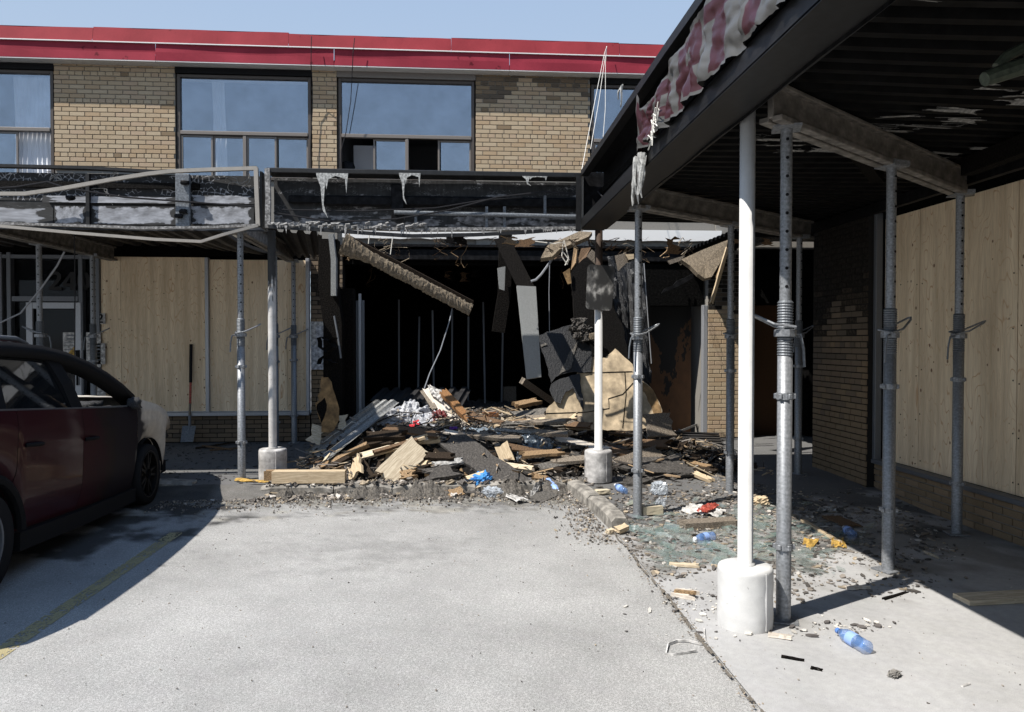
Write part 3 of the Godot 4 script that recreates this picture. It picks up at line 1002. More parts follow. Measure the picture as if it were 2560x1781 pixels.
	box(st, Vector3(-7.4, 1.5, -13.2), Vector3(4.6, 3.0, 0.08))
	box(st, Vector3(-9.7, 1.5, -12.2), Vector3(0.08, 3.0, 2.0))
	box(st, Vector3(-5.13, 1.5, -12.2), Vector3(0.06, 3.0, 2.0))
	box(st, Vector3(-7.4, 0.06, -12.1), Vector3(4.6, 0.08, 2.1))
	part(b, "shop_interior", st, "burnt_room")
	for k in 7:
		var p: Vector3 = [Vector3(-1.025, 1.459, -12.900), Vector3(-0.709, 1.552, -12.900), Vector3(-0.420, 1.552, -12.900), Vector3(-0.125, 1.552, -12.900), Vector3(0.166, 1.552, -12.900), Vector3(0.464, 1.552, -12.900), Vector3(0.747, 1.364, -12.900)][k]
		st = ST()
		bar(st, [Vector3(p.x, 0.3, -12.9), Vector3(p.x + 0.03 * sin(k * 2.3), 2.3 - 0.3 * absf(sin(k * 1.9)), -12.9 - 0.25 * (k % 2))], 0.011, 0.03)
		part(b, "stud", st, "alu_dull")
	for k in 5:
		var p: Vector3 = [Vector3(-1.655, 1.442, -11.600), Vector3(-1.608, 1.442, -11.600), Vector3(-1.545, 1.443, -11.500), Vector3(-1.491, 1.444, -11.400), Vector3(-1.445, 1.444, -11.400)][k]
		st = ST()
		bar(st, [Vector3(p.x, 0.2, p.z), Vector3(p.x, 2.2 + 0.1 * (k % 2), p.z)], 0.03 if k < 3 else 0.055, 0.04)
		part(b, "stud", st, "alu_dull" if k != 3 else "alu")
	# hanging strips of burnt ceiling inside the opening
	for k in 34:
		var x := r.randf_range(-1.6, 2.1)
		var z := r.randf_range(-11.4, -12.6)
		var l := r.randf_range(0.1, 0.34)
		var w := r.randf_range(0.05, 0.22)
		st = ST()
		prism(st, rough_poly(w, l, 0.9, 900 + k, 3), 0.012, Transform3D(Basis.from_euler(Vector3(PI / 2 + r.randf_range(-0.5, 0.5), r.randf_range(-0.8, 0.8), r.randf_range(-0.4, 0.4))), Vector3(x, 2.72 - l * 0.4, z)))
		part(b, "ceiling_shred", st, ["char", "wood_brown", "burnt_room", "char"][k % 4])
	# right of the opening: blackened jamb, burnt door, alcove pier, second door
	var doorx := Vector3(2.901, 1.445, -10.970)
	var doorr := Vector3(3.678, 1.444, -10.970)
	st = ST()
	grid(st, 1, 1, func(u, v): return Vector3(lerpf(doorx.x, doorr.x, u), lerpf(2.5, 0.0, v), -11.50))
	wall_block(b, "wall", Vector3(2.05, 0.08, zf - 0.5), Vector3(doorx.x, 2.75, zf), "burnt_room")
	wall_block(b, "wall", Vector3(doorx.x + 0.002, 2.12, zf - 0.25), Vector3(doorr.x + 0.05, 2.75, zf), "burnt_room")
	T.burnt_door = rgb_tex(256, 512, func(x, y):
		var u: float = x / 256.0
		var v: float = y / 512.0
		var nn: float = soot.get_noise_2d(u * 3.0, v * 6.0) * 0.25 + soot.get_noise_2d(u * 20.0, v * 30.0) * 0.06
		var edge: float = 0.30 + 0.36 * exp(-pow((u - 0.52) / 0.2, 2)) + nn
		var t := smoothstep(0.0, 0.05, v - edge)
		var g := 1.0 + nn * 0.6
		return Color(0.09, 0.085, 0.085).lerp(Color(0.40 * g, 0.275 * g, 0.17 * g), t))
	var dm = uvmat("burnt_door", T.burnt_door, 0.6)
	part(b, "door", st, dm)
	st = ST()
	tube(st, [Vector3(doorx.x + 0.1, 1.1, -11.50), Vector3(doorx.x + 0.1, 1.1, -11.45)], 0.03, 12)
	part(b, "door_lock", st, "alu")
	st = ST()
	box(st, Vector3(doorr.x + 0.045, 1.1, -11.0), Vector3(0.07, 2.05, 0.1), Basis(), 0.005)
	part(b, "door_jamb", st, "alu")
	var px0 := doorr.x + 0.085
	var ap = wall_block(b, "pier", Vector3(px0, 0.08, zf - 0.7), Vector3(px0 + 0.63, 3.0, zf + 0.12), "mortar")
	lay(b, ap, Vector3(px0, 0.12, zf + 0.12), Vector3.RIGHT, Vector3(0, 0, 1), 0.63, 2.9, 403, func(p, r): return "brick%d" % (r.randi() % 6) if p.y < 1.85 + r.randf() * 0.25 else ["brick_black0", "brick_black1", "brick_soot_shade1"][r.randi() % 3])  # near-black bricks higher up paint the shade above the sunlit part
	var sx := px0 + 0.64
	st = ST()
	grid(st, 1, 1, func(u, v): return Vector3(lerpf(sx - 0.3, sx + 1.0, u), lerpf(2.5, 0.0, v), -11.65))
	part(b, "door", st, "burnt_door_brown")
	wall_block(b, "wall", Vector3(sx, 2.16, zf - 0.8), Vector3(6.4, 2.75, zf), "burnt_room")
	wall_block(b, "wall", Vector3(sx + 1.0, 0.0, zf - 0.8), Vector3(6.4, 2.15, zf), "burnt_room")
	# pasted notices on the left pier
	for k in 3:
		var p: Vector3 = [Vector3(-2.044, 1.686, -11.040), Vector3(-1.984, 1.606, -11.040), Vector3(-2.019, 1.342, -11.040)][k]
		var s: Vector2 = [Vector2(0.24, 0.36), Vector2(0.2, 0.4), Vector2(0.28, 0.36)][k]
		wall_block(b, "notice", p + Vector3(-s.x / 2, -s.y / 2, -0.004 + k * 0.003), p + Vector3(s.x / 2, s.y / 2, -0.002 + k * 0.003), ["paper", "cloth_white", "cloth_white"][k])

func ST_entrance() -> SurfaceTool:
	var st := ST()
	for q in [[-8.2, 0.09], [-6.93, 0.08], [-6.62, 0.34], [-6.36, 0.06], [-5.38, 0.06], [-5.15, 0.06]]:
		box(st, Vector3(q[0], 1.47, -11.04), Vector3(q[1], 2.74, 0.1), Basis(), 0.006)
	var h := Vector3(-5.949, 2.181, -11.040)
	box(st, Vector3(-5.87, h.y, -11.04), Vector3(0.90, 0.07, 0.09))
	box(st, Vector3(-7.55, h.y, -11.04), Vector3(1.2, 0.06, 0.09))
	box(st, Vector3(-6.2, 2.78, -11.04), Vector3(2.1, 0.05, 0.09))
	return st

func text(parent, called, words, font, size, at: Vector3, m):
	var tm := TextMesh.new()
	tm.text = words
	tm.font = font
	tm.font_size = 64
	tm.pixel_size = size / 46.0
	tm.depth = 0.004
	var o := MeshInstance3D.new()
	o.name = called
	o.mesh = tm
	o.material_override = m
	parent.add_child(o, true)
	o.transform = world_of(parent).affine_inverse() * Transform3D(Basis(), at)
	return o

# ---------------------------------------------------------------- the side wing on the right
func side_building():
	var b = thing("side_wing", "single-storey brick side wing with sooty pier and boarded window", "building", Vector3(4.2, 0.0, -7.0))
	var soot := noise(91, 0.9, 3)
	var pw = wall_block(b, "pier", Vector3(4.17, -0.02, -8.42), Vector3(4.6, 3.1, -7.28), "mortar_soot")
	lay(b, pw, Vector3(4.17, 0.02, -8.42), Vector3(0, 0, 1), Vector3(-1, 0, 0), 1.14, 3.0, 501, func(p, r):
		var s: float = soot.get_noise_2d(p.z * 1.2, p.y * 0.5) * 0.7 + (p.y - 1.45) * 0.62 - (p.z + 7.85) * 0.25 + r.randf_range(-0.12, 0.12)
		return "brick_black0" if s > 0.42 else "brick_black1" if s > 0.22 else "brick_soot_shade1" if s > 0.02 else "brick_soot_shade0" if s > -0.25 else "brick_soot_shade2", 0.211, 0.0645, 6, 1)
	wall_block(b, "pier_side", Vector3(4.175, -0.02, -8.46), Vector3(7.0, 3.1, -8.422), "mortar_soot")
	var sw = wall_block(b, "sill_wall", Vector3(4.26, -0.02, -7.275), Vector3(4.6, 0.33, 4.0), "mortar")
	lay(b, sw, Vector3(4.26, 0.015, -7.275), Vector3(0, 0, 1), Vector3(-1, 0, 0), 5.6, 0.33, 502, func(_p, r): return ["brick_soot_shade2", "brick_soot_shade3", "brick_soot_shade2", "brick_soot_shade3", "brick_soot_shade2"][r.randi() % 5], 0.211, 0.0645, 0)
	var st := ST()
	box(st, Vector3(4.25, 0.352, -1.7), Vector3(0.11, 0.042, 11.1), Basis(), 0.005)
	box(st, Vector3(4.25, 1.62, -7.24), Vector3(0.07, 2.5, 0.05), Basis(), 0.005)
	part(b, "window_frame", st, "alu_dull")
	wall_block(b, "backing", Vector3(4.33, 0.34, -7.27), Vector3(4.6, 3.1, 4.0), "burnt_room")
	wall_block(b, "roof", Vector3(4.2, 3.1, -11.0), Vector3(9.0, 3.25, 4.0), "deck_soot")
	wall_block(b, "rear_wall", Vector3(7.0, 0.0, -11.0), Vector3(7.2, 3.1, 4.0), "burnt_room")

# ---------------------------------------------------------------- plywood sheets screwed over the openings
func ply_sheet(label, group, o: Vector3, right: Vector3, out: Vector3, w, h, k, u0):
	var t = thing("plywood_sheet", label, "plywood", o, 0.0, group)
	var st := ST()
	var up := Vector3.UP
	var a := o + out * 0.014
	# long side of the grain upright
	quad_uv(st, a, a + up * h, a + up * h + right * w, a + right * w, Vector2(0, u0), Vector2(h / 2.44, u0), Vector2(h / 2.44, u0 + w / 1.22), Vector2(0, u0 + w / 1.22))
	for e in [[o, right * w], [o + up * h, right * w], [o, up * h], [o + right * w, up * h]]:
		quad_uv(st, e[0], e[0] + e[1], e[0] + e[1] + out * 0.014, e[0] + out * 0.014, Vector2(0, 0), Vector2(0.5, 0), Vector2(0.5, 0.02), Vector2(0, 0.02))
	quad_uv(st, o, o + right * w, o + right * w + up * h, o + up * h, Vector2(0, 0), Vector2(0, 1), Vector2(1, 1), Vector2(1, 0))
	part(t, "face", st, "ply%d" % k)
	st = ST()
	var r := RandomNumberGenerator.new()
	r.seed = int(o.x * 100 + o.z * 37) + k
	for i in int(h / 0.42):
		for e in [0.03, w * 0.5, w - 0.03]:
			var p: Vector3 = o + right * (e + r.randf_range(-0.01, 0.01)) + up * (0.06 + i * 0.42 + r.randf_range(-0.04, 0.04)) + out * 0.0145
			box(st, p, Vector3(0.011, 0.011, 0.005))
	var s = part(t, "screws", st, "hole")
	s.set_meta("kind", "stuff")
	return t

func plywood():
	var g := "plywood sheets boarding the left shop window"
	var z := -11.045
	var xs := [-5.11, -4.80, -3.652]
	ply_sheet("narrow plywood strip at the left edge of the boarded shop window beside the door", g, Vector3(-5.115, 0.56, z), Vector3.RIGHT, Vector3(0, 0, 1), 0.27, 2.23, 0, 0.1)
	ply_sheet("wide plywood sheet behind the leaning shovel", g, Vector3(-4.84, 0.56, z), Vector3.RIGHT, Vector3(0, 0, 1), 1.185, 2.23, 1, 0.0)
	ply_sheet("plywood sheet between the window mullion and the two thin props", g, Vector3(-3.598, 0.56, z), Vector3.RIGHT, Vector3(0, 0, 1), 1.1, 2.2, 2, 0.0)
	ply_sheet("narrow plywood strip beside the sooty pier with pasted notices", g, Vector3(-2.494, 0.56, z), Vector3.RIGHT, Vector3(0, 0, 1), 0.27, 2.2, 3, 0.3)
	g = "plywood sheets boarding the side wing window"
	var ls := ["narrow plywood strip next to the sooty brick pier on the right", "plywood sheet behind the middle prop of the front beam", "plywood sheet behind the innermost prop of the front beam", "plywood sheet nearest the right edge of the picture", "plywood sheet just beyond the right edge of the picture"]
	var zz := -7.212
	var ws := [0.56, 1.215, 1.215, 1.215, 1.215]
	for k in 5:
		ply_sheet(ls[k], g, Vector3(4.322, 0.376, zz), Vector3(0, 0, 1), Vector3(-1, 0, 0), ws[k], 2.43, [2, 0, 3, 1, 2][k], [0.35, 0.0, 0.0, 0.0, 0.4][k])
		zz += ws[k] + 0.009

# ---------------------------------------------------------------- canopies
# ribbed steel deck: ribs run along dir from o, pitch across
func deck(st, o: Vector3, dir: Vector3, across: Vector3, pitch, n, dep, warp: Callable):
	var prof := [[0.0, 0.0], [0.34, 0.0], [0.44, 1.0], [0.90, 1.0], [1.0, 0.0]]
	var m := 8
	for i in n:
		for k in 4:
			for j in m:
				var e := []
				for q in [[k, j], [k, j + 1], [k + 1, j + 1], [k + 1, j]]:
					var u: float = (i + prof[q[0]][0]) * pitch
					var v: float = float(q[1]) / m
					e.append(o + across * u + dir * v + Vector3(0, prof[q[0]][1] * dep, 0) + warp.call(u, v))
				quad(st, e[0], e[1], e[2], e[3])

func i_beam(called, label, a: Vector3, b: Vector3, h := 0.19, w := 0.13, group = "", turned := 0.0):
	var t = thing(called, label, "beam", a, 0.0, group)
	var d := (b - a).normalized()
	for q in [["web", [0.0, h / 2, 0.035, h - 0.024]], ["flange", [0.0, h - 0.006, w * 0.8, 0.024]], ["flange", [-w / 4 - 0.006, 0.006, w / 2 - 0.008, 0.03]], ["flange", [w / 4 + 0.006, 0.006, w / 2 - 0.008, 0.03]]]:
		var side := d.cross(Vector3.UP).normalized()
		var st := ST()
		var o: Vector3 = side * q[1][0] + Vector3(0, q[1][1], 0)
		box(st, (a + b) / 2 + o, Vector3((b - a).length(), q[1][3], q[1][2]), frame_of(d), 0.004)
		part(t, q[0], st, "beam_metal")
	return t

func canopies():
	var st: SurfaceTool
	var flat := func(_u, _v): return Vector3.ZERO
	# --- left canopy with the bent sign box
	var c = thing("canopy", "left flat canopy with bent empty sign box, soot-stained grey panels", "canopy", Vector3(-5.0, 2.7, -9.3))
	st = ST()
	deck(st, Vector3(-2.65 - 0.25 * 40, 2.93, -7.9), Vector3(0, 0, -3.15), Vector3(1, 0, 0), 0.25, 40, 0.055, func(u, v): return Vector3(0, -0.16 * sstep(8.6, 10.0, u) * (0.4 + 0.6 * sin(v * 3.0)) - 0.02 * sin(u * 2.1) * v, 0))
	part(c, "deck", st, "deck_gray")
	st = ST()
	box(st, Vector3(-7.65, 3.16, -9.45), Vector3(10.0, 0.06, 3.25))
	part(c, "roof_felt", st, "felt_dark")
	st = ST()
	grid(st, 1, 1, func(u, v): return Vector3(lerpf(-4.75, -1.98, u), lerpf(3.28, 3.0, v), -7.86))
	part(c, "back_panel", st, "crackle")
	st = ST()
	grid(st, 1, 1, func(u, v): return Vector3(lerpf(-12, -4.752, u), lerpf(3.28, 3.0, v), -7.86))
	part(c, "back_panel", st, "soot_metal")
	st = ST()
	grid(st, 1, 1, func(u, v): return Vector3(lerpf(-12, -1.98, u), lerpf(3.0, 2.71, v), -7.865))
	part(c, "back_panel", st, "sootpanel")
	for q in [[Vector3(-4.186, 3.045, -7.800), Vector3(-2.859, 2.975, -7.800)], [Vector3(-2.743, 3.071, -7.800), Vector3(-2.097, 2.982, -7.800)], [Vector3(-5.904, 2.921, -7.800), Vector3(-4.084, 2.758, -7.800)], [Vector3(-4.075, 2.943, -7.800), Vector3(-3.768, 2.762, -7.800)], [Vector3(-3.725, 2.947, -7.800), Vector3(-2.861, 2.760, -7.800)], [Vector3(-2.749, 2.960, -7.800), Vector3(-2.099, 2.769, -7.800)]]:
		var p0: Vector3 = q[0]
		var p1: Vector3 = q[1]
		st = ST()
		var u0 := absf(p0.x * 0.37 - floorf(p0.x * 0.37)) * 0.5
		for f in [[Vector3(p0.x, p0.y, -7.82), Vector3(p1.x, p0.y, -7.82), Vector3(p1.x, p1.y, -7.815), Vector3(p0.x, p1.y, -7.815)]]:
			quad_uv(st, f[0], f[1], f[2], f[3], Vector2(0, 0), Vector2(1, 0), Vector2(1, 1), Vector2(0, 1))
		quad(st, Vector3(p0.x, p0.y, -7.82), Vector3(p0.x, p0.y, -7.86), Vector3(p1.x, p0.y, -7.86), Vector3(p1.x, p0.y, -7.82))
		part(c, "ash_panel", st, "ashpanel")
	st = ST()
	var up0 := Vector3(-2.695, 3.272, -7.800)
	prism(st, PackedVector2Array([Vector2(0, 0), Vector2(0.03, 0.07), Vector2(0.02, -0.12), Vector2(0.1, -0.2), Vector2(0.3, -0.21), Vector2(0.36, -0.14), Vector2(0.38, -0.02), Vector2(0.3, 0.03), Vector2(0.12, 0.02)]), 0.004, Transform3D(Basis(Vector3.RIGHT, Vector3(0, 0, 1), Vector3.UP), Vector3(up0.x, up0.y - 0.02, -7.85)))
	part(c, "paint_patch", st, "flake")
	var s0 := Vector3(-2.788, 3.285, -7.760)
	st = ST()
	box(st, Vector3(s0.x, 2.99, -7.77), Vector3(0.14, 0.56, 0.05), Basis(), 0.006)
	part(c, "stiffener", st, "galv_dull")
	for px in [Vector3(-3.731, 3.138, -7.800), Vector3(-5.465, 3.112, -7.800)]:
		st = ST()
		box(st, Vector3(px.x, 2.99, -7.80), Vector3(0.035, 0.54, 0.04))
		part(c, "stiffener", st, "soot_rail")
	for k in 4:
		var p: Vector3 = [Vector3(-2.752, 3.175, -7.720), Vector3(-2.816, 2.838, -7.720), Vector3(-2.770, 2.883, -7.720), Vector3(-3.883, 3.009, -7.750)][k]
		part(c, "fixing", lump_at(p, Vector3(0.09, 0.05, 0.05), 60 + k), "soot_metal")
	st = ST()
	bar(st, [Vector3(-12, 3.27, -7.86), Vector3(-4.590, 3.331, -7.820), Vector3(-3.764, 3.326, -7.820), Vector3(-3.079, 3.297, -7.820), Vector3(-2.764, 3.310, -7.800), Vector3(-2.046, 3.337, -7.750)], 0.07, 0.03)
	part(c, "top_flange", st, "soot_rail")
	st = ST()
	bar(st, [Vector3(-6.132, 2.958, -7.550), Vector3(-4.435, 3.003, -7.550), Vector3(-4.204, 3.006, -7.550), Vector3(-3.860, 3.064, -7.560), Vector3(-3.425, 3.155, -7.570), Vector3(-3.059, 3.224, -7.580), Vector3(-2.839, 3.256, -7.590), Vector3(-2.468, 3.281, -7.600), Vector3(-2.007, 3.302, -7.600)], 0.03, 0.036)
	part(c, "bent_rail", st, "pale_rail")
	st = ST()
	bar(st, [Vector3(-2.017, 3.308, -7.600), Vector3(-2.012, 3.122, -7.600), Vector3(-1.999, 2.727, -7.600)], 0.04, 0.04)
	part(c, "end_post", st, "pale_rail")
	st = ST()
	box(st, Vector3(-1.975, 2.995, -7.73), Vector3(0.02, 0.56, 0.24))
	part(c, "end_plate", st, "soot_rail")
	st = ST()
	bar(st, [Vector3(-6.177, 2.720, -7.600), Vector3(-4.467, 2.722, -7.600), Vector3(-3.811, 2.711, -7.600), Vector3(-3.138, 2.688, -7.580), Vector3(-2.541, 2.701, -7.580), Vector3(-1.999, 2.732, -7.600)], 0.05, 0.025)
	part(c, "bottom_rail", st, "ash_rail")
	st = ST()
	bar(st, [Vector3(-6.136, 2.724, -7.550), Vector3(-4.438, 2.690, -7.550), Vector3(-3.733, 2.629, -7.530), Vector3(-2.959, 2.569, -7.500), Vector3(-2.522, 2.552, -7.500), Vector3(-2.312, 2.627, -7.520), Vector3(-1.997, 2.729, -7.580)], 0.03, 0.028)
	part(c, "bent_rail", st, "pale_rail")
	st = ST()
	tube(st, [Vector3(-4.079, 3.158, -7.700), Vector3(-3.902, 3.099, -7.700), Vector3(-3.344, 3.018, -7.720), Vector3(-2.738, 2.980, -7.720), Vector3(-2.072, 2.947, -7.750)], 0.009, 6)
	tube(st, [Vector3(-5.106, 3.050, -7.700), Vector3(-4.375, 3.100, -7.700), Vector3(-4.079, 3.155, -7.700)], 0.009, 6)
	part(c, "wire", st, "cable_black")
	st = ST()
	var cr := RandomNumberGenerator.new()
	cr.seed = 31
	for p in [Vector3(-3.997, 3.203, -7.830), Vector3(-3.588, 3.225, -7.830), Vector3(-3.559, 3.115, -7.830), Vector3(-2.264, 3.198, -7.830)]:
		for k in 4:
			var w := [p]
			var a := cr.randf() * TAU
			for j in 4:
				a += cr.randf_range(-0.2, 1.1)
				w.append(w[-1] + Vector3(cos(a), sin(a), 0) * 0.045)
			tube(st, w, 0.004, 4)
	part(c, "curled_paint", st, "flake")
	var bd := [Vector3(-2.409, 2.972, -9.600), Vector3(-1.731, 2.928, -9.600), Vector3(-1.976, 2.778, -10.950), Vector3(-2.402, 2.788, -10.950)]
	st = ST()
	grid(st, 40, 8, func(u, v): return bd[0].lerp(bd[1], u).lerp(bd[3].lerp(bd[2], u), v) + Vector3(0, 0.05 * smoothstep(0.1, 0.25, fposmod(u * 4.0, 1.0)) * smoothstep(0.75, 0.6, fposmod(u * 4.0, 1.0)) - 0.06 * sin(v * 3.0) * u, 0))
	part(c, "bent_deck", st, "deck_gray")
	# --- middle sign box, roof behind it fallen in
	var mdl = thing("sign_box", "black soot-coated empty sign box above the rubble pile", "sign box", Vector3(-0.35, 2.7, -7.7))
	st = ST()
	box(st, Vector3(-0.325, 3.285, -7.70), Vector3(3.18, 0.05, 0.22), Basis(), 0.006)
	part(mdl, "top_rail", st, "soot_rail")
	st = ST()
	grid(st, 20, 3, func(u, v): return Vector3(lerpf(-1.9, 1.25, u), lerpf(3.26, 2.75, v), -7.835 + 0.008 * sin(u * 21.0) * sin(v * 4.0)))
	part(mdl, "back_panel", st, "sootpanel")
	for q in [[-1.905, "ash_rail"], [1.235, "soot_rail"]]:
		st = ST()
		bar(st, [Vector3(q[0], 3.3, -7.6), Vector3(q[0] + 0.006, 2.98, -7.6), Vector3(q[0], 2.71, -7.6)], 0.04, 0.05)
		part(mdl, "end_post", st, q[1])
	st = ST()
	box(st, Vector3(-1.012, 3.019, -7.760), Vector3(0.72, 0.11, 0.05), Basis(), 0.02)
	box(st, Vector3(0.311, 3.028, -7.770), Vector3(1.95, 0.11, 0.04), Basis(), 0.02)
	box(st, Vector3(-1.526, 3.030, -7.770), Vector3(0.42, 0.08, 0.04), Basis(), 0.01)
	part(mdl, "reflector_channel", st, "soot_metal")
	st = ST()
	box(st, Vector3(-0.625, 3.011, -7.730), Vector3(0.13, 0.36, 0.05), Basis(), 0.008)
	part(mdl, "ballast_box", st, "soot_metal")
	st = ST()
	tube(st, [Vector3(-0.656, 2.893, -7.680), Vector3(0.243, 2.885, -7.680), Vector3(1.223, 2.872, -7.680)], 0.022, 10)
	part(mdl, "conduit", st, "galv_dull")
	for q in [Vector3(-0.437, 2.812, -7.720), Vector3(0.294, 2.864, -7.740), Vector3(0.480, 2.866, -7.740), Vector3(0.904, 2.985, -7.740)]:
		st = ST()
		box(st, q, Vector3(0.028, 0.22, 0.05))
		part(mdl, "stiffener", st, "galv_dull")
	st = ST()
	bar(st, [Vector3(-1.903, 2.744, -7.600), Vector3(-1.324, 2.724, -7.600), Vector3(-0.469, 2.705, -7.600), Vector3(0.400, 2.718, -7.600), Vector3(1.202, 2.736, -7.600)], 0.10, 0.03)
	part(mdl, "bottom_rail", st, "ash_rail")
	st = ST()
	bar(st, [Vector3(-1.883, 2.713, -7.550), Vector3(-1.469, 2.694, -7.550), Vector3(-0.854, 2.655, -7.550), Vector3(-0.466, 2.635, -7.550), Vector3(0.160, 2.654, -7.550), Vector3(0.635, 2.681, -7.550), Vector3(1.199, 2.733, -7.580)], 0.03, 0.035)
	part(mdl, "sagging_rail", st, "soot_rail")
	st = ST()
	tube(st, [Vector3(-1.850, 2.864, -7.620), Vector3(-1.250, 2.778, -7.620), Vector3(-0.627, 2.817, -7.620), Vector3(-0.108, 2.910, -7.620), Vector3(0.402, 3.056, -7.640), Vector3(0.884, 3.118, -7.640), Vector3(1.211, 3.103, -7.660)], 0.008, 6)
	tube(st, [Vector3(-1.793, 2.900, -7.640), Vector3(-1.020, 2.894, -7.640), Vector3(-0.235, 2.936, -7.640), Vector3(0.243, 3.025, -7.660), Vector3(0.660, 3.060, -7.660)], 0.007, 6)
	part(mdl, "wire", st, "cable_black")
	var rr := RandomNumberGenerator.new()
	rr.seed = 77
	# melted plastic drips
	for q in [[Vector3(-1.265, 3.262, -7.585), 0.32, 0.45], [Vector3(-0.491, 3.275, -7.585), 0.22, 0.32], [Vector3(0.782, 3.264, -7.585), 0.26, 0.10]]:
		part(mdl, "melted_drip", drip(q[0], q[1], q[2], rr), "melt")
	st = ST()
	for k in 55:
		var u := rr.randf()
		var y: float = 2.715 - 0.03 * sin(u * PI)
		var big := rr.randf() < 0.25
		var p := Vector3(lerpf(-1.85, 1.2, u), y + 0.012, -7.54 + rr.randf_range(-0.01, 0.03))
		drip_to(st, p, rr.randf_range(0.01, 0.03), rr.randf_range(0.02, 0.05) if not big else rr.randf_range(0.05, 0.10))
	for k in 60:
		var u := rr.randf() * 0.5
		var p := Vector3(lerpf(-1.85, 1.2, u), 2.725 + rr.randf_range(-0.01, 0.03), -7.55 + rr.randf_range(0.0, 0.02))
		box(st, p, Vector3(rr.randf_range(0.02, 0.09), rr.randf_range(0.01, 0.035), 0.02), Basis.from_euler(Vector3(rr.randf(), rr.randf(), rr.randf() * 0.5)))
	var md = part(mdl, "melted_fringe", st, "ash_rail")
	md.set_meta("kind", "stuff")
	# --- right canopy
	var rc = thing("canopy", "right canopy with black ribbed steel deck and melted sign face", "canopy", Vector3(2.8, 2.7, -4.0))
	st = ST()
	deck(st, Vector3(1.50, 2.945, -8.35), Vector3(2.72, 0, 0), Vector3(0, 0, 1), 0.155, 79, 0.045, func(u, v): return Vector3(0, -0.012 * sin(u * 2.6 + v * 4.0), 0))
	part(rc, "deck", st, "deck_soot")
	st = ST()
	deck(st, Vector3(3.35, 2.945, -11.05), Vector3(0.87, 0, 0), Vector3(0, 0, 1), 0.155, 17, 0.045, func(u, v): return Vector3(0, -0.05 * (1.0 - v), 0))
	part(rc, "deck", st, "deck_soot")
	st = ST()
	box(st, Vector3(2.86, 3.14, -2.2), Vector3(2.74, 0.06, 12.3))
	part(rc, "roof_felt", st, "felt_dark")
	st = ST()
	box(st, Vector3(4.12, 2.885, -2.2), Vector3(0.06, 0.10, 12.3))
	part(rc, "ledger", st, "soot_metal")
	var L0 := -7.6
	var L1 := 3.9
	for q in [["top_rail", [Vector3(1.30, 3.305, L0), Vector3(1.30, 3.36, -4.5), Vector3(1.30, 3.37, L1)], 0.075, 0.06], ["bottom_rail", [Vector3(1.285, 2.785, L0), Vector3(1.285, 2.815, -4.5), Vector3(1.285, 2.82, L1)], 0.03, 0.11], ["soffit_plate", [Vector3(1.40, 2.735, L0), Vector3(1.40, 2.762, -4.5), Vector3(1.40, 2.77, L1)], 0.26, 0.012]]:
		st = ST()
		bar(st, q[1], q[2], q[3])
		part(rc, q[0], st, "soot_rail")
	st = ST()
	bar(st, [Vector3(1.43, 3.325, L0), Vector3(1.43, 3.38, -4.5), Vector3(1.43, 3.39, L1)], 0.20, 0.012)
	part(rc, "top_plate", st, "soot_metal")
	st = ST()
	grid(st, 60, 2, func(u, v): return Vector3(1.50 + 0.006 * sin(u * 60.0), lerpf(3.33, 2.74, v), lerpf(L0, L1, u)))
	part(rc, "back_panel", st, "soot_metal")
	st = ST()
	box(st, Vector3(1.275, 3.01, -7.625), Vector3(0.035, 0.58, 0.05), Basis(), 0.004)
	part(rc, "end_post", st, "pale_rail")
	st = ST()
	box(st, Vector3(1.4, 3.03, -7.66), Vector3(0.24, 0.60, 0.02))
	part(rc, "end_plate", st, "soot_metal")
	st = ST()
	tube(st, [Vector3(1.40, 2.9, -7.5), Vector3(1.38, 2.8, -6.8), Vector3(1.39, 2.95, -6.0), Vector3(1.42, 2.98, -5.0)], 0.012, 6)
	tube(st, [Vector3(1.42, 3.1, -7.5), Vector3(1.42, 2.86, -6.9), Vector3(1.40, 2.83, -6.2)], 0.008, 6)
	part(rc, "wire", st, "cable_black")
	st = ST()
	box(st, Vector3(2.95, 2.88, -5.2), Vector3(0.09, 0.11, 1.2), Basis.from_euler(Vector3(0, deg_to_rad(-38), 0)))
	box(st, Vector3(3.6, 2.87, -2.6), Vector3(0.09, 0.13, 5.4), Basis.from_euler(Vector3(0, deg_to_rad(-4), 0)))
	part(rc, "old_joist", st, "char")
	part(rc, "melted_drip", drip_x(Vector3(1.262, 3.549, -5.740), 0.16, 0.16, rr), "melt")
	st = ST()
	for k in 420:
		var z := rr.randf_range(-5.4, -1.5)
		var x := rr.randf_range(1.6, 4.0)
		if noise(5, 0.6, 2).get_noise_2d(x, z * 1.5) < 0.12:
			continue
		var l := rr.randf_range(0.04, 0.34)
		prism(st, rough_poly(l, rr.randf_range(0.02, 0.085), 0.95, 70 + k, 5), 0.002, Transform3D(Basis.from_euler(Vector3(rr.randf_range(-0.35, 0.35), rr.randf_range(-0.12, 0.12), rr.randf_range(-0.06, 0.06))), Vector3(x, 2.938, z)))
	var fl = part(rc, "paint_flakes", st, "flake")
	fl.set_meta("kind", "stuff")
	# torn bag caught under the deck
	st = ST()
	tube(st, [Vector3(1.925, 2.525, -2.600), Vector3(1.963, 2.539, -2.600), Vector3(2.066, 2.574, -2.600), Vector3(2.222, 2.594, -2.600)], [0.026, 0.03, 0.032, 0.03], 9)
	tube(st, [Vector3(1.987, 2.579, -2.620), Vector3(2.021, 2.616, -2.620), Vector3(2.099, 2.656, -2.620), Vector3(2.238, 2.701, -2.620)], [0.018, 0.02, 0.02, 0.02], 8)
	solo("melted_pipe", "dark green melted plastic pipe hanging under the right canopy deck", "pipe", st, mat("green_plastic", [0.06, 0.075, 0.05], 0.6, 0.0, T.patchy, 6.0))
	banner()
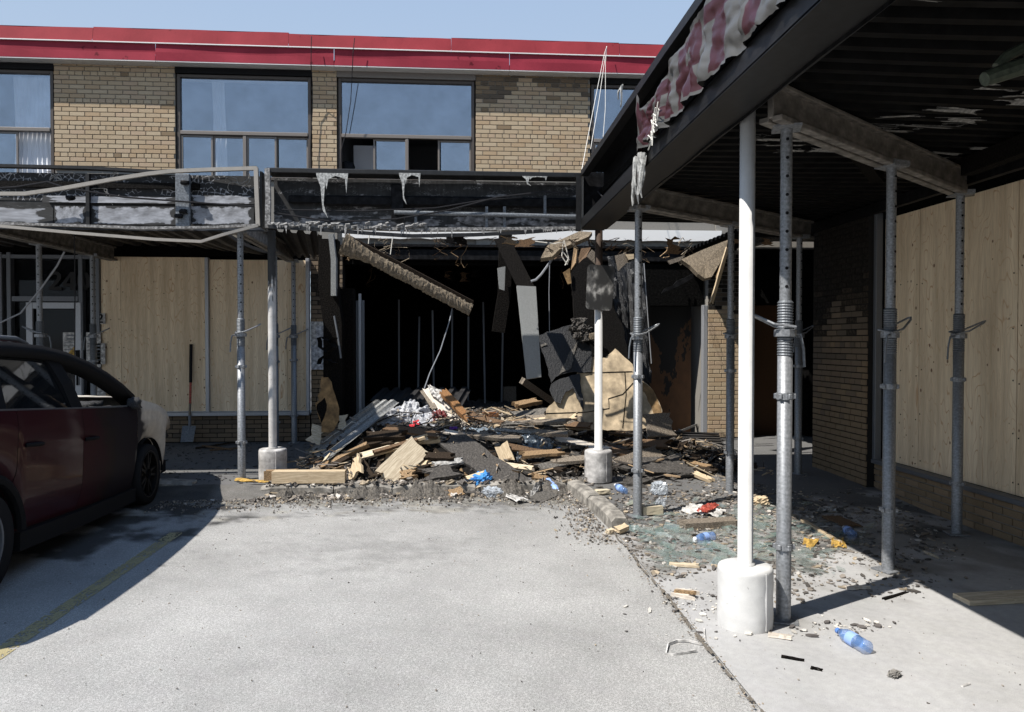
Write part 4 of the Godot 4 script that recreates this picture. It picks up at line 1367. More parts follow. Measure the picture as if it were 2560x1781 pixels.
	# beams and props
	i_beam("support_beam", "front shoring beam under the right canopy", Vector3(1.66, 2.745, -3.86), Vector3(4.1, 2.745, -5.74))
	i_beam("support_beam", "rear shoring beam under the right canopy", Vector3(1.52, 2.725, -6.33), Vector3(3.95, 2.725, -8.1))
	i_beam("support_beam", "shoring beam under the left canopy beside the sooty post", Vector3(-2.34, 2.735, -7.9), Vector3(-2.42, 2.735, -11.0))
	i_beam("support_beam", "shoring beam under the left canopy above the entrance", Vector3(-5.0, 2.735, -7.9), Vector3(-4.93, 2.735, -11.0))

func lump_at(p: Vector3, size, seed_) -> SurfaceTool:
	var st := ST()
	st.append_from(lump_mesh(size, 0.5, seed_, 3), 0, Transform3D(Basis(), p))
	return st

func drip_to(st, p: Vector3, w, l):
	tri(st, p + Vector3(-w / 2, 0, 0), p + Vector3(w / 2, 0, 0), p + Vector3(w * 0.1, -l, 0.004))
	tri(st, p + Vector3(-w / 2, 0, -0.006), p + Vector3(w * 0.1, -l, -0.002), p + Vector3(w / 2, 0, -0.006))

func drip(p: Vector3, w, l, r) -> SurfaceTool:
	var st := ST()
	var poly := PackedVector2Array([Vector2(-w / 2, 0), Vector2(w / 2, 0), Vector2(w * 0.48, -0.1 * l), Vector2(w * 0.44, -0.45 * l), Vector2(w * 0.40, -0.12 * l), Vector2(w * 0.1, -0.06 * l), Vector2(-w * 0.12, -0.14 * l), Vector2(-w * 0.18, -0.36 * l), Vector2(-w * 0.22, -0.2 * l), Vector2(-w * 0.27, -0.7 * l), Vector2(-w * 0.14, -1.0 * l), Vector2(-w * 0.3, -0.82 * l), Vector2(-w * 0.36, -0.3 * l), Vector2(-w * 0.46, -0.12 * l)])
	prism(st, poly, 0.01, Transform3D(Basis(Vector3.RIGHT, Vector3(0, 0, 1), Vector3.UP), p))
	return st

func drip_x(p: Vector3, w, l, r) -> SurfaceTool:
	var st := ST()
	st.append_from(mesh_of(drip(Vector3.ZERO, w, l, r)), 0, Transform3D(Basis(Vector3.UP, PI / 2), p))
	return st

func banner():
	# letters MART on a grey-white sheet, as printed before the fire
	var f := func(x, y):
		var u: float = x / 1024.0 * 7.8
		var v: float = y / 256.0
		var ink := false
		var k := int(floorf(u))
		var a := u - k
		if v > 0.06 and v < 0.95:
			var t := (v - 0.06) / 0.89
			match k:
				0:
					ink = a > 0.10 and a < 0.96 and (a < 0.34 or a > 0.74 or absf(absf(a - 0.54) - 0.22 * (1.0 - t * 1.3)) < 0.12)
				1:
					ink = absf(a - 0.5) < 0.14 + 0.34 * t and not (absf(a - 0.5) < -0.05 + 0.28 * t and (t > 0.80 or (t > 0.34 and t < 0.58)))
				2:
					ink = a > 0.08 and a < 0.88 and (a < 0.38 or t < 0.24 or (t > 0.44 and t < 0.62) or (t < 0.5 and a > 0.60) or (t > 0.55 and absf(a - 0.38 - t * 0.36) < 0.15))
				3:
					ink = a > 0.04 and a < 0.96 and (t < 0.24 or absf(a - 0.5) < 0.16)
				4:
					ink = a > 0.3 and a < 0.6
		return Color(0.215, 0.085, 0.10) if ink else Color(0.30, 0.297, 0.29)
	T.banner = rgb_tex(1024, 256, f)
	var m = uvmat("banner", T.banner, 0.38)
	var n := noise(99, 1.0, 3)
	var st := ST(true)
	grid(st, 150, 30, func(u, v):
		var z: float = lerpf(-5.12, -1.5, u)
		var far := sstep(0.055, 0.0, u)
		var sag: float = (0.04 + 0.15 * sstep(0.0, 0.05, u)) - 0.12 * sstep(0.10, 0.35, u)
		var top: float = 3.33 - sag
		var bot: float = 2.86 - 0.30 * far + 0.012 * n.get_noise_2d(u * 40.0, 7.0)
		var fold: float = 0.019 * sin(u * 62.0 + 1.5 * n.get_noise_2d(u * 9.0, 1.0) * 4.0) * (0.35 + 0.65 * v)
		var bulge: float = 0.03 + fold + 0.035 * n.get_noise_2d(u * 14.0, v * 1.8) + 0.03 * sstep(0.45, 0.9, v) * (0.5 + n.get_noise_2d(u * 20.0, 3.0))
		return Vector3(1.275 - clampf(bulge, -0.02, 0.12), lerpf(top, bot, v), z + 0.02 * n.get_noise_2d(u * 16.0 + 40, v * 3.0) - 0.06 * far * v))
	var b = solo("sign_sheet", "melted grey and maroon plastic sign face sagging from the right canopy", "sign", st, m)
	# torn strands hanging off its far end
	var r := RandomNumberGenerator.new()
	r.seed = 12
	st = ST()
	for k in 9:
		var p := Vector3(1.235, 2.791, -4.983) + Vector3(r.randf_range(-0.02, 0.01), r.randf_range(-0.02, 0.05), r.randf_range(-0.09, 0.09))
		var pts := [p]
		for j in 5:
			pts.append(pts[-1] + Vector3(r.randf_range(-0.012, 0.012), -r.randf_range(0.03, 0.075), r.randf_range(-0.02, 0.015)))
		tube(st, pts, [0.022, 0.018, 0.016, 0.012, 0.009, 0.003], 5)
	part(b, "torn_strands", st, "melt")
	# melted web of bare threads where the print burnt through
	st = ST()
	for k in 16:
		var p := Vector3(1.205, 2.897, -4.531) + Vector3(0, r.randf_range(-0.09, 0.10), r.randf_range(-0.07, 0.07))
		var pts := [p]
		var a := r.randf() * TAU
		for j in 3:
			a += r.randf_range(-0.7, 0.7)
			pts.append(pts[-1] + Vector3(0, sin(a) * 0.035, cos(a) * 0.035))
		tube(st, pts, 0.0045, 4)
	part(b, "melted_web", st, "cord_white")

# ---------------------------------------------------------------- posts and props
func prop_model():
	var t = thing("steel_prop", "", "prop", Vector3.ZERO, 0.0, "adjustable steel props holding up the canopies")
	var st := ST(true)
	st.set_smooth_group(-1)
	box(st, Vector3(0, 0.004, 0), Vector3(0.15, 0.008, 0.15))
	part(t, "base_plate", st, "galv", true)
	st = ST(true)
	lathe(st, [Vector2(0.040, 0.008), Vector2(0.040, 1.46), Vector2(0.033, 1.462)], 20)
	part(t, "outer_tube", st, "galv", true)
	st = ST(true)
	lathe(st, [Vector2(0.0315, 1.44), Vector2(0.0315, 2.70)], 20)
	var inner = part(t, "inner_tube", st, "galv", true)
	st = ST()
	for k in 9:
		for a in [0.12, PI + 0.12, PI * 0.5]:
			var q := Transform3D(Basis(Vector3.UP, a) * Basis(Vector3.RIGHT, PI / 2), Vector3(sin(a) * 0.0316, 1.84 + k * 0.1, cos(a) * 0.0316))
			lathe(st, [Vector2(0.0, 0.0012), Vector2(0.009, 0.0012), Vector2(0.009, -0.003)], 10, q)
	part(inner, "pin_holes", st, "hole", true)
	st = ST()
	var prof := []
	for k in 40:
		prof.append(Vector2(0.0435 if k % 2 else 0.0385, 1.46 + k * 0.0075))
	prof.append(Vector2(0.033, 1.765))
	lathe(st, prof, 18)
	part(t, "thread", st, "galv_dull", true)
	st = ST()
	lathe(st, [Vector2(0.044, 1.565), Vector2(0.060, 1.568), Vector2(0.060, 1.605), Vector2(0.044, 1.608)], 10)
	var nut = part(t, "nut", st, "galv", true)
	st = ST()
	tube(st, [Vector3(-0.055, 1.60, 0.05), Vector3(-0.05, 1.62, -0.05), Vector3(0.06, 1.635, -0.06), Vector3(0.19, 1.70, -0.02), Vector3(0.20, 1.705, 0.0), Vector3(0.18, 1.69, 0.015), Vector3(0.05, 1.625, 0.06), Vector3(-0.05, 1.60, 0.055)], 0.0075, 6)
	part(nut, "handle", st, "galv", true)
	st = ST()
	tube(st, [Vector3(-0.05, 1.585, 0.04), Vector3(-0.085, 1.58, 0.045), Vector3(-0.10, 1.50, 0.045), Vector3(-0.105, 1.40, 0.045)], 0.008, 6)
	part(nut, "locking_pin", st, "galv_dull", true)
	for y in [1.24, 0.41]:
		st = ST()
		lathe(st, [Vector2(0.0405, y - 0.018), Vector2(0.047, y - 0.018), Vector2(0.047, y + 0.018), Vector2(0.0405, y + 0.018)], 18)
		for a in 6:
			box(st, Vector3(cos(a * TAU / 6) * 0.049, y, sin(a * TAU / 6) * 0.049), Vector3(0.02, 0.028, 0.02), Basis(Vector3.UP, -a * TAU / 6), 0.003)
		part(t, "ring", st, "galv", true)
	st = ST()
	box(st, Vector3(0, 2.706, 0), Vector3(0.15, 0.012, 0.15))
	box(st, Vector3(0, 2.722, 0.078), Vector3(0.15, 0.03, 0.006))
	part(t, "head_plate", st, "galv", true)
	return t

func posts():
	var P := [
		[Vector3(1.80, 0.018, -3.97), 160, "nearest steel prop, beside the white front post"],
		[Vector3(2.90, 0.018, -4.79), 20, "middle steel prop of the front beam, in the shadow edge"],
		[Vector3(4.00, 0.018, -5.66), -10, "innermost steel prop of the front beam, close to the plywood"],
		[Vector3(1.57, 0.03, -6.39), 10, "outer steel prop of the rear beam, between kerb end and foam block"],
		[Vector3(2.70, 0.06, -7.19), 30, "middle steel prop of the rear beam, in front of the sunlit brick pier"],
		[Vector3(3.77, 0.095, -7.97), 15, "inner steel prop of the rear beam, next to the sooty brick pier"],
		[Vector3(-2.30, 0.103, -8.03), 15, "outer steel prop under the left canopy, beside the sooty white post"],
		[Vector3(-2.42, 0.103, -10.0), 10, "middle steel prop under the left canopy, half hidden by the sooty post"],
		[Vector3(-2.38, 0.103, -10.92), 5, "inner steel prop under the left canopy, against the plywood"],
		[Vector3(-5.0, 0.103, -9.25), 180, "steel prop in front of the entrance door above the car roof"],
		[Vector3(-4.93, 0.103, -10.4), 12, "steel prop by the entrance door's hinge side near the plywood edge"],
	]
	var model = prop_model()
	for k in P.size():
		var o = model
		if k > 0:
			o = model.duplicate()
			o.name = numbered("steel_prop")
			add_child(o)
		o.position = P[k][0]
		o.rotation.y = deg_to_rad(P[k][1])
		# a prop turned out a little more or less
		o.scale.y = ((2.745 if k < 3 else 2.725 if k < 6 else 2.735) - P[k][0].y - 0.002) / 2.7125
		o.set_meta("label", P[k][2])
	# white round posts set in painted concrete footings
	var W := [
		[Vector3(1.565, 0.01, -3.93), 0.147, 0.335, 2.93, "white_paint", "white_paint", "white round post in a clean white concrete footing, nearest the camera"],
		[Vector3(1.47, 0.10, -7.70), 0.145, 0.33, 1.98, "white_paint", "white_sooty", "white post behind the kerb carrying a smoke-stained plate"],
		[Vector3(-1.98, 0.10, -8.05), 0.145, 0.33, 2.75, "white_sooty", "white_sooty", "soot-streaked white post at the left of the rubble pile"],
	]
	for k in 3:
		var t = thing("canopy_post", W[k][6], "post", W[k][0], 0.0, "white canopy posts with concrete footings")
		var r: float = W[k][1]
		var h: float = W[k][2]
		var st := ST(true)
		var pr := [Vector2(0.0, h), Vector2(r - 0.02, h), Vector2(r - 0.006, h - 0.006), Vector2(r, h - 0.02)]
		for i in 6:
			pr.append(Vector2(r + 0.002 * sin(i * 2.1), h - 0.03 - (h - 0.03) * i / 5.0))
		lathe(st, pr, 40)
		var ft = part(t, "footing", st, W[k][5], true)
		st = ST()
		box(st, Vector3(r * 0.42, h / 2, r * 0.905), Vector3(0.008, h - 0.03, 0.004))
		part(ft, "form_seam", st, W[k][5], true)
		st = ST(true)
		var top: float = W[k][3] - W[k][0].y
		lathe(st, [Vector2(0.052, h - 0.004), Vector2(0.051, h + 0.012), Vector2(0.041, h + 0.016), Vector2(0.041, top), Vector2(0.0, top)], 28)
		part(t, "shaft", st, W[k][4], true)
		if k == 1:
			st = ST(true)
			lathe(st, [Vector2(0.0412, top), Vector2(0.0405, 2.85 - 0.1), Vector2(0.0, 2.75)], 20)
			part(t, "burnt_top", st, "burnt_steel", true)
		if k == 2:
			var sn2 := noise(38, 1.0, 4)
			st = ST(true)
			coloured_grid(st, 0.0, TAU, 0.345, 2.65, 28, 130, func(_x, _z): return 0.0, func(x, z):
				var e: float = sn2.get_noise_3d(cos(x) * 1.2, sin(x) * 1.2, z * 3.0) * 0.45 + sn2.get_noise_3d(cos(x) * 5.0, sin(x) * 5.0, z * 12.0) * 0.22
				var q := smoothstep(0.0, 0.12, (z - 1.95) * 0.9 + e)
				return Color(0.60, 0.585, 0.565).lerp(Color(0.035, 0.033, 0.032), q))
			var am = mesh_of(st)
			var arr = am.surface_get_arrays(0)
			for i in arr[Mesh.ARRAY_VERTEX].size():
				var v: Vector3 = arr[Mesh.ARRAY_VERTEX][i]
				arr[Mesh.ARRAY_VERTEX][i] = Vector3(cos(v.x) * 0.0416, v.z, sin(v.x) * 0.0416)
				arr[Mesh.ARRAY_NORMAL][i] = Vector3(cos(v.x), 0, sin(v.x))
			am = ArrayMesh.new()
			arr[Mesh.ARRAY_TANGENT] = null
			am.add_surface_from_arrays(Mesh.PRIMITIVE_TRIANGLES, arr)
			part(t, "sooty_paint", am, "car_burnt", true)
	# smoke-stained plate on the second post
	var sn := noise(33, 1.0, 4)
	T.plate = rgb_tex(128, 192, func(x, y):
		var v: float = sn.get_noise_2d(x * 0.012, y * 0.01) + 0.2 * sn.get_noise_2d(x * 0.05, y * 0.03)
		var g := 0.17 + 0.24 * smoothstep(-0.25, 0.5, v) + 0.26 * smoothstep(0.2, 0.8, v + y / 192.0 * 0.7 - 0.2)
		return Color(g, g * 0.985, g * 0.96))
	var pm = uvmat("smoke_plate", T.plate, 0.45, 0.1)
	var c := Vector3(1.472, 2.132, -7.620)
	var poly := PackedVector2Array()
	for q in [[1, 1, 0], [-1, 1, 1], [-1, -1, 2], [1, -1, 3]]:
		for j in 5:
			var a: float = PI / 2 * (q[2] + j / 4.0)
			poly.append(Vector2(q[0] * 0.105 + cos(a) * 0.04, q[1] * 0.195 + sin(a) * 0.04) * Vector2(1.0 if q[1] > 0 else 0.95, 1.0))
	var st := ST()
	prism(st, poly, 0.006, Transform3D(), Vector2(-0.15, 0.24), Vector2(0.3, -0.48))
	solo("metal_plate", "smoke-stained rounded metal plate on the middle white post", "plate", st, pm, Transform3D(Basis(Vector3.RIGHT, Vector3(0, 0.05, 1).normalized(), Vector3(0, 1, -0.05).normalized()) * Basis(Vector3.UP, deg_to_rad(4)), Vector3(c.x, c.y, -7.64)))

# ---------------------------------------------------------------- rubble pile
func rubble():
	var n := noise(111, 2.4, 4)
	var st := ST()
	var f := func(x, z):
		var d: float = -z
		return top_y(x, d) - 0.03 + 0.07 * n.get_noise_2d(x, z) * minf(1.0, mound_y(x, d) * 8.0) + 0.05 * n.get_noise_2d(x * 3.0, z * 3.0) * minf(1.0, mound_y(x, d) * 5.0)
	for i in 110:
		for j in 110:
			var e := []
			for o in [[0, 0], [1, 0], [1, 1], [0, 1]]:
				var x := lerpf(-2.0, 3.9, (i + o[0]) / 110.0)
				var z := lerpf(-7.76, -13.4, (j + o[1]) / 110.0)
				e.append(Vector3(x, f.call(x, z), z))
			if maxf(mound_y(e[0].x, -e[0].z), mound_y(e[2].x, -e[2].z)) < 0.02:
				continue
			quad(st, e[0], e[1], e[2], e[3])
	var o := MeshInstance3D.new()
	o.name = "rubble_heap"
	o.mesh = mesh_of(st)
	o.material_override = MT["rubble"]
	add_child(o)
	tag(o, "heap of ash, char and grit under the collapsed canopy", "rubble")
	o.set_meta("kind", "stuff")
	var W := "wood"
	# left half
	ribbed("roof_sheet", "long grey corrugated steel sheet leaning across the left of the pile", [Vector3(-1.889, 0.169, -9.300), Vector3(-1.410, 0.283, -8.140), Vector3(-0.704, 0.846, -8.890), Vector3(-0.979, 0.843, -8.940)], "corr_gray", 3, 0.045)
	ribbed("roof_sheet", "dark corrugated sheet lying inside the burnt shop", [Vector3(-1.301, 0.685, -10.600), Vector3(0.050, 0.668, -10.400), Vector3(0.202, 0.800, -11.900), Vector3(-1.232, 0.792, -11.900)], "corr_dark", 8, 0.05)
	board("timber", "pale laminated timber lying along the kerb", "timber", Vector3(-1.893, 0.188, -7.700), Vector3(-1.160, 0.183, -7.700), 0.13, 0.12, 0, "wood_pale", 0.1)
	board("timber", "short darker timber end at the left of the kerb timber", "timber", Vector3(-1.999, 0.186, -7.800), Vector3(-1.664, 0.191, -7.800), 0.1, 0.10, 0, "wood_tan", 0.4)
	board("plank", "wide cream plank leaning in the sun at the front of the pile", "plank", Vector3(-0.776, 0.123, -7.780), Vector3(-0.420, 0.438, -8.150), 0.28, 0.025, -52, "wood_cream", 0.15)
	board("plank", "cream plank lying behind the wide leaning plank", "plank", Vector3(-1.070, 0.314, -8.140), Vector3(-0.339, 0.494, -8.320), 0.10, 0.03, -35, "wood_cream", 0.4)
	board("plank", "brown weathered lath lying on the cream plank", "plank", Vector3(-0.921, 0.370, -8.050), Vector3(-0.447, 0.491, -8.180), 0.05, 0.035, -30, "wood_brown", 0.4)
	board("plank", "short ragged board with torn lower edge beside the wide plank", "plank", Vector3(-1.058, 0.125, -7.790), Vector3(-1.128, 0.301, -8.060), 0.24, 0.03, -62, "wood_pale", 0.55)
	board("plank", "dark board wedged under the wide cream plank", "plank", Vector3(-0.910, 0.117, -7.870), Vector3(-1.062, 0.289, -8.080), 0.1, 0.03, -30, "wood_char", 0.5)
	board("plank", "long split stick with pale edge at the left of the pile", "plank", Vector3(-1.500, 0.193, -8.140), Vector3(-1.003, 0.432, -8.300), 0.07, 0.05, -25, "wood_tan", 0.6)
	board("plank", "charred stick lying below the split stick", "plank", Vector3(-1.435, 0.175, -8.060), Vector3(-1.201, 0.305, -8.210), 0.09, 0.05, -20, "wood_char", 0.7)
	board("plank", "charred fibrous board, upper of the two below the white cloth", "plank", Vector3(-1.047, 0.502, -8.380), Vector3(-0.578, 0.521, -8.300), 0.16, 0.06, -25, "wood_char", 0.6)
	board("plank", "charred fibrous board, lower of the two below the white cloth", "plank", Vector3(-1.082, 0.432, -8.370), Vector3(-0.693, 0.455, -8.300), 0.18, 0.06, -25, "wood_char", 0.6)
	board("panel", "brown panel edge sticking out below the printed cloth", "panel", Vector3(-0.844, 0.597, -8.480), Vector3(-0.215, 0.515, -8.360), 0.16, 0.025, -20, "wood_brown", 0.6)
	board("plank", "splintered pale stub at the right of the charred boards", "plank", Vector3(-0.437, 0.452, -8.310), Vector3(-0.205, 0.467, -8.310), 0.09, 0.04, -20, "wood_pale", 0.9)
	crumpled("cloth", "crumpled pale blue cloth on top of the pile", "cloth", [Vector3(-1.132, 0.582, -8.800), Vector3(-0.697, 0.550, -8.800), Vector3(-0.477, 0.749, -9.100), Vector3(-0.846, 0.732, -9.100)], "cloth_white", 0.045, 14, 4.0)
	crumpled("cloth", "pale cloth folded behind the crumpled blue cloth", "cloth", [Vector3(-0.836, 0.703, -9.200), Vector3(-0.463, 0.690, -9.200), Vector3(-0.513, 0.814, -9.400), Vector3(-0.654, 0.815, -9.400)], "cloth_white", 0.04, 15, 4.0)
	var pc = crumpled("printed_bag", "white bag with red print beside the dark red bundle", "bag", [Vector3(-0.673, 0.620, -8.850), Vector3(-0.254, 0.537, -8.800), Vector3(-0.224, 0.708, -9.100), Vector3(-0.421, 0.769, -9.150)], "cloth_white", 0.05, 16, 4.0)
	var bst := ST()
	for q in [[Vector3(-0.501, 0.622, -8.820), 0.07, 0.02, 0.5], [Vector3(-0.481, 0.596, -8.800), 0.05, 0.02, -0.6], [Vector3(-0.528, 0.605, -8.800), 0.02, 0.06, 0.2], [Vector3(-0.550, 0.579, -8.780), 0.06, 0.03, 0.1]]:
		box(bst, q[0], Vector3(q[1], q[2], 0.012), Basis.from_euler(Vector3(-0.5, 0, q[3])))
	part(pc, "red_print", bst, "print_red")
	lump("bundle", "dark red shiny bundle on the pile", "bundle", Vector3(-0.230, 0.645, -8.950), Vector3(0.17, 0.18, 0.16), "cloth_red", 0.9, Vector3.ZERO, "", 10, 2.0, false)
	# broken white boards and rusty timber, middle
	for k in 4:
		var p: Array = [[Vector3(-0.400, 1.009, -9.350), Vector3(-0.066, 0.576, -8.950)], [Vector3(-0.288, 0.911, -9.300), Vector3(0.031, 0.536, -8.950)], [Vector3(-0.126, 0.752, -9.150), Vector3(0.079, 0.536, -8.950)], [Vector3(-0.452, 0.965, -9.400), Vector3(-0.282, 0.738, -9.100)]][k]
		board("trim_board", ["flaking white trim board, longest of the fanned white boards", "flaking white trim board in the middle of the fan", "shortest flaking white trim board of the fan", "grey splintered board at the top of the white fan"][k], "board", p[0], p[1], [0.13, 0.12, 0.10, 0.08][k], 0.02, [-40, -35, -30, -40][k], "white_flaky" if k < 3 else "wood_gray", 0.6)
	board("timber", "rust-stained split timber over the white trim boards", "timber", Vector3(-0.206, 0.957, -9.200), Vector3(0.146, 0.608, -8.900), 0.11, 0.06, -25, "wood_rust", 0.7)
	crumpled("paper", "torn white sheet caught on the rust-stained timber", "paper", [Vector3(-0.344, 0.918, -9.200), Vector3(-0.204, 0.826, -9.100), Vector3(-0.177, 0.944, -9.250), Vector3(-0.388, 1.032, -9.300)], "paper", 0.02, 18, 4.0)
	lump("insulation_clump", "tan insulation clump below the white trim boards", "insulation", Vector3(-0.073, 0.595, -8.690), Vector3(0.2, 0.1, 0.14), "fibre_tan", 0.8)
	lump("wrapper", "purple wrapper on the pile beside the blue-grey cloth", "wrapper", Vector3(-0.057, 0.565, -8.620), Vector3(0.10, 0.035, 0.06), "purple", 0.9)
	# hanging / leaning burnt leftovers at the left
	st = ST()
	var bp := PackedVector2Array()
	for q in [[300, 0], [345, 60], [360, 150], [395, 250], [440, 400], [440, 560], [400, 640], [370, 700], [300, 725], [215, 715], [215, 600], [190, 560], [165, 470], [150, 400], [135, 340], [180, 300], [165, 240], [205, 180], [200, 80], [215, 0]]:
		bp.append(Vector2((q[0] - 300) / 1130.0, (360 - q[1]) / 1130.0))
	prism(st, bp, 0.02, Transform3D(Basis(Vector3.RIGHT, Vector3(0, 0.1, 1).normalized(), Vector3(0, 1, -0.1).normalized()), Vector3.ZERO))
	var tb = solo("burnt_board", "ragged tan board with a burnt hole, standing left of the corrugated sheet", "board", st, "tan_burnt", Transform3D(Basis(Vector3.UP, deg_to_rad(8)), Vector3(-1.517, 0.834, -8.750)))
	st = ST()
	var hp := PackedVector2Array()
	for q in [[255, 265], [285, 360], [280, 430], [245, 540], [215, 600], [200, 540], [170, 470], [150, 400], [160, 350], [215, 310]]:
		hp.append(Vector2((q[0] - 300) / 1130.0, (360 - q[1]) / 1130.0))
	prism(st, hp, 0.024, Transform3D(Basis(Vector3.RIGHT, Vector3(0, 0.1, 1).normalized(), Vector3(0, 1, -0.1).normalized()), Vector3.ZERO))
	part(tb, "burn_mark", st, "char", true)
	board("board_scrap", "pale board scrap behind the ragged tan board", "board", Vector3(-1.769, 0.500, -8.900), Vector3(-1.601, 0.441, -8.900), 0.24, 0.02, -60, "wood_cream", 0.3)
	board("board_scrap", "pale board scrap under the upper end of the corrugated sheet", "board", Vector3(-1.459, 0.587, -8.950), Vector3(-1.307, 0.624, -8.950), 0.2, 0.02, -60, "wood_cream", 0.4)
	# right half
	board("felt_slab", "long slab of gravelled roofing felt sliding down to the kerb", "roofing felt", Vector3(-0.119, 0.492, -8.390), Vector3(0.656, 0.029, -7.560), 0.34, 0.035, -24, "felt", 0.35)
	board("felt_slab", "dark roofing slab under the long felt slab", "roofing felt", Vector3(-0.210, 0.453, -8.420), Vector3(0.392, 0.092, -7.730), 0.3, 0.03, -30, "felt_dark", 0.5)
	crumpled("cloth", "blue-grey cloth draped over the middle of the pile", "cloth", [Vector3(-0.040, 0.529, -8.850), Vector3(0.651, 0.354, -8.350), Vector3(0.644, 0.459, -8.750), Vector3(0.291, 0.567, -9.000)], "cloth_blue", 0.03, 22, 3.0)
	board("plank", "dark lath lying on the blue-grey cloth", "plank", Vector3(0.273, 0.519, -8.750), Vector3(0.460, 0.383, -8.350), 0.07, 0.015, -25, "wood_gray", 0.4)
	board("panel", "white-edged panel under the blue-grey cloth", "panel", Vector3(-0.176, 0.540, -8.530), Vector3(0.118, 0.484, -8.510), 0.12, 0.02, -15, "white_flaky", 0.4)
	board("plank", "grooved tan board standing beside the pale batten", "plank", Vector3(0.552, 0.232, -8.100), Vector3(0.469, 0.432, -8.190), 0.17, 0.02, -65, "wood_pale", 0.2)
	board("batten", "pale batten lying in front of the grooved board", "batten", Vector3(0.476, 0.231, -8.000), Vector3(0.802, 0.194, -7.940), 0.08, 0.025, -30, "wood_cream", 0.3)
	rail("steel_rail", "upper bent steel channel across the pile", Vector3(0.417, 0.560, -8.590), Vector3(1.240, 0.482, -8.560), 0.06, "corr_gray")
	rail("steel_rail", "lower steel channel running behind the plastic film", Vector3(0.582, 0.481, -8.540), Vector3(1.456, 0.360, -8.440), 0.07, "corr_dark")
	rail("steel_rail", "dark channel running to the second white post", Vector3(0.936, 0.383, -8.450), Vector3(1.644, 0.305, -8.490), 0.06, "corr_dark")
	crumpled("plastic_film", "crinkled grey plastic film in the middle of the pile", "plastic", [Vector3(0.639, 0.314, -8.310), Vector3(1.042, 0.307, -8.330), Vector3(1.119, 0.430, -8.500), Vector3(0.703, 0.486, -8.530)], "bag_gray", 0.05, 24, 6.0)
	crumpled("plastic_film", "clear plastic scrap hanging below the grey film", "plastic", [Vector3(0.637, 0.246, -8.170), Vector3(0.727, 0.252, -8.180), Vector3(0.738, 0.333, -8.300), Vector3(0.657, 0.341, -8.310)], "bag_clear", 0.03, 25, 5.0)
	bottle("water_bottle", "clear bottle with orange cap under the steel channels", Vector3(1.135, 0.349, -8.410), Vector3(1.162, 0.301, -8.300), 0.034, "bag_gray", "cap_orange")
	bottle("water_bottle", "pale blue bottle lying by the felt slab's lower end", Vector3(0.933, 0.101, -7.730), Vector3(1.021, 0.030, -7.470), 0.04, "bottle_label", "cap_white")
	var bag = lump("plastic_bag", "crumpled bright blue plastic bag against the kerb", "bag", Vector3(0.216, 0.094, -7.730), Vector3(0.27, 0.19, 0.2), "bag_blue", 0.55, Vector3(0.3, 0, 0.3), "", 9, 2.6, true, 0.2)
	lump("plastic_bag", "clear and violet plastic bag spilling beside the bright blue bag", "bag", Vector3(0.348, 0.019, -7.510), Vector3(0.22, 0.12, 0.2), "bag_clear", 0.55, Vector3(0.2, 0.5, 0), "", 8, 2.6)
	crumpled("paper", "white paper scrap in the grit below the felt slab", "paper", [Vector3(0.455, 0.020, -7.380), Vector3(0.568, 0.019, -7.080), Vector3(0.668, 0.039, -7.160), Vector3(0.522, 0.049, -7.310)], "paper", 0.02, 26, 3.0)
	crumpled("paper", "torn grey paper leaning by the pale blue bottle", "paper", [Vector3(0.715, 0.020, -7.400), Vector3(0.776, 0.019, -7.360), Vector3(0.899, 0.118, -7.730), Vector3(0.798, 0.100, -7.570)], "paper_gray", 0.03, 27, 3.0)
	board("felt_slab", "grey shingle scrap lying in front of the torn grey paper", "roofing felt", Vector3(0.729, 0.019, -7.140), Vector3(0.980, 0.028, -7.500), 0.16, 0.02, -20, "felt_pale", 0.5)
	board("felt_slab", "pale curved roofing scrap right of the batten", "roofing felt", Vector3(0.828, 0.194, -7.940), Vector3(1.158, 0.241, -8.050), 0.15, 0.03, -20, "felt_pale", 0.5)
	board("plank", "flat brown board behind the pale roofing scrap", "plank", Vector3(0.957, 0.287, -8.230), Vector3(1.265, 0.274, -8.230), 0.2, 0.02, -10, "wood_gray", 0.4)
	board("plank", "tan board lying left of the second footing", "plank", Vector3(1.180, 0.244, -8.140), Vector3(1.418, 0.256, -8.220), 0.13, 0.02, -15, "wood_tan", 0.4)
	board("plank", "charred board leaning on the second footing", "plank", Vector3(1.237, 0.153, -7.960), Vector3(1.475, 0.364, -8.230), 0.10, 0.03, -50, "wood_char", 0.6)
	lump("rust_block", "rusty orange block at the back of the pile", "block", Vector3(0.417, 0.603, -9.720), Vector3(0.25, 0.10, 0.12), "rust", 0.15, Vector3(0, 0.1, 0), "", 4, 1.6, true, 0.95)
	lump("sheet_box", "grey scorched metal box standing behind the rusty block", "box", Vector3(0.910, 0.580, -12.940) + Vector3(0, 0.02, -0.3), Vector3(0.28, 0.42, 0.2), "wood_gray", 0.06, Vector3(0, 0.1, 0.02), "", 4, 1.6, true, 1.0)
	board("beam_end", "scorched timber bar leaning down from the right of the opening", "timber", Vector3(0.881, 1.030, -10.220), Vector3(1.466, 0.631, -10.950), 0.07, 0.09, -20, "wood_gray", 0.2)
	lump("charred_stump", "broken timber stump with ash-grey top", "timber", Vector3(1.011, 0.605, -10.350), Vector3(0.4, 0.2, 0.24), "char", 0.5, Vector3(0, 0.2, -0.25), "", 7, 1.6, true, 0.8)
	board("plank", "tan slab on top of the broken stump", "plank", Vector3(0.734, 0.732, -9.680), Vector3(1.084, 0.777, -9.880), 0.15, 0.05, -15, "wood_tan", 0.5)
	board("plank", "pale stick pointing at the broken stump", "plank", Vector3(0.426, 0.553, -8.770), Vector3(0.822, 0.612, -9.600), 0.06, 0.03, -20, "wood_pale", 0.4)
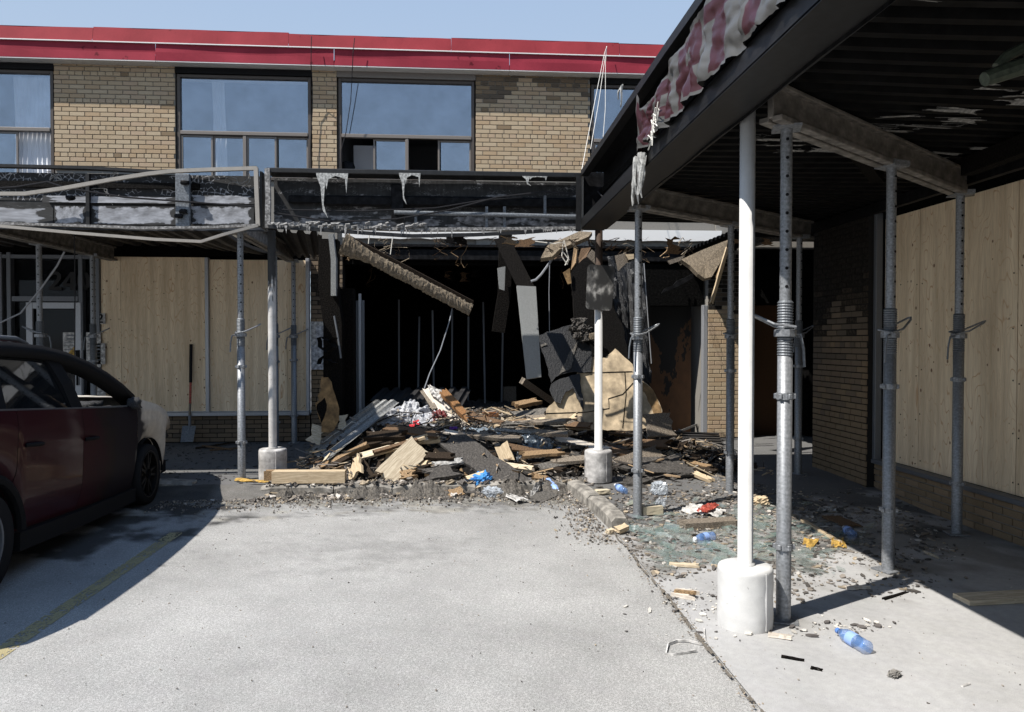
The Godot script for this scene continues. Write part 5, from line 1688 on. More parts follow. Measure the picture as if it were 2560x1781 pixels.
	board("plank", "pale tapered scrap below the broken stump", "plank", Vector3(0.610, 0.570, -8.950), Vector3(0.895, 0.581, -9.590), 0.10, 0.02, -20, "wood_pale", 0.8)
	lump("grit_bank", "bank of pale grit between the pale stick and the steel channel", "rubble", Vector3(0.804, 0.539, -9.040), Vector3(1.1, 0.12, 0.5), "felt_pale", 0.4, Vector3.ZERO, "", 10)
	# big cream board with tar-black sheets over its left side
	var sb = plate("scorched_board", "large cream board with cracked face, leaning behind the second white post", "board", [Vector3(1.030, 0.526, -8.878), Vector3(1.068, 0.741, -8.976), Vector3(1.224, 0.870, -9.033), Vector3(1.472, 1.132, -9.148), Vector3(1.511, 1.294, -9.217), Vector3(1.669, 1.375, -9.252), Vector3(1.849, 1.361, -9.246), Vector3(1.985, 1.479, -9.296), Vector3(2.088, 1.375, -9.252), Vector3(2.191, 1.279, -9.212), Vector3(2.195, 1.117, -9.143), Vector3(2.348, 1.036, -9.108), Vector3(2.422, 0.955, -9.074), Vector3(2.489, 0.771, -8.993), Vector3(2.522, 0.526, -8.884), Vector3(2.016, 0.480, -8.861), Vector3(1.481, 0.497, -8.867)], 0.03, "cream_board")
	for q in [[Vector3(2.172, 1.056, -9.094), Vector3(2.027, 0.919, -9.034), Vector3(1.844, 0.868, -9.011), Vector3(1.842, 0.751, -8.960), Vector3(1.560, 0.709, -8.940)], [Vector3(1.560, 0.709, -8.940), Vector3(1.050, 0.697, -8.933)], [Vector3(1.513, 1.181, -9.147), Vector3(1.692, 1.183, -9.148), Vector3(2.178, 1.196, -9.154)], [Vector3(2.080, 1.185, -9.149), Vector3(2.071, 0.919, -9.034), Vector3(1.988, 0.520, -8.856)]]:
		st = ST()
		tube(st, q, 0.005, 4)
		part(sb, "crack", st, "char")
	st = ST()
	plate_st(st, [Vector3(2.188, 1.099, -9.115), Vector3(2.342, 1.037, -9.088), Vector3(2.422, 0.957, -9.054), Vector3(2.488, 0.765, -8.970), Vector3(2.508, 0.567, -8.881), Vector3(2.404, 0.657, -8.921), Vector3(2.327, 0.891, -9.025)], 0.012)
	part(sb, "scorched_corner", st, "tan_burnt")
	st = ST()
	plate_st(st, [Vector3(1.327, 0.639, -8.910), Vector3(1.490, 0.664, -8.921), Vector3(1.537, 0.574, -8.881), Vector3(1.400, 0.525, -8.858), Vector3(1.311, 0.551, -8.870)], 0.012)
	part(sb, "peeled_patch", st, "wood_gray")
	var tar1 = plate("tar_sheet", "black tarred sheet over the left of the cream board", "sheet", [Vector3(0.991, 1.645, -9.265), Vector3(1.217, 1.723, -9.297), Vector3(1.461, 1.796, -9.347), Vector3(1.500, 1.624, -9.295), Vector3(1.656, 1.513, -9.259), Vector3(1.670, 1.403, -9.213), Vector3(1.646, 1.193, -9.124), Vector3(1.495, 1.183, -9.119), Vector3(1.441, 1.193, -9.124), Vector3(1.329, 1.178, -9.107), Vector3(1.202, 1.136, -9.078), Vector3(1.137, 1.063, -9.036), Vector3(1.086, 1.297, -9.127)], 0.012, "tar")
	plate("tar_sheet", "lower curled black tar sheet on the cream board", "sheet", [Vector3(1.135, 1.045, -9.038), Vector3(1.242, 1.104, -9.075), Vector3(1.500, 1.177, -9.117), Vector3(1.509, 1.002, -9.041), Vector3(1.523, 0.743, -8.926), Vector3(1.488, 0.782, -8.943), Vector3(1.436, 0.924, -9.006), Vector3(1.406, 0.998, -9.039), Vector3(1.314, 0.952, -9.008), Vector3(1.238, 0.810, -8.945), Vector3(1.172, 0.837, -8.946), Vector3(1.114, 0.980, -8.999)], 0.012, "tar")
	st = ST()
	plate_st(st, [Vector3(1.017, 1.527, -9.200), Vector3(1.090, 1.555, -9.212), Vector3(1.108, 1.533, -9.202), Vector3(1.033, 1.505, -9.191)], 0.004)
	plate_st(st, [Vector3(1.243, 1.163, -9.080), Vector3(1.366, 1.404, -9.178), Vector3(1.512, 1.582, -9.263), Vector3(1.451, 1.431, -9.190), Vector3(1.398, 1.243, -9.114)], 0.006)
	part(tar1, "pale_tear", st, "felt_pale")
	plate("insulation_mass", "bulging grainy black insulation behind the smoke-stained plate", "insulation", [Vector3(1.447, 2.457, -9.500), Vector3(1.555, 2.584, -9.500), Vector3(1.669, 2.669, -9.500), Vector3(1.769, 2.543, -9.500), Vector3(1.888, 2.244, -9.450), Vector3(2.003, 1.963, -9.450), Vector3(2.107, 1.737, -9.400), Vector3(2.159, 1.401, -9.350), Vector3(2.239, 1.261, -9.350), Vector3(1.955, 1.401, -9.350), Vector3(1.738, 1.512, -9.400), Vector3(1.568, 1.624, -9.400), Vector3(1.491, 1.849, -9.450), Vector3(1.476, 2.133, -9.500)], 0.12, "felt_dark")
	for k in 9:
		lump("felt_crumb", "dark crumbled felt hanging over the tar sheet", "roofing felt", [Vector3(1.490, 1.817, -9.300), Vector3(1.543, 1.733, -9.250), Vector3(1.497, 1.650, -9.220), Vector3(1.580, 1.623, -9.220), Vector3(1.654, 1.651, -9.250), Vector3(1.464, 1.734, -9.280), Vector3(1.565, 1.817, -9.300), Vector3(1.626, 1.720, -9.250), Vector3(1.710, 1.623, -9.250)][k], Vector3(0.13, 0.11, 0.08), "felt", 0.9, Vector3(k, k * 2.0, 0), "crumbled felt over the tar sheet", 5)
	lump("tan_flap", "tan torn flap on the tar sheet beside the post", "flap", Vector3(1.680, 1.639, -9.162), Vector3(0.11, 0.09, 0.02), "fibre_tan", 0.5)
	board("board_scrap", "grey-brown board propped at the foot of the scorched board", "board", Vector3(2.140, 0.597, -8.400), Vector3(2.509, 0.604, -8.500), 0.3, 0.03, -60, "wood_gray", 0.2)
	board("felt_slab", "dark warped slab lying behind the second footing", "roofing felt", Vector3(1.270, 0.441, -8.660), Vector3(2.138, 0.325, -9.620), 0.5, 0.05, -12, "felt_dark", 0.3)
	lump("grit_heap", "mound of pale grit on the dark warped slab", "rubble", Vector3(1.758, 0.422, -9.770), Vector3(0.75, 0.16, 0.3), "felt_pale", 0.5, Vector3.ZERO, "", 8)
	ribbed("roof_sheet", "black corrugated sheet at the foot of the burnt door", [Vector3(2.295, 0.254, -9.120), Vector3(3.576, 0.135, -9.820), Vector3(3.799, 0.200, -10.610), Vector3(2.510, 0.319, -9.920)], "corr_dark", 0, 0.05, 5)
	rail("steel_rail", "bent steel tube sticking up in front of the burnt door", Vector3(2.511, 0.270, -9.430), Vector3(4.750, 0.267, -14.000) + Vector3(0, 0.0, 0.9), 0.05, "corr_gray")
	board("batten", "pale-grooved batten pointing to the middle rear prop", "batten", Vector3(2.467, 0.280, -9.780), Vector3(2.513, 0.222, -8.580), 0.09, 0.03, -20, "wood_pale", 0.1)
	lump("felt_slab", "bulging slab of gravelled roofing on the walkway", "roofing felt", Vector3(2.244, 0.109, -7.940) + Vector3(0, 0.02, -0.1), Vector3(0.72, 0.22, 0.75), "felt", 0.35, Vector3(0.15, 0.1, -0.05), "", 10, 1.6, true, 0.75)
	board("felt_slab", "small gravelled slab left of the bulging slab", "roofing felt", Vector3(1.701, 0.111, -7.600), Vector3(1.963, 0.103, -7.450), 0.26, 0.04, -6, "felt", 0.5)
	for k in 5:
		var p: Array = [[Vector3(2.588, 0.199, -8.250), Vector3(2.809, 0.166, -8.040)], [Vector3(2.541, 0.138, -7.950), Vector3(2.836, 0.152, -7.980)], [Vector3(2.522, 0.157, -7.780), Vector3(2.650, 0.107, -7.550)], [Vector3(2.804, 0.163, -8.200), Vector3(2.848, 0.141, -7.980)], [Vector3(1.772, 0.217, -8.160), Vector3(1.929, 0.195, -8.140)]][k]
		board("splintered_wood", ["longest splintered plank right of the bulging slab", "charred splinter beside the bulging slab", "pale-edged splinter lowest beside the bulging slab", "short splinter above the walkway prop", "pale-faced broken board right of the second footing"][k], "wood", p[0], p[1], [0.09, 0.13, 0.08, 0.06, 0.12][k], 0.035, -15, ["wood_tan", "wood_char", "wood_pale", "wood_tan", "wood_tan"][k], 0.9)
	lump("charred_block", "dark block with pale top on the kerb", "block", Vector3(-0.424, 0.052, -7.730), Vector3(0.17, 0.11, 0.14), "wood_gray", 0.12, Vector3(0.1, 0.5, 0.1), "", 4, 1.6, true, 1.0)
	lump("foam_scrap", "pale blue foam slab against the kerb", "foam", Vector3(-0.606, 0.047, -7.730), Vector3(0.26, 0.10, 0.1), "foam_blue", 0.35, Vector3(0.2, 0.2, 0), "", 6, 1.6, true, 0.8)
	lump("stone", "pale upright stone chip in front of the kerb", "stone", Vector3(-1.084, 0.020, -7.590), Vector3(0.07, 0.09, 0.05), "concrete_lump", 0.5)
	# second layer: many broken boards and slabs of the fallen roof
	var r := RandomNumberGenerator.new()
	r.seed = 404
	var made := 0
	for k in 400:
		if made >= 165:
			break
		var x := r.randf_range(-1.6, 3.3)
		var d := r.randf_range(7.9, 10.6)
		if x > 2.2 and d > 9.8 or mound_y(x, d) < 0.04 and r.randf() < 0.8:
			continue
		if x > -1.35 and x < 0.15 and d > 8.45 and d < 9.5 or x > 0.1 and x < 1.15 and d > 8.2 and d < 9.2:
			continue
		made += 1
		var l := r.randf_range(0.18, 0.72)
		var w := r.randf_range(0.07, 0.28)
		var kind := r.randf()
		var m: String = "wood_char" if kind < 0.36 else "felt_dark" if kind < 0.52 else "felt" if kind < 0.68 else "wood_gray" if kind < 0.78 else "wood_tan" if kind < 0.88 else "wood_pale" if kind < 0.94 else "wood_brown"
		var slope := Vector3(mound_y(x + 0.1, d) - mound_y(x - 0.1, d), 0, -(mound_y(x, d + 0.1) - mound_y(x, d - 0.1))) / 0.2
		var up := Vector3(-slope.x, 1, -slope.z).normalized()
		var yaw := r.randf() * TAU
		var fx := Vector3(cos(yaw), 0, sin(yaw))
		fx = (fx - up * fx.dot(up)).normalized()
		var bs := Basis(fx, up, fx.cross(up)) * Basis.from_euler(Vector3(r.randf_range(-0.3, 0.3), 0, r.randf_range(-0.25, 0.25)))
		var s2 := ST()
		prism(s2, rough_poly(l, w, 0.7, 600 + k, 4), r.randf_range(0.015, 0.05))
		var nm := "roofing_scrap" if m.begins_with("felt") else "wood_scrap"
		solo(nm, "dark gravelled roofing scrap lying in the rubble pile" if nm == "roofing_scrap" else {"wood_char": "charred wood scrap lying in the rubble pile", "wood_gray": "grey weathered wood scrap lying in the rubble pile", "wood_tan": "tan wood scrap lying in the rubble pile", "wood_pale": "pale wood scrap lying in the rubble pile", "wood_brown": "brown wood scrap lying in the rubble pile"}[m], "scrap", s2, m, Transform3D(bs, Vector3(x, top_y(x, d) + r.randf_range(0.0, 0.05), -d)), "roofing scraps in the rubble" if nm == "roofing_scrap" else m.replace("_", " ") + " scraps in the rubble")

	# larger loose boards over the right half of the pile
	made = 0
	for k in 60:
		if made >= 20:
			break
		var x := r.randf_range(-0.9, 2.2)
		var d := r.randf_range(7.95, 9.6)
		if x < 0.1 and d > 8.4:
			continue
		made += 1
		var yaw := r.randf_range(-0.7, 0.7) + (PI if r.randf() < 0.5 else 0.0)
		var l := r.randf_range(0.45, 0.95)
		var p := Vector3(x, top_y(x, d) + 0.07 + r.randf() * 0.06, -d)
		var dv := Vector3(cos(yaw), r.randf_range(-0.28, 0.28), sin(yaw)) * l / 2
		var m: String = ["wood_tan", "wood_pale", "wood_gray", "white_flaky", "wood_brown", "felt_pale", "wood_gray"][r.randi() % 7]
		board("loose_board", {"wood_tan": "large tan board lying loose on the pile", "wood_pale": "large pale board lying loose on the pile", "wood_gray": "large grey board lying loose on the pile", "white_flaky": "large white-painted board lying loose on the pile", "wood_brown": "large brown board lying loose on the pile", "felt_pale": "large pale roofing strip lying loose on the pile"}[m], "board", p - dv, p + dv, r.randf_range(0.08, 0.2), r.randf_range(0.02, 0.04), r.randf_range(-45, -5), m, 0.5, "large loose " + m.replace("_", " ") + " pieces on the pile")
	# wires tangled in the pile
	for k in 7:
		var pts := []
		var x := r.randf_range(-1.2, 1.8)
		var d := r.randf_range(8.0, 9.2)
		var a := r.randf() * TAU
		for j in 9:
			pts.append(Vector3(x, top_y(x, d) + 0.05 + 0.07 * absf(sin(j * 1.7 + k)), -d))
			a += r.randf_range(-0.9, 0.9)
			x += cos(a) * 0.10
			d = clampf(d + sin(a) * 0.08, 7.85, 9.5)
		st = ST()
		tube(st, pts, r.randf_range(0.004, 0.008), 5)
		solo("wire", "thin wire tangled in the rubble pile", "wire", st, "cable_black" if k % 3 else "cord_white", Transform3D(), "wires tangled in the rubble pile")
	# pieces that slid over the kerb
	var F := [[Vector3(-1.165, 0.038, -7.730), Vector3(-0.911, 0.051, -7.730), 0.16, "felt_pale", "grey slab lying against the kerb below the ragged board"], [Vector3(-0.853, 0.025, -7.730), Vector3(-0.705, 0.107, -7.730), 0.12, "wood_gray", "weathered board end propped on the kerb beside the blue foam"], [Vector3(-0.308, 0.068, -7.730), Vector3(0.026, 0.088, -7.730), 0.20, "felt_pale", "pale crumbling slab on the kerb right of the dark block"], [Vector3(-0.145, 0.008, -7.480), Vector3(0.049, 0.040, -7.550), 0.14, "wood_tan", "tan board end in the grit left of the blue bag"], [Vector3(-0.306, 0.029, -7.630), Vector3(-0.010, 0.048, -7.680), 0.15, "felt_pale", "broken kerb facing left of the bright blue bag"], [Vector3(0.073, 0.130, -7.730), Vector3(0.275, 0.186, -7.730), 0.07, "wood_pale", "pale stick resting above the bright blue bag"], [Vector3(1.018, 0.108, -7.730), Vector3(1.240, 0.156, -7.730), 0.2, "felt_pale", "flat grey slab at the head of the side kerb"], [Vector3(0.764, 0.154, -7.730), Vector3(0.950, 0.109, -7.730), 0.09, "wood_tan", "tan offcut above the pale blue bottle"], [Vector3(-0.631, 0.152, -7.840), Vector3(-0.430, 0.192, -7.840), 0.16, "wood_tan", "torn tan board right of the wide cream plank"], [Vector3(-0.372, 0.329, -8.050), Vector3(-0.042, 0.323, -8.010), 0.12, "wood_char", "charred slab with pale tip right of the wide plank"], [Vector3(-0.282, 0.240, -7.950), Vector3(0.053, 0.280, -8.000), 0.1, "paper_gray", "pale bent flashing strip in the dark slabs"], [Vector3(-0.376, 0.162, -7.770), Vector3(0.026, 0.207, -7.820), 0.22, "felt", "gravelled slab lowest at the centre of the pile"]]
	for k in F.size():
		board("slab" if F[k][3].begins_with("felt") else "board_end", F[k][4], "debris", F[k][0], F[k][1], F[k][2], 0.035, -28, F[k][3], 0.6)

func torn_soffit():
	var t = thing("torn_soffit", "ragged shreds of burnt soffit hanging along the broken canopy edge", "soffit", Vector3(0.5, 2.7, -10.9))
	var r := RandomNumberGenerator.new()
	r.seed = 515
	for k in 44:
		var x := r.randf_range(-1.6, 3.4)
		var z := r.randf_range(-10.98, -9.6) if k % 3 else r.randf_range(-8.2, -7.9)
		var l := r.randf_range(0.12, 0.42)
		var w := r.randf_range(0.06, 0.26)
		if k % 3 == 0:
			l *= 0.5
		var st := ST()
		prism(st, rough_poly(w, l, 0.95, 1200 + k, 4), 0.015, Transform3D(Basis.from_euler(Vector3(PI / 2 + r.randf_range(-0.5, 0.5), r.randf_range(-0.7, 0.7), r.randf_range(-0.5, 0.5))), Vector3(x, (2.98 if k % 3 else 2.70) - l * 0.42, z)))
		part(t, "shred", st, ["char", "wood_char", "wood_tan", "felt", "soot_metal", "fibre_tan", "wood_brown"][r.randi() % 7])

func ribbed(called, label, c: Array, m, ribs_u, dep, ribs_v := 0):
	var o: Vector3 = (c[0] + c[1] + c[2] + c[3]) / 4
	var n: Vector3 = (c[1] - c[0]).cross(c[3] - c[0]).normalized()
	if n.y < 0:
		n = -n
	var st := ST()
	var f := func(u, v):
		var t: float = u * ribs_u if ribs_u > 0 else v * ribs_v
		var q: float = fposmod(t, 1.0)
		var h: float = smoothstep(0.08, 0.2, q) * smoothstep(0.75, 0.6, q)
		return c[0].lerp(c[1], u).lerp(c[3].lerp(c[2], u), v) - o + n * (h * dep)
	grid(st, maxi(6, ribs_u * 10), maxi(6, ribs_v * 10), f)
	return solo(called, label, "sheet", st, m, Transform3D(Basis(), o))

# folded steel channel
func rail(called, label, a: Vector3, b: Vector3, w, m):
	var st := ST()
	var l := (b - a).length()
	for q in [[0.0, 0.0, w, 0.006], [0.0, -w * 0.3, 0.0, 0.0]]:
		pass
	box(st, Vector3(0, 0, 0), Vector3(l, 0.006, w), Basis(), 0.001)
	box(st, Vector3(0, -w * 0.28, w / 2 - 0.003), Vector3(l, w * 0.5, 0.006), Basis(), 0.001)
	box(st, Vector3(0, -w * 0.28, -w / 2 + 0.003), Vector3(l * 0.995, w * 0.5, 0.006), Basis(), 0.001)
	return solo(called, label, "steel channel", st, m, Transform3D(frame_of(b - a).rotated((b - a).normalized(), deg_to_rad(-20)), (a + b) / 2))

func bottle(called, label, a: Vector3, b: Vector3, r, m, capm, squash := 1.0):
	var t = thing(called, label, "bottle", a, 0.0, "plastic bottles littering the ground")
	var d := b - a
	var l := d.length()
	var fx := frame_of(d)
	var xf := Transform3D(Basis(fx.z, fx.x, fx.y), Vector3.ZERO)
	var st := ST(true)
	var pr := [Vector2(0, 0.004), Vector2(r * 0.8, 0.0), Vector2(r, r * 0.25)]
	for k in 9:
		pr.append(Vector2(r * (0.93 if k % 2 else 1.0), lerpf(r * 0.4, l * 0.62, k / 8.0)))
	pr += [Vector2(r * 0.98, l * 0.68), Vector2(r * 0.7, l * 0.82), Vector2(r * 0.36, l * 0.9), Vector2(r * 0.36, l * 0.93)]
	lathe(st, pr, 20, xf)
	part(t, "body", st, m, true)
	st = ST(true)
	lathe(st, [Vector2(r * 1.012, l * 0.34), Vector2(r * 1.02, l * 0.36), Vector2(r * 1.02, l * 0.55), Vector2(r * 1.012, l * 0.57)], 20, xf)
	part(t, "label_band", st, "bottle_label", true)
	st = ST(true)
	lathe(st, [Vector2(r * 0.42, l * 0.92), Vector2(r * 0.42, l), Vector2(0, l)], 14, xf)
	part(t, "cap", st, capm, true)
	return t

# ---------------------------------------------------------------- burnt pieces hanging in the collapsed bay
func hanging():
	var st := ST()
	var r := RandomNumberGenerator.new()
	r.seed = 55
	# charred corner column at the left of the opening
	var col = thing("charred_column", "charred black column at the left side of the opening", "column", Vector3(-1.545, 0.515, -9.200))
	var a := Vector3(-1.568, 2.809, -9.200)
	var b := Vector3(-1.553, 1.334, -9.200)
	st = ST()
	bar(st, [a, Vector3(-1.581, 2.282, -9.200), Vector3(-1.518, 1.775, -9.200), Vector3(-1.523, 0.670, -9.200)], 0.24, 0.22)
	part(col, "core", st, "char")
	st = ST()
	bar(st, [Vector3(-1.521, 2.854, -9.050), Vector3(-1.490, 2.551, -9.050), Vector3(-1.492, 2.119, -9.050)], 0.12, 0.06)
	part(col, "grey_cladding", st, "insul")
	st = ST()
	prism(st, rough_poly(0.42, 0.36, 0.9, 8, 5), 0.06, Transform3D(Basis.from_euler(Vector3(PI / 2, 0, 0.9)), Vector3(-1.567, 1.468, -9.000)))
	part(col, "burnt_felt", st, "felt_dark")
	st = ST()
	bar(st, [Vector3(-1.449, 2.231, -9.400), Vector3(-1.445, 0.559, -9.400)], 0.2, 0.3)
	part(col, "inner_jamb", st, "char_post")
	st = ST()
	tube(st, [Vector3(-1.476, 1.877, -8.950), Vector3(-1.435, 1.641, -8.950), Vector3(-1.398, 1.372, -8.950)], 0.012, 6)
	part(col, "bare_rod", st, "alu_dull")
	# fallen roof beam slanting into the opening
	var fb = thing("fallen_beam", "fallen roof beam with shaggy tan edge slanting across the opening", "beam", Vector3(-1.308, 2.675, -8.500))
	var p0 := Vector3(-1.283, 2.662, -8.400)
	var p1 := Vector3(0.153, 1.948, -9.000)
	var d := (p1 - p0).normalized()
	st = ST()
	box(st, (p0 + p1) / 2 + Vector3(0, 0.05, -0.06), Vector3((p1 - p0).length(), 0.15, 0.07), frame_of(d), 0.01)
	part(fb, "charred_timber", st, "wood_char")
	st = ST()
	var n := noise(7, 6.0, 3)
	var fr := frame_of(d)
	grid(st, 90, 8, func(u, v):
		var p: Vector3 = p0.lerp(p1, u)
		var ang: float = v * PI
		var w := 0.07 + 0.02 * n.get_noise_2d(u * 3.0, v * 2.0) + 0.012 * n.get_noise_2d(u * 9.0, v * 3.0) + 0.05 * sstep(0.2, 0.0, u)
		return p + fr.y * (cos(ang) * w) + Vector3(0, 0, 0.03 + sin(ang) * 0.03 + 0.01 * n.get_noise_2d(u * 12.0, v * 4.0)))
	part(fb, "shaggy_fibre", st, "fibre_tan")
	for k in 2:
		var w0: Vector3 = [Vector3(-0.994, 2.765, -8.400), Vector3(-0.743, 2.762, -8.500)][k]
		var w1: Vector3 = [Vector3(-1.004, 2.664, -8.400), Vector3(-0.770, 2.558, -8.500)][k]
		st = ST()
		tube(st, [w0, w1], 0.006, 5)
		part(fb, "strand", st, "cord_white")
	# insulation slab hanging down, and the charred stub beside it
	var sl = thing("hanging_slab", "grey insulation slab hanging from a bent black strip", "insulation", Vector3(0.831, 1.169, -8.300))
	st = ST()
	var cr := [Vector3(0.667, 2.208, -8.500), Vector3(0.888, 2.199, -8.500), Vector3(0.929, 1.169, -8.300), Vector3(0.765, 1.145, -8.300)]
	prism_quad(st, cr, 0.05)
	part(sl, "slab", st, "insul")
	st = ST()
	prism_quad(st, [Vector3(0.425, 2.799, -8.900), Vector3(0.609, 2.822, -8.900), Vector3(0.894, 2.175, -8.550), Vector3(0.676, 2.204, -8.550)], 0.02)
	part(sl, "bent_strip", st, "char")
	var sb = thing("charred_stub", "charred stub with a scorched grey sleeve hanging in the opening", "timber", Vector3(0.566, 2.821, -9.300))
	st = ST()
	bar(st, [Vector3(0.589, 2.912, -9.300), Vector3(0.577, 2.189, -9.300), Vector3(0.532, 1.917, -9.300), Vector3(0.498, 1.690, -9.300)], 0.13, 0.16)
	part(sb, "stub", st, "char")
	st = ST()
	prism_quad(st, [Vector3(0.479, 2.478, -9.150), Vector3(0.579, 2.501, -9.150), Vector3(0.568, 2.201, -9.150), Vector3(0.501, 2.223, -9.150)], 0.02)
	part(sb, "sleeve", st, "insul")
	# cable curling down
	for q in [["cable", "bent grey cable hanging beside the insulation slab", [Vector3(1.150, 2.644, -8.400), Vector3(1.046, 2.479, -8.400), Vector3(0.943, 2.335, -8.400), Vector3(0.881, 2.273, -8.400), Vector3(0.824, 2.256, -8.400)], 0.014, "cable_gray"], ["cable", "thin wire hanging to the top of the pile", [Vector3(-0.075, 1.969, -9.000), Vector3(-0.107, 1.814, -8.900), Vector3(-0.213, 1.469, -8.800), Vector3(-0.337, 1.196, -8.700), Vector3(-0.395, 1.024, -8.600)], 0.007, "cable_gray"], ["cable", "thin wire hanging straight down right of the insulation slab", [Vector3(1.102, 2.599, -8.900), Vector3(1.092, 2.164, -8.900), Vector3(1.099, 1.685, -8.900)], 0.005, "cable_gray"], ["cord", "tangle of white cord under the canopy corner", [Vector3(0.682, 2.704, -8.200), Vector3(0.903, 2.676, -8.200), Vector3(1.064, 2.658, -8.200), Vector3(1.165, 2.679, -8.200), Vector3(1.149, 2.518, -8.200), Vector3(1.210, 2.429, -8.200), Vector3(1.230, 2.479, -8.200), Vector3(1.155, 2.579, -8.200), Vector3(1.175, 2.699, -8.200), Vector3(1.226, 2.499, -8.200), Vector3(1.186, 2.419, -8.200)], 0.006, "cord_white"]]:
		st = ST()
		tube(st, q[2], q[3], 6)
		solo(q[0], q[1], q[0], st, q[4])
	# ragged soffit pieces still hanging at the right
	prism_thing("soffit_piece", "gravelly soffit slab hanging under the canopy corner", [Vector3(0.924, 2.488, -8.300), Vector3(1.007, 2.643, -8.400), Vector3(1.413, 2.840, -8.600), Vector3(1.562, 2.831, -8.600), Vector3(1.502, 2.764, -8.500), Vector3(1.138, 2.591, -8.300), Vector3(1.057, 2.509, -8.300)], 0.05, "fibre_tan")
	prism_thing("soffit_piece", "large tan soffit slab hanging in front of the alcove", [Vector3(2.709, 2.558, -8.900), Vector3(3.012, 2.693, -9.000), Vector3(3.368, 2.833, -9.100), Vector3(3.286, 2.629, -9.000), Vector3(3.058, 2.342, -8.800), Vector3(2.969, 2.320, -8.800), Vector3(2.890, 2.374, -8.800), Vector3(2.806, 2.476, -8.850)], 0.06, "fibre_tan")
	prism_thing("soffit_piece", "broken pale soffit strip above the alcove", [Vector3(3.370, 2.672, -8.800), Vector3(3.612, 2.841, -8.900), Vector3(3.955, 2.845, -8.900), Vector3(3.595, 2.740, -8.800), Vector3(3.415, 2.651, -8.800)], 0.05, "felt_pale")
	prism_thing("soffit_piece", "toothed dark strip hanging left of the large soffit slab", [Vector3(2.614, 2.194, -9.400), Vector3(2.649, 2.252, -9.400), Vector3(2.767, 2.299, -9.400), Vector3(2.814, 2.358, -9.400), Vector3(2.909, 2.393, -9.400), Vector3(3.028, 2.452, -9.400), Vector3(3.028, 2.394, -9.400), Vector3(2.838, 2.288, -9.400)], 0.03, "soot_metal")
	prism_thing("soffit_piece", "short grooved scrap beside the large soffit slab", [Vector3(2.712, 2.623, -9.500), Vector3(2.867, 2.672, -9.500), Vector3(2.951, 2.696, -9.500), Vector3(2.891, 2.625, -9.500), Vector3(2.748, 2.577, -9.500)], 0.03, "wood_gray")
	board("lath", "thin pale lath hanging by the alcove, longer of two", "lath", Vector3(3.225, 2.702, -8.700), Vector3(3.029, 2.031, -8.700), 0.05, 0.02, 70, "wood_pale", 0.4)
	board("lath", "thin brown lath hanging by the alcove, shorter of two", "lath", Vector3(3.206, 2.617, -8.720), Vector3(3.108, 2.335, -8.720), 0.04, 0.02, 70, "wood_tan", 0.4)
	# blackened boards right of the opening
	var bw = thing("charred_boards", "upright charred black boards right of the insulation mass", "boards", Vector3(2.317, 0.982, -9.800))
	for k in 5:
		var q: Array = [[Vector3(2.001, 2.718, -9.900), Vector3(2.096, 2.734, -9.900), Vector3(2.196, 1.774, -9.800), Vector3(2.107, 1.920, -9.800)], [Vector3(2.112, 2.557, -9.900), Vector3(2.270, 2.588, -9.900), Vector3(2.281, 1.394, -9.750), Vector3(2.196, 1.744, -9.800)], [Vector3(2.276, 2.632, -9.900), Vector3(2.381, 2.677, -9.900), Vector3(2.426, 1.045, -9.700), Vector3(2.319, 1.277, -9.750)], [Vector3(2.402, 2.609, -9.950), Vector3(2.514, 2.580, -9.950), Vector3(2.565, 1.016, -9.700), Vector3(2.441, 1.040, -9.700)], [Vector3(2.098, 2.647, -10.050), Vector3(2.554, 2.650, -10.050), Vector3(2.551, 1.094, -9.900), Vector3(2.250, 1.273, -9.900)]][k]
		st = ST()
		var a2: Vector3 = q[0]
		grid(st, 5, 16, func(u, v):
			var nn: float = n.get_noise_3d(u * 3.0 + k * 7.0, v * 4.0, 1.0)
			return q[0].lerp(q[1], u).lerp(q[3].lerp(q[2], u), v) + Vector3(0.012 * nn * 2.0, 0.03 * nn, 0.03 * nn + 0.02 * sin(u * PI)))
		part(bw, "board", st, "tar" if k % 2 else "char_shiny")
	st = ST()
	tube(st, [Vector3(2.434, 2.601, -9.600), Vector3(2.486, 1.913, -9.600), Vector3(2.538, 1.281, -9.600)], 0.007, 6)
	part(bw, "bare_rod", st, "alu")
	var bc = thing("charred_stack", "splintered stubs of wood above the smoke-stained plate", "wood", Vector3(1.662, 2.508, -9.300))
	for q in [[[Vector3(1.455, 2.485, -9.500), Vector3(1.513, 2.808, -9.600), Vector3(1.556, 2.794, -9.600), Vector3(1.521, 2.584, -9.500)], "wood_tan"], [[Vector3(1.534, 2.561, -9.550), Vector3(1.600, 2.780, -9.600), Vector3(1.729, 2.795, -9.600), Vector3(1.649, 2.647, -9.550)], "wood_brown"], [[Vector3(1.602, 2.634, -9.200), Vector3(1.671, 2.722, -9.200), Vector3(1.740, 2.649, -9.200), Vector3(1.754, 2.499, -9.200)], "wood_gray"], [[Vector3(2.026, 2.686, -9.500), Vector3(2.155, 2.716, -9.500), Vector3(2.256, 2.674, -9.500), Vector3(2.069, 2.489, -9.500)], "wood_gray"], [[Vector3(2.144, 2.696, -9.450), Vector3(2.258, 2.702, -9.450), Vector3(2.258, 2.640, -9.450), Vector3(2.187, 2.626, -9.450)], "wood_pale"]]:
		st = ST()
		prism_quad(st, q[0], 0.04)
		part(bc, "stub", st, q[1])
	prism_thing("burnt_board", "scorched tan flap above the charred mass", [Vector3(1.331, 2.452, -9.400), Vector3(1.417, 2.510, -9.400), Vector3(1.441, 2.315, -9.400), Vector3(1.394, 2.303, -9.400)], 0.02, "tan_burnt")
	# roof edge cables
	st = ST()
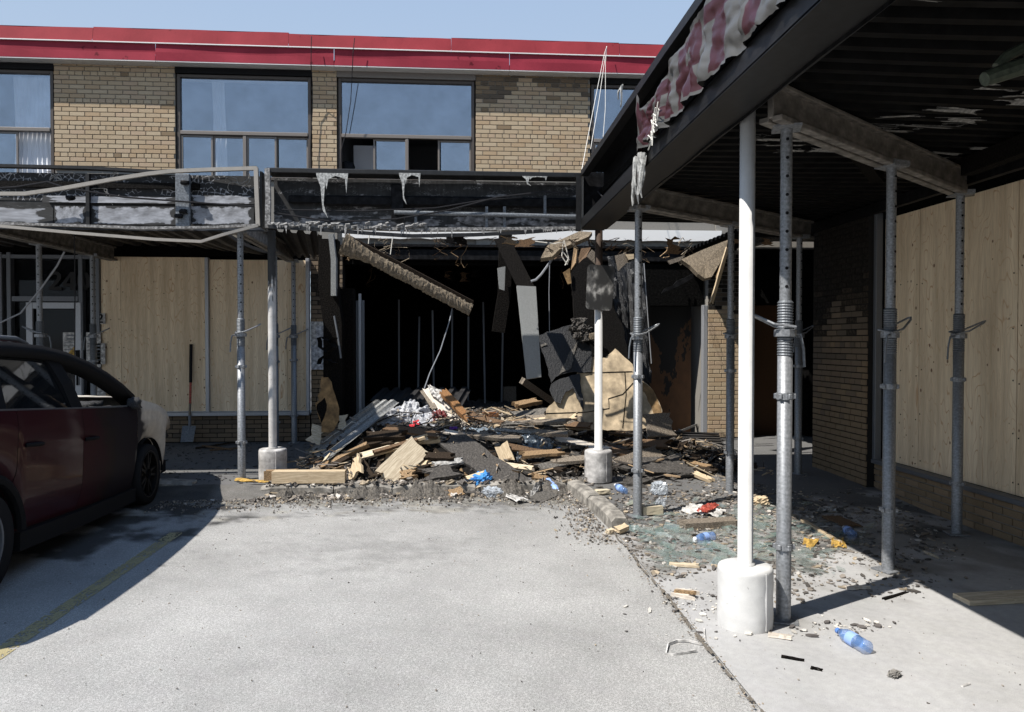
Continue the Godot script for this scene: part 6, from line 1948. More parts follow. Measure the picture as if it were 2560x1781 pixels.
	tube(st, [Vector3(-2.081, 5.913, -10.790), Vector3(-2.082, 5.762, -10.770), Vector3(-2.091, 5.510, -10.800), Vector3(-2.100, 5.253, -10.950), Vector3(-2.111, 4.956, -11.000), Vector3(-2.140, 4.507, -11.000), Vector3(-2.153, 4.091, -11.000)], 0.006, 5)
	solo("cable", "black cable hanging over the red roof edge beside the narrow brick strip", "cable", st, "cable_black")
	st = ST()
	tube(st, [Vector3(-1.475, 5.908, -10.790), Vector3(-1.495, 5.691, -10.770), Vector3(-1.513, 5.467, -10.820), Vector3(-1.556, 5.065, -10.950), Vector3(-1.629, 4.624, -10.980), Vector3(-1.697, 4.375, -10.980), Vector3(-1.709, 4.094, -10.980)], 0.006, 5)
	solo("cable", "black cable hanging over the red roof edge in front of the opened window", "cable", st, "cable_black")
	for k in 3:
		var pts: Array = [[Vector3(2.175, 5.900, -10.800), Vector3(2.125, 5.773, -10.720), Vector3(1.781, 4.727, -9.600), Vector3(1.514, 3.981, -8.600), Vector3(1.283, 3.338, -7.700)], [Vector3(2.170, 5.900, -10.800), Vector3(2.136, 5.728, -10.720), Vector3(1.890, 4.827, -9.900), Vector3(1.614, 3.924, -9.000)], [Vector3(2.177, 5.900, -10.800), Vector3(2.139, 5.639, -10.720), Vector3(2.074, 4.863, -10.400), Vector3(2.003, 4.392, -10.200)]][k]
		st = ST()
		tube(st, pts, 0.0035, 5)
		solo("cord", ["white cord from the roof edge to the canopy corner", "white cord from the roof edge, middle of the three", "white cord from the roof edge hanging in front of the far window"][k], "cord", st, "cord_white")
	# diagonal cable under the left canopy and one hanging wire
	st = ST()
	tube(st, [Vector3(-4.376, 2.571, -8.600), Vector3(-4.509, 2.422, -8.700), Vector3(-4.795, 2.177, -8.900), Vector3(-5.134, 1.904, -9.100), Vector3(-5.422, 1.795, -9.200)], 0.01, 6)
	solo("cable", "slack cable crossing in front of the entrance", "cable", st, "cable_gray")
	st = ST()
	tube(st, [Vector3(-4.218, 2.776, -8.500), Vector3(-4.266, 2.279, -8.600), Vector3(-4.274, 1.675, -8.600), Vector3(-4.284, 0.935, -8.600)], 0.007, 6)
	solo("cable", "thin wire hanging straight in front of the entrance door", "cable", st, "cable_black")
	# shovel against the plywood
	var sh = thing("shovel", "long-handled shovel leaning against the plywood", "shovel", Vector3(-3.796, 0.192, -10.750))
	st = ST()
	tube(st, [Vector3(-3.854, 1.535, -11.000), Vector3(-3.854, 0.982, -10.970)], [0.022, 0.022], 12)
	part(sh, "grip", st, "rubber")
	st = ST()
	tube(st, [Vector3(-3.854, 0.982, -10.970), Vector3(-3.856, 0.681, -10.950)], 0.017, 12)
	part(sh, "handle", st, "red_plastic")
	st = ST()
	tube(st, [Vector3(-3.856, 0.681, -10.950), Vector3(-3.856, 0.509, -10.930)], 0.017, 12)
	part(sh, "bare_shaft", st, "wood_gray")
	st = ST()
	tube(st, [Vector3(-3.856, 0.509, -10.930), Vector3(-3.851, 0.345, -10.910)], 0.02, 12)
	part(sh, "socket", st, "alu_dull")
	st = ST()
	grid(st, 8, 8, func(u, v):
		var w: float = 0.095 * (1.0 - 0.08 * v)
		return Vector3(-3.847, 0.365, -10.900) + Vector3((u * 2 - 1) * w, -0.22 * v, 0.10 * v - 0.03 * cos((u - 0.5) * PI) + 0.02))
	part(sh, "blade", st, "galv_dull")

func prism_quad(st, c: Array, th):
	var n: Vector3 = (c[1] - c[0]).cross(c[3] - c[0]).normalized() * th / 2
	quad(st, c[0] + n, c[1] + n, c[2] + n, c[3] + n)
	quad(st, c[0] - n, c[3] - n, c[2] - n, c[1] - n)
	for i in 4:
		var j := (i + 1) % 4
		quad(st, c[i] + n, c[i] - n, c[j] - n, c[j] + n)

func plate_st(st, pts: Array, th):
	var o := Vector3.ZERO
	for p in pts:
		o += p / pts.size()
	var n := Vector3.ZERO
	for i in pts.size():
		n += (pts[i] - o).cross(pts[(i + 1) % pts.size()] - o)
	n = n.normalized()
	if n.z < 0:
		n = -n
	var x := (Vector3.RIGHT - n * n.x).normalized()
	var z := x.cross(n)
	var poly := PackedVector2Array()
	for p in pts:
		poly.append(Vector2((p - o).dot(x), (p - o).dot(z)))
	# fray the outline a little
	var r := RandomNumberGenerator.new()
	r.seed = pts.size() * 31 + int(o.x * 100)
	var fray := PackedVector2Array()
	for i in poly.size():
		var a := poly[i]
		var b := poly[(i + 1) % poly.size()]
		fray.append(a)
		var m := int((b - a).length() / 0.05)
		for k in range(1, m):
			fray.append(a.lerp(b, float(k) / m) + (b - a).orthogonal().normalized() * r.randf_range(-0.009, 0.009))
	prism(st, fray if Geometry2D.triangulate_polygon(fray).size() > 0 else poly, th, Transform3D(Basis(x, n, z), o))

func plate(called, label, category, pts: Array, th, m):
	var st := ST()
	plate_st(st, pts, th)
	return solo(called, label, category, st, m)

func prism_thing(called, label, pts: Array, th, m):
	var o := Vector3.ZERO
	for p in pts:
		o += p / pts.size()
	var n := Vector3.ZERO
	for i in pts.size():
		n += (pts[i] - o).cross(pts[(i + 1) % pts.size()] - o)
	n = n.normalized()
	var st := ST()
	for i in pts.size():
		var a: Vector3 = pts[i] - o
		var b: Vector3 = pts[(i + 1) % pts.size()] - o
		var e = n * th / 2
		tri(st, Vector3.ZERO + e, a + e, b + e)
		tri(st, Vector3.ZERO - e, b - e, a - e)
		quad(st, a + e, a - e, b - e, b + e)
	return solo(called, label, "soffit piece", st, m, Transform3D(Basis(), o))

# ---------------------------------------------------------------- litter on the walkway and the lot
func litter():
	bottle("water_bottle", "blue water bottle lying in the foreground right of the white footing", Vector3(2.021, 0.045, -3.500), Vector3(1.989, 0.043, -3.740), 0.036, "bottle_blue", "cap_blue")
	bottle("water_bottle", "pale blue water bottle among the broken glass", Vector3(1.990, 0.045, -5.640), Vector3(1.809, 0.045, -5.560), 0.036, "bottle_blue", "cap_white")
	bottle("water_bottle", "crushed blue water bottle right of the kerb's upper end", Vector3(1.630, 0.094, -7.140), Vector3(1.580, 0.118, -7.370), 0.036, "bottle_blue", "cap_white")
	bottle("water_bottle", "dark blue water bottle in the shade at the glass's right edge", Vector3(3.106, 0.044, -5.610), Vector3(3.150, 0.044, -5.830), 0.036, "bottle_blue", "cap_white")
	var st := ST()
	bar(st, [Vector3(1.315, 0.022, -3.870), Vector3(1.274, 0.019, -3.730), Vector3(1.272, 0.013, -3.700), Vector3(1.245, 0.009, -3.700), Vector3(1.194, 0.010, -3.740), Vector3(1.133, 0.010, -3.750), Vector3(1.073, 0.010, -3.710), Vector3(1.031, 0.006, -3.600), Vector3(1.064, 0.005, -3.590), Vector3(1.192, 0.010, -3.620)], 0.006, 0.012)
	solo("strap", "white plastic strap curled on the asphalt by the footing", "strap", st, "paper")
	board("plank", "pale plank lying in the shade at the right edge", "plank", Vector3(2.979, 0.032, -4.170), Vector3(3.557, 0.034, -4.200), 0.14, 0.03, 0, "wood_cream", 0.05)
	lump("stone", "dark pitted stone in the right foreground", "stone", Vector3(2.009, 0.025, -3.260), Vector3(0.075, 0.03, 0.045), "concrete_lump", 0.6, Vector3(0, 0.6, 0), "", 8)
	st = ST()
	tube(st, [Vector3(2.252, 0.017, -3.140), Vector3(2.303, 0.017, -3.160)], 0.006, 8)
	solo("cigarette_end", "white cigarette end in the right foreground", "cigarette end", st, "paper")
	for q in [["charcoal stick lying left of the foreground bottle", Vector3(1.578, 0.020, -3.500), Vector3(1.671, 0.017, -3.450), 0.02, "char"], ["charred flake left of the pitted stone", Vector3(1.663, 0.018, -3.370), Vector3(1.707, 0.015, -3.340), 0.025, "char"], ["curled charcoal strip near the shadow corner", Vector3(2.539, 0.021, -4.240), Vector3(2.767, 0.017, -4.360), 0.025, "char"]]:
		board("charcoal", q[0], "charcoal", q[1], q[2], q[3], 0.012, 0, q[4], 0.9)
	board("bark", "pale-edged bark strip near the shadow corner", "bark", Vector3(2.411, 0.025, -4.440), Vector3(2.565, 0.024, -4.450), 0.06, 0.02, 10, "white_flaky", 0.9)
	board("bark", "curled pale bark at the footing's right", "bark", Vector3(1.623, 0.024, -3.760), Vector3(1.726, 0.025, -3.710), 0.05, 0.02, 10, "white_flaky", 0.9)
	board("plaster_chip", "larger plaster slab left of the white footing", "plaster", Vector3(1.314, 0.026, -4.440), Vector3(1.440, 0.025, -4.360), 0.14, 0.022, 0, "white_flaky", 0.6)
	board("wood_chip", "tan wood chip on the plaster slab", "wood", Vector3(1.312, 0.042, -4.410), Vector3(1.434, 0.044, -4.360), 0.035, 0.015, 0, "wood_tan", 0.6)
	board("wood_chip", "long pale chip on the walkway beyond the footing", "wood", Vector3(1.454, 0.027, -5.010), Vector3(1.648, 0.027, -4.950), 0.07, 0.015, 0, "wood_cream", 0.9)
	lump("foam_block", "cream foam block at the outer rear prop", "foam", Vector3(1.706, 0.075, -6.440), Vector3(0.24, 0.09, 0.10), "foam_cream", 0.06, Vector3(0, 0.2, 0), "", 4, 1.6, true, 1.0)
	crumpled("plastic_film", "clear film behind the cream foam block", "plastic", [Vector3(1.783, 0.056, -6.650), Vector3(1.879, 0.053, -6.610), Vector3(1.954, 0.090, -6.750), Vector3(1.841, 0.117, -6.720)], "bag_clear", 0.04, 31, 5.0)
	lump("mesh_ball", "crumpled striped plastic ball in front of the bulging slab", "plastic", Vector3(1.971, 0.126, -7.140), Vector3(0.17, 0.13, 0.15), "bag_clear", 0.45, Vector3.ZERO, "", 8, 2.8)
	crumpled("torn_wrapper", "torn red and white wrapper on the walkway", "wrapper", [Vector3(1.983, 0.048, -6.500), Vector3(2.260, 0.038, -6.300), Vector3(2.401, 0.055, -6.480), Vector3(2.118, 0.092, -6.590)], "paper", 0.018, 33, 5.0)
	crumpled("torn_wrapper", "red scrap on the torn white wrapper", "wrapper", [Vector3(2.092, 0.071, -6.390), Vector3(2.198, 0.071, -6.340), Vector3(2.354, 0.097, -6.510), Vector3(2.237, 0.108, -6.510)], "red_plastic", 0.014, 34, 5.0)
	board("log", "flat weathered log among the broken glass", "log", Vector3(1.841, 0.044, -5.990), Vector3(2.354, 0.043, -6.080), 0.17, 0.06, 0, "wood_gray", 0.4)
	lump("wood_block", "tan wood block at the kerb's lower end", "wood", Vector3(1.317, 0.055, -5.880), Vector3(0.13, 0.05, 0.08), "wood_pale", 0.25, Vector3(0.2, 0.5, 0.2), "", 4, 1.6, true, 0.9)
	lump("wood_block", "small pale wedge at the kerb's lower end", "wood", Vector3(1.233, 0.018, -5.930), Vector3(0.08, 0.05, 0.07), "wood_cream", 0.4, Vector3(0, 0.5, 0), "", 4, 1.6, true, 0.8)
	lump("foam_block", "broken tan foam lump behind the white front post", "foam", Vector3(2.814, 0.077, -6.700), Vector3(0.14, 0.09, 0.12), "wood_pale", 0.6, Vector3.ZERO, "", 6)
	lump("wood_block", "cream wood block at the upper end of the side kerb", "wood", Vector3(1.402, 0.096, -7.150), Vector3(0.2, 0.05, 0.09), "foam_cream", 0.2, Vector3(0, 0.35, 0), "", 4, 1.6, true, 0.95)
	board("batten", "pale batten lying to the yellow scraps", "batten", Vector3(2.943, 0.034, -6.130), Vector3(2.903, 0.033, -5.430), 0.04, 0.02, 0, "wood_pale", 0.4)
	crumpled("yellow_scrap", "yellow torn scrap beside the nearest prop", "scrap", [Vector3(2.608, 0.023, -5.430), Vector3(2.603, 0.024, -5.290), Vector3(2.773, 0.042, -5.490), Vector3(2.667, 0.044, -5.520)], "yellow", 0.009, 41, 4.0)
	crumpled("yellow_scrap", "yellow torn scrap at the batten's end", "scrap", [Vector3(2.795, 0.023, -5.360), Vector3(2.899, 0.024, -5.320), Vector3(2.980, 0.043, -5.530), Vector3(2.880, 0.043, -5.510)], "yellow", 0.009, 42, 4.0)
	crumpled("paper", "crumpled paper in the shade beyond the batten", "paper", [Vector3(3.213, 0.033, -6.420), Vector3(3.396, 0.032, -6.410), Vector3(3.389, 0.064, -6.470), Vector3(3.266, 0.066, -6.470)], "paper_gray", 0.02, 43, 4.0)
	board("panel", "dark brown panel in the shade by the dark blue bottle", "panel", Vector3(3.242, 0.038, -6.240), Vector3(3.266, 0.033, -5.900), 0.16, 0.015, 0, "wood_brown", 0.3)
	crumpled("tape", "yellow tape loop at the foot of the sooty white post", "tape", [Vector3(-2.340, 0.116, -7.900), Vector3(-1.918, 0.101, -7.800), Vector3(-1.943, 0.101, -7.900), Vector3(-2.346, 0.126, -8.000)], "yellow", 0.006, 44, 5.0)
	for k in 4:
		var p: Array = [[Vector3(-3.567, 0.120, -10.350), Vector3(-3.139, 0.130, -10.929)], [Vector3(-3.526, 0.130, -10.494), Vector3(-3.043, 0.120, -10.186)], [Vector3(-3.872, 0.120, -11.056), Vector3(-3.498, 0.120, -11.278)], [Vector3(-3.338, 0.110, -10.193), Vector3(-2.932, 0.110, -10.418)]][k]
		board("stick", ["longest dark stick by the shovel", "charred stick crossing by the shovel", "dark lath against the wall by the shovel", "thin dark stick nearest the walkway edge"][k], "stick", p[0], p[1], 0.05, 0.025, 10, "wood_brown" if k % 2 else "wood_char", 0.6)

func scatter(called, label, category, n, seed_, mesh: Mesh, m, place: Callable, tint: Callable, smin, smax, tilt):
	var mm := MultiMesh.new()
	mm.transform_format = MultiMesh.TRANSFORM_3D
	mm.use_colors = true
	mm.mesh = mesh
	var r := RandomNumberGenerator.new()
	r.seed = seed_
	var xs := []
	var tries := 0
	while xs.size() < n and tries < n * 30:
		tries += 1
		var p = place.call(r)
		if p == null:
			continue
		var s = smin * pow(smax / smin, pow(r.randf(), 2.2))
		var b := Basis.from_euler(Vector3(r.randf_range(-tilt, tilt), r.randf() * TAU, r.randf_range(-tilt, tilt))).scaled_local(Vector3(s * r.randf_range(0.6, 1.5), s * r.randf_range(0.7, 1.3), s * r.randf_range(0.5, 1.2)))
		xs.append([Transform3D(b, p + Vector3(0, s * 0.1, 0)), tint.call(r)])
	mm.instance_count = xs.size()
	for i in xs.size():
		mm.set_instance_transform(i, xs[i][0])
		mm.set_instance_color(i, xs[i][1])
	var o := MultiMeshInstance3D.new()
	o.name = numbered(called)
	o.multimesh = mm
	o.material_override = MT[m]
	add_child(o)
	tag(o, label, category)
	o.set_meta("kind", "stuff")

func stuff():
	var grit = lump_mesh(Vector3(1, 0.6, 0.9), 0.7, 3, 2)
	var st := ST()
	prism(st, PackedVector2Array([Vector2(-0.5, -0.2), Vector2(0.1, -0.35), Vector2(0.5, 0.0), Vector2(0.2, 0.3), Vector2(-0.3, 0.25)]), 0.16)
	var chip := mesh_of(st)
	st = ST()
	prism(st, PackedVector2Array([Vector2(-0.6, -0.1), Vector2(0.2, -0.4), Vector2(0.7, 0.05), Vector2(-0.1, 0.45)]), 0.03)
	var shard := mesh_of(st)
	var n := noise(131, 0.9, 3)
	var dirt := func(r):
		var t: float = r.randf()
		var g: float = r.randf_range(0.6, 1.3)
		if t < 0.34:
			return Color(0.07, 0.062, 0.055) * g
		if t < 0.78:
			return Color(0.20, 0.175, 0.15) * g
		if t < 0.93:
			return Color(0.30, 0.245, 0.175) * g
		return Color(0.45, 0.42, 0.38) * g
	# grit and chips swept against the kerb
	scatter("kerb_grit", "grit and charcoal chips lying along the kerb", "grit", 9000, 1, grit, "chips", func(r):
		var x: float = r.randf_range(-2.9, 1.7)
		var d: float = 7.72 - absf(r.randfn(0.0, 0.30))
		if x > 1.1:
			d = r.randf_range(5.6, 7.7)
			x = 1.22 - absf(r.randfn(0.0, 0.16))
		if r.randf() > 0.75 + n.get_noise_2d(x * 2.0, d * 2.0):
			return null
		return Vector3(x, 0.004 + 0.03 * maxf(0.0, 1.0 - (7.72 - d) * 5.0) * r.randf(), -d), dirt, 0.005, 0.03, 0.6)
	scatter("kerb_lumps", "broken mortar lumps and charcoal lying on and below the kerb", "rubble", 800, 8, lump_mesh(Vector3(1, 0.55, 0.8), 0.9, 9, 3), "chips", func(r):
		var x: float = r.randf_range(-2.0, 1.4)
		var d: float = 7.70 + r.randfn(-0.06, 0.12)
		return Vector3(x, 0.11 if d > 7.62 and d < 7.8 else 0.01, -d), dirt, 0.025, 0.085, 0.4)
	scatter("pile_chips", "splinters and flakes covering the rubble pile", "chips", 7500, 2, chip, "chips", func(r):
		var x: float = r.randf_range(-1.9, 3.6)
		var d: float = r.randf_range(7.75, 11.2)
		if mound_y(x, d) < 0.015 and r.randf() < 0.6:
			return null
		return Vector3(x, top_y(x, d) + r.randf_range(-0.02, 0.06), -d), dirt, 0.012, 0.065, 0.6)
	scatter("walkway_chips", "wood chips and grit scattered on the walkway", "chips", 8500, 3, chip, "chips", func(r):
		var x: float = r.randf_range(1.28, 4.2)
		var d: float = r.randf_range(4.2, 8.6)
		var k: float = 1.0 - absf(d - 6.2) / 2.2 + n.get_noise_2d(x * 1.6, d * 1.6) * 0.7 - maxf(0.0, x - 2.9) * 0.6
		if r.randf() > k:
			return null
		return Vector3(x, ground_y(x, d) + 0.003, -d), dirt, 0.008, 0.06, 0.25)
	scatter("broken_glass", "greenish broken window glass strewn over the walkway", "glass", 950, 4, shard, "shard_glass", func(r):
		var x: float = r.randf_range(1.4, 3.4)
		var d: float = r.randf_range(4.7, 6.9)
		var k: float = 0.9 - absf(d - 5.7) / 1.2 + n.get_noise_2d(x * 1.3 + 20, d * 1.3) * 1.2 - maxf(0.0, x - 2.6) * 0.8
		if r.randf() > k:
			return null
		return Vector3(x, ground_y(x, d) + 0.008, -d), func(r): return Color(r.randf_range(0.7, 1.0), 1.0, 0.96, 1.0), 0.02, 0.17, 0.22)
	st = ST()
	prism(st, PackedVector2Array([Vector2(-0.5, -0.03), Vector2(-0.1, -0.05), Vector2(0.5, -0.01), Vector2(0.35, 0.03), Vector2(-0.3, 0.045)]), 0.05)
	scatter("splinters", "wood splinters and lath strips strewn over the pile", "splinters", 1500, 12, mesh_of(st), "chips", func(r):
		var x: float = r.randf_range(-1.9, 3.4)
		var d: float = r.randf_range(7.6, 10.4)
		if mound_y(x, d) < 0.02 and r.randf() < 0.75:
			return null
		return Vector3(x, top_y(x, d) + r.randf_range(0.0, 0.10), -d), func(r): return [Color(0.05, 0.042, 0.036), Color(0.30, 0.21, 0.125), Color(0.46, 0.37, 0.25), Color(0.20, 0.18, 0.16)][r.randi() % 4] * r.randf_range(0.6, 1.2), 0.08, 0.34, 0.45)
	scatter("footing_chips", "pale plaster crumbs and charcoal around the front footing", "chips", 420, 9, chip, "chips", func(r):
		var x: float = 1.50 + r.randfn(0.0, 0.22)
		var d: float = 4.25 + r.randfn(0.0, 0.22)
		if r.randf() < 0.3:
			x = 2.05 + r.randfn(0.0, 0.16)
			d = 3.85 + r.randfn(0.0, 0.06)
		return Vector3(x, ground_y(x, d) + 0.003, -d), func(r): return (Color(0.55, 0.52, 0.47) if r.randf() < 0.45 else Color(0.09, 0.08, 0.075)) * r.randf_range(0.7, 1.2), 0.006, 0.05, 0.2)
	scatter("joint_grit", "grit and dry leaves caught in the walkway joint", "grit", 1500, 10, chip, "chips", func(r):
		var d: float = r.randf_range(1.5, 6.2)
		return Vector3(1.255 + r.randfn(0.0, 0.02 + 0.02 * maxf(0.0, d - 4.0)), 0.016, -d), func(r): return Color(0.24, 0.195, 0.145) * r.randf_range(0.4, 1.3), 0.003, 0.016, 0.4)
	scatter("lot_specks", "small stones and charcoal specks on the asphalt", "grit", 2200, 5, grit, "chips", func(r):
		var x: float = r.randf_range(-3.0, 4.2)
		var d: float = r.randf_range(1.6, 7.4)
		return Vector3(x, ground_y(x, d) + 0.003, -d), dirt, 0.002, 0.011, 0.4)
	scatter("inner_walk_grit", "soot flakes on the left walkway", "grit", 2200, 6, chip, "chips", func(r):
		var x: float = r.randf_range(-5.0, -1.6)
		var d: float = r.randf_range(7.8, 11.0)
		return Vector3(x, 0.105, -d), func(r): return Color(0.05, 0.047, 0.045) * r.randf_range(0.6, 2.0), 0.006, 0.05, 0.3)

# ---------------------------------------------------------------- the burnt car
func car_top(z) -> float:
	if z < -1.05:
		var k := [[-2.38, 0.61], [-2.28, 0.69], [-2.1, 0.77], [-1.85, 0.865], [-1.5, 0.955], [-1.05, 1.04]]
		for i in 5:
			if z <= k[i + 1][0]:
				return lerpf(k[i][1], k[i + 1][1], clampf((z - k[i][0]) / (k[i + 1][0] - k[i][0]), 0, 1))
	if z < -0.8:
		return lerpf(1.04, 0.985, sstep(-1.05, -0.8, z))
	return 1.045 + 0.075 * z

func car_low(z) -> float:
	var y = 0.205 + 0.055 * z
	if z < -1.8:
		y = 0.59
	for q in [[-1.38, 0.26, 0.375], [1.36, 0.34, 0.40]]:
		var dz: float = z - q[0]
		if absf(dz) < q[2]:
			y = maxf(y, q[1] + sqrt(q[2] * q[2] - dz * dz))
	return y

func car_w(z, t) -> float:
	var w := 0.885 + 0.04 * sin(clampf(t, 0, 1) * PI * 0.85) + 0.010 * smoothstep(0.70, 0.76, t) - 0.05 * pow(1.0 - t, 3)
	w += 0.012 * smoothstep(0.25, 0.0, absf(t - 0.28)) * smoothstep(-1.0, 0.0, z)
	if z < -1.35:
		w -= 0.17 * pow((-1.35 - z) / 1.0, 2.4)
	if z > 1.7:
		w -= 0.22 * pow((z - 1.7) / 0.75, 2.0)
	return w

func car_side(st, z0, z1, s, col: Callable, nz := 0):
	var n: int = nz if nz > 0 else maxi(2, int((z1 - z0) / 0.035))
	var rows := 18
	var pt := func(i, j):
		var z: float = lerpf(z0, z1, float(i) / n)
		var t: float = float(j) / rows
		return Vector3(s * car_w(z, t), lerpf(car_low(z), car_top(z), t), z)
	for i in n:
		for j in rows:
			var e := [pt.call(i, j), pt.call(i, j + 1), pt.call(i + 1, j + 1), pt.call(i + 1, j)]
			for k in ([0, 1, 2, 0, 2, 3] if s > 0 else [0, 2, 1, 0, 3, 2]):
				st.set_color(col.call(e[k]))
				st.set_uv(Vector2.ZERO)
				st.add_vertex(e[k])

func car():
	var c = thing("burnt_car", "dark red car with burnt-out pale front end, parked nose to the shop", "car", Vector3(-3.80, 0.0, -5.95), deg_to_rad(2.75))
	var n := noise(141, 1.0, 4)
	var maroon := Color(0.034, 0.004, 0.008)
	var col := func(p):
		var e: float = p.z + 0.22 * n.get_noise_2d(p.y * 3.0, p.z * 2.0 + p.x) + 0.10 * n.get_noise_2d(p.y * 11.0, p.z * 9.0)
		var slope: float = (p.y - 0.7) * 0.10
		var k := Color(0.012, 0.011, 0.012)
		k = k.lerp(maroon, smoothstep(-0.62, 0.10, e))
		var ash := Color(0.60, 0.55, 0.475)
		var rust := Color(0.24, 0.15, 0.075)
		var f: float = smoothstep(-1.0, -1.07, e - slope * 0.6 + 0.05)
		k = k.lerp(ash, f * (0.35 + 0.65 * smoothstep(-0.98, -1.3, e + (0.75 - p.y) * 0.5)))
		k = k.lerp(rust, smoothstep(-1.92, -2.12, e + (p.y - 0.75) * 0.8) * (0.55 + 0.9 * n.get_noise_2d(p.y * 7.0, p.z * 8.0)))
		if p.z < -2.05 and p.y < 0.60:
			k = k.lerp(Color(0.02, 0.018, 0.016), 0.85)
		return k
	for s in [1, -1]:
		var st := ST(true)
		car_side(st, -2.36, -0.985, s, col)
		var fe = part(c, "fender", st, "car_burnt", true)
		st = ST(true)
		car_side(st, -0.979, 0.098, s, col)
		var dr = part(c, "door", st, "car_scorched", true)
		st = ST(true)
		tube(st, [Vector3(s * 0.925, 0.80, -0.12), Vector3(s * 0.955, 0.805, -0.08), Vector3(s * 0.955, 0.812, 0.04), Vector3(s * 0.925, 0.812, 0.08)], 0.014, 8)
		part(dr, "handle", st, "car_dark", true)
		st = ST(true)
		car_side(st, 0.104, 1.02, s, col)
		dr = part(c, "door", st, "car_paint", true)
		st = ST(true)
		tube(st, [Vector3(s * 0.925, 0.87, 0.74), Vector3(s * 0.955, 0.875, 0.78), Vector3(s * 0.955, 0.885, 0.90), Vector3(s * 0.925, 0.885, 0.94)], 0.014, 8)
		part(dr, "handle", st, "car_dark", true)
		st = ST(true)
		car_side(st, 1.026, 2.42, s, col)
		part(c, "rear_quarter", st, "car_paint", true)
		# sill and arch mouldings
		st = ST()
		bar(st, [Vector3(s * 0.865, 0.165, -1.0), Vector3(s * 0.865, 0.20, 0.0), Vector3(s * 0.865, 0.255, 0.96)], 0.06, 0.12)
		part(c, "sill", st, "car_dark", true)
		for q in [[-1.38, 0.26, 0.375], [1.36, 0.34, 0.40]]:
			st = ST()
			var pts := []
			for k in 15:
				var a := PI * k / 14.0
				pts.append(Vector3(s * (car_w(q[0], 0.3) - 0.002), q[1] + sin(a) * q[2] * 1.0, q[0] - cos(a) * q[2] * 1.0))
			if q[0] > 0:
				tube(st, pts, 0.03, 6)
				part(c, "arch_moulding", st, "car_dark", true)
			st = ST()
			for k in 14:
				var a := PI * k / 14.0
				var b := PI * (k + 1) / 14.0
				var R: float = q[2] + 0.005
				quad(st, Vector3(s * 0.88, q[1] + sin(a) * R, q[0] - cos(a) * R), Vector3(s * 0.88, q[1] + sin(b) * R, q[0] - cos(b) * R), Vector3(s * 0.55, q[1] + sin(b) * R, q[0] - cos(b) * R), Vector3(s * 0.55, q[1] + sin(a) * R, q[0] - cos(a) * R))
			part(c, "wheel_well", st, "car_dark", true)
		st = ST(true)
		for e in [[-0.99, 0.95]]:
			for i in 12:
				var z0 := lerpf(e[0], e[1], i / 12.0)
				var z1 := lerpf(e[0], e[1], (i + 1) / 12.0)
				quad(st, Vector3(s * 0.855, car_low(z0), z0), Vector3(s * 0.855, car_top(z0) - 0.01, z0), Vector3(s * 0.855, car_top(z1) - 0.01, z1), Vector3(s * 0.855, car_low(z1), z1))
		part(c, "inner_panel", st, "car_dark", true)
		# belt trim
		st = ST()
		bar(st, [Vector3(s * 0.885, 0.988, -0.9), Vector3(s * 0.888, 1.048, 0.0), Vector3(s * 0.885, 1.128, 1.05), Vector3(s * 0.87, 1.18, 1.75)], 0.014, 0.014)
		part(c, "belt_trim", st, "roof_rail", true)
		# pillars and roof rail line
		var line := [Vector3(s * 0.83, 1.02, -1.04), Vector3(s * 0.81, 1.13, -0.84), Vector3(s * 0.775, 1.245, -0.60), Vector3(s * 0.74, 1.345, -0.33), Vector3(s * 0.71, 1.425, -0.02), Vector3(s * 0.69, 1.475, 0.3), Vector3(s * 0.68, 1.505, 0.75), Vector3(s * 0.675, 1.50, 1.3), Vector3(s * 0.68, 1.44, 1.85), Vector3(s * 0.70, 1.36, 2.15)]
		st = ST(true)
		bar(st, line, 0.085, 0.115, Vector3(s, 0.4, 0).normalized())
		part(c, "roof_pillar", st, "car_dark", true)
		for q in [[Vector3(s * 0.875, 1.03, 0.10), Vector3(s * 0.70, 1.46, 0.16), 0.17], [Vector3(s * 0.87, 1.12, 1.12), Vector3(s * 0.69, 1.49, 1.0), 0.09], [Vector3(s * 0.86, 1.17, 1.85), Vector3(s * 0.69, 1.46, 1.65), 0.3]]:
			st = ST()
			bar(st, [q[0], q[0].lerp(q[1], 0.5) + Vector3(s * 0.02, 0, 0), q[1]], 0.03, q[2], Vector3(0, 0, 1))
			part(c, "pillar", st, "car_dark", true)
		st = ST()
		prism_quad(st, [Vector3(s * 0.868, 1.06, 0.18), Vector3(s * 0.868, 1.125, 1.08), Vector3(s * 0.70, 1.465, 0.97), Vector3(s * 0.705, 1.45, 0.24)], 0.004)
		part(c, "window", st, "dark_glass", true)
		st = ST()
		prism_quad(st, [Vector3(s * 0.86, 1.135, 1.17), Vector3(s * 0.855, 1.17, 1.72), Vector3(s * 0.70, 1.45, 1.52), Vector3(s * 0.70, 1.47, 1.06)], 0.004)
		part(c, "window", st, "dark_glass", true)
		st = ST(true)
		tube(st, [Vector3(s * 0.61, 1.545, 0.28), Vector3(s * 0.61, 1.585, 0.42), Vector3(s * 0.60, 1.60, 0.9), Vector3(s * 0.60, 1.59, 1.5), Vector3(s * 0.61, 1.54, 1.75)], 0.02, 8)
		part(c, "roof_rack_bar", st, "roof_rail", true)
		# burnt mirror stub
		part(c, "mirror_stub", lump_mesh_at(Vector3(s * 0.93, 1.01, -0.90), Vector3(0.12, 0.12, 0.14), 7 + s), "car_ash", true)
		# headlight remains
		part(c, "headlight", lump_mesh_at(Vector3(s * 0.72, 0.58, -2.05), Vector3(0.2, 0.12, 0.26), 17 + s), "car_ash", true)
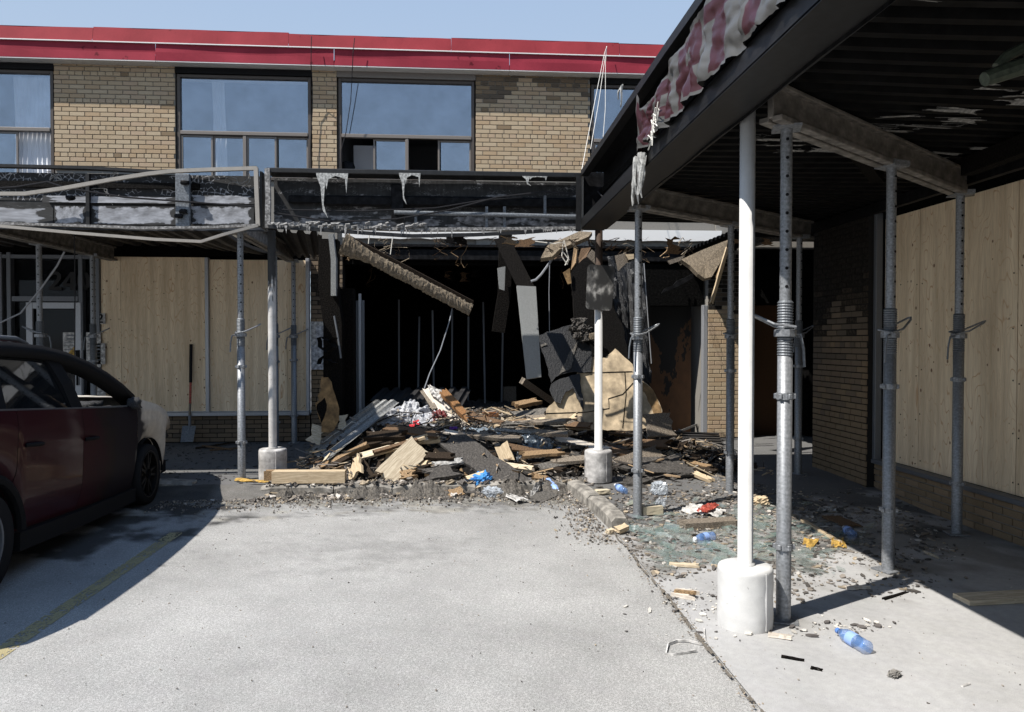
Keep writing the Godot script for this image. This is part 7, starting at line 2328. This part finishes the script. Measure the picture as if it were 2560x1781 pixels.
		# wheels
		for q in [[-1.38, 0.29, true], [1.36, 0.335, false]]:
			var w := Node3D.new()
			w.name = "wheel"
			c.add_child(w, true)
			w.position = Vector3(s * 0.79, q[1], q[0])
			w.rotation.z = -PI / 2 * s
			var R := 0.335
			st = ST(true)
			if q[2]:
				lathe(st, [Vector2(0.20, -0.10), Vector2(0.285, -0.105), Vector2(0.295, -0.05), Vector2(0.292, 0.06), Vector2(0.28, 0.10), Vector2(0.205, 0.095)], 36)
			else:
				lathe(st, [Vector2(0.22, -0.11), Vector2(0.30, -0.12), Vector2(R, -0.09), Vector2(R, 0.08), Vector2(0.31, 0.115), Vector2(0.225, 0.10)], 36)
			part(w, "tyre", st, "rubber", true)
			st = ST()
			lathe(st, [Vector2(0.05, 0.09), Vector2(0.05, 0.06), Vector2(0.215, -0.02), Vector2(0.215, 0.095), Vector2(0.225, 0.10)], 36)
			for k in 10:
				var a := TAU * k / 10.0 + (0.12 if k % 2 else -0.12)
				box(st, Vector3(cos(a) * 0.13, 0.07, sin(a) * 0.13), Vector3(0.17, 0.02, 0.025), Basis(Vector3.UP, -a))
			part(w, "rim", st, "rim_burnt" if q[2] else "alu_dull", true)
	# bonnet, sagging and bare
	var st := ST(true)
	var hn := noise(151, 2.2, 3)
	var hood := func(u, v):
		var z: float = lerpf(-2.34, -0.99, v)
		var w: float = car_w(z, 1.0) - 0.006
		var x := lerpf(-w, w, u)
		return Vector3(x, car_top(z) + 0.045 * (1.0 - pow(absf(u * 2 - 1), 2.5)) + 0.012 * hn.get_noise_2d(x * 2.0, z * 2.0), z)
	for i in 26:
		for j in 22:
			var e := []
			for o in [[0, 0], [0, 1], [1, 1], [1, 0]]:
				e.append(hood.call((i + o[0]) / 26.0, (j + o[1]) / 22.0))
			for k in [0, 1, 2, 0, 2, 3]:
				st.set_color(col.call(e[k] + Vector3(0, 0.2, -0.1)))
				st.set_uv(Vector2.ZERO)
				st.add_vertex(e[k])
	part(c, "bonnet", st, "car_burnt", true)
	# roof skin
	st = ST(true)
	for i in 16:
		for j in 20:
			var e := []
			for o in [[0, 0], [0, 1], [1, 1], [1, 0]]:
				var u: float = (i + o[0]) / 16.0
				var v: float = (j + o[1]) / 20.0
				var z := lerpf(-0.12, 2.15, v)
				var edge: float = lerpf(1.41, 1.36, v) + 0.135 * sin(clampf((v + 0.02) * 0.96, 0, 1) * PI)
				e.append(Vector3((u * 2 - 1) * 0.70, edge + 0.035 * (1.0 - pow(absf(u * 2 - 1), 2.0)), z))
			for k in [0, 1, 2, 0, 2, 3]:
				st.set_color(maroon.lerp(Color(0.02, 0.018, 0.018), smoothstep(0.55, 0.15, e[k].z + 0.2 * n.get_noise_2d(e[k].x * 2.0, e[k].z * 2.0))))
				st.set_uv(Vector2.ZERO)
				st.add_vertex(e[k])
	part(c, "roof", st, "car_paint", true)
	# tail, floor, bulkhead
	st = ST(true)
	grid(st, 10, 8, func(u, v): return Vector3((u * 2 - 1) * 0.70, lerpf(1.36, 0.35, v), 2.15 + 0.32 * sin(v * 1.7)))
	part(c, "tailgate", st, "car_dark", true)
	st = ST()
	box(st, Vector3(0, 0.27, 0.1), Vector3(1.66, 0.12, 4.2))
	box(st, Vector3(0, 0.58, -1.0), Vector3(1.62, 0.74, 0.08))
	box(st, Vector3(0, 0.5, -2.02), Vector3(1.3, 0.14, 0.1))
	part(c, "floor_pan", st, "car_dark", true)
	for s in [1, -1]:
		st = ST()
		box(st, Vector3(s * 0.40, 0.52, 0.15), Vector3(0.48, 0.28, 0.5), Basis(), 0.06)
		box(st, Vector3(s * 0.40, 0.88, 0.44), Vector3(0.46, 0.62, 0.14), Basis(Vector3.RIGHT, 0.22), 0.05)
		part(c, "seat", st, "car_dark", true)
	st = ST()
	box(st, Vector3(0, 0.7, 1.3), Vector3(1.5, 0.7, 0.2), Basis(), 0.05)
	part(c, "rear_seat", st, "car_dark", true)
	for k in 9:
		var p := Vector3(-0.7 + k * 0.18, 0.96 + 0.03 * sin(k * 2.0), -0.72 - 0.1 * (k % 2))
		part(c, "burnt_dashboard", lump_mesh_at(p, Vector3(0.26, 0.13, 0.24), 70 + k), "car_ash", true)

func lump_mesh_at(p: Vector3, size, seed_) -> SurfaceTool:
	return lump_at(p, size, seed_)

func _ready():
	rng.seed = 1
	view()
	textures()
	materials()
	var sg = pane_mat("shard_glass", [0.40, 0.425, 0.415], 0.15, 0.05)
	sg.vertex_color_use_as_albedo = true
	setting()
	back_building()
	side_building()
	plywood()
	canopies()
	posts()
	car()
	rubble()
	hanging()
	torn_soffit()
	litter()
	stuff()
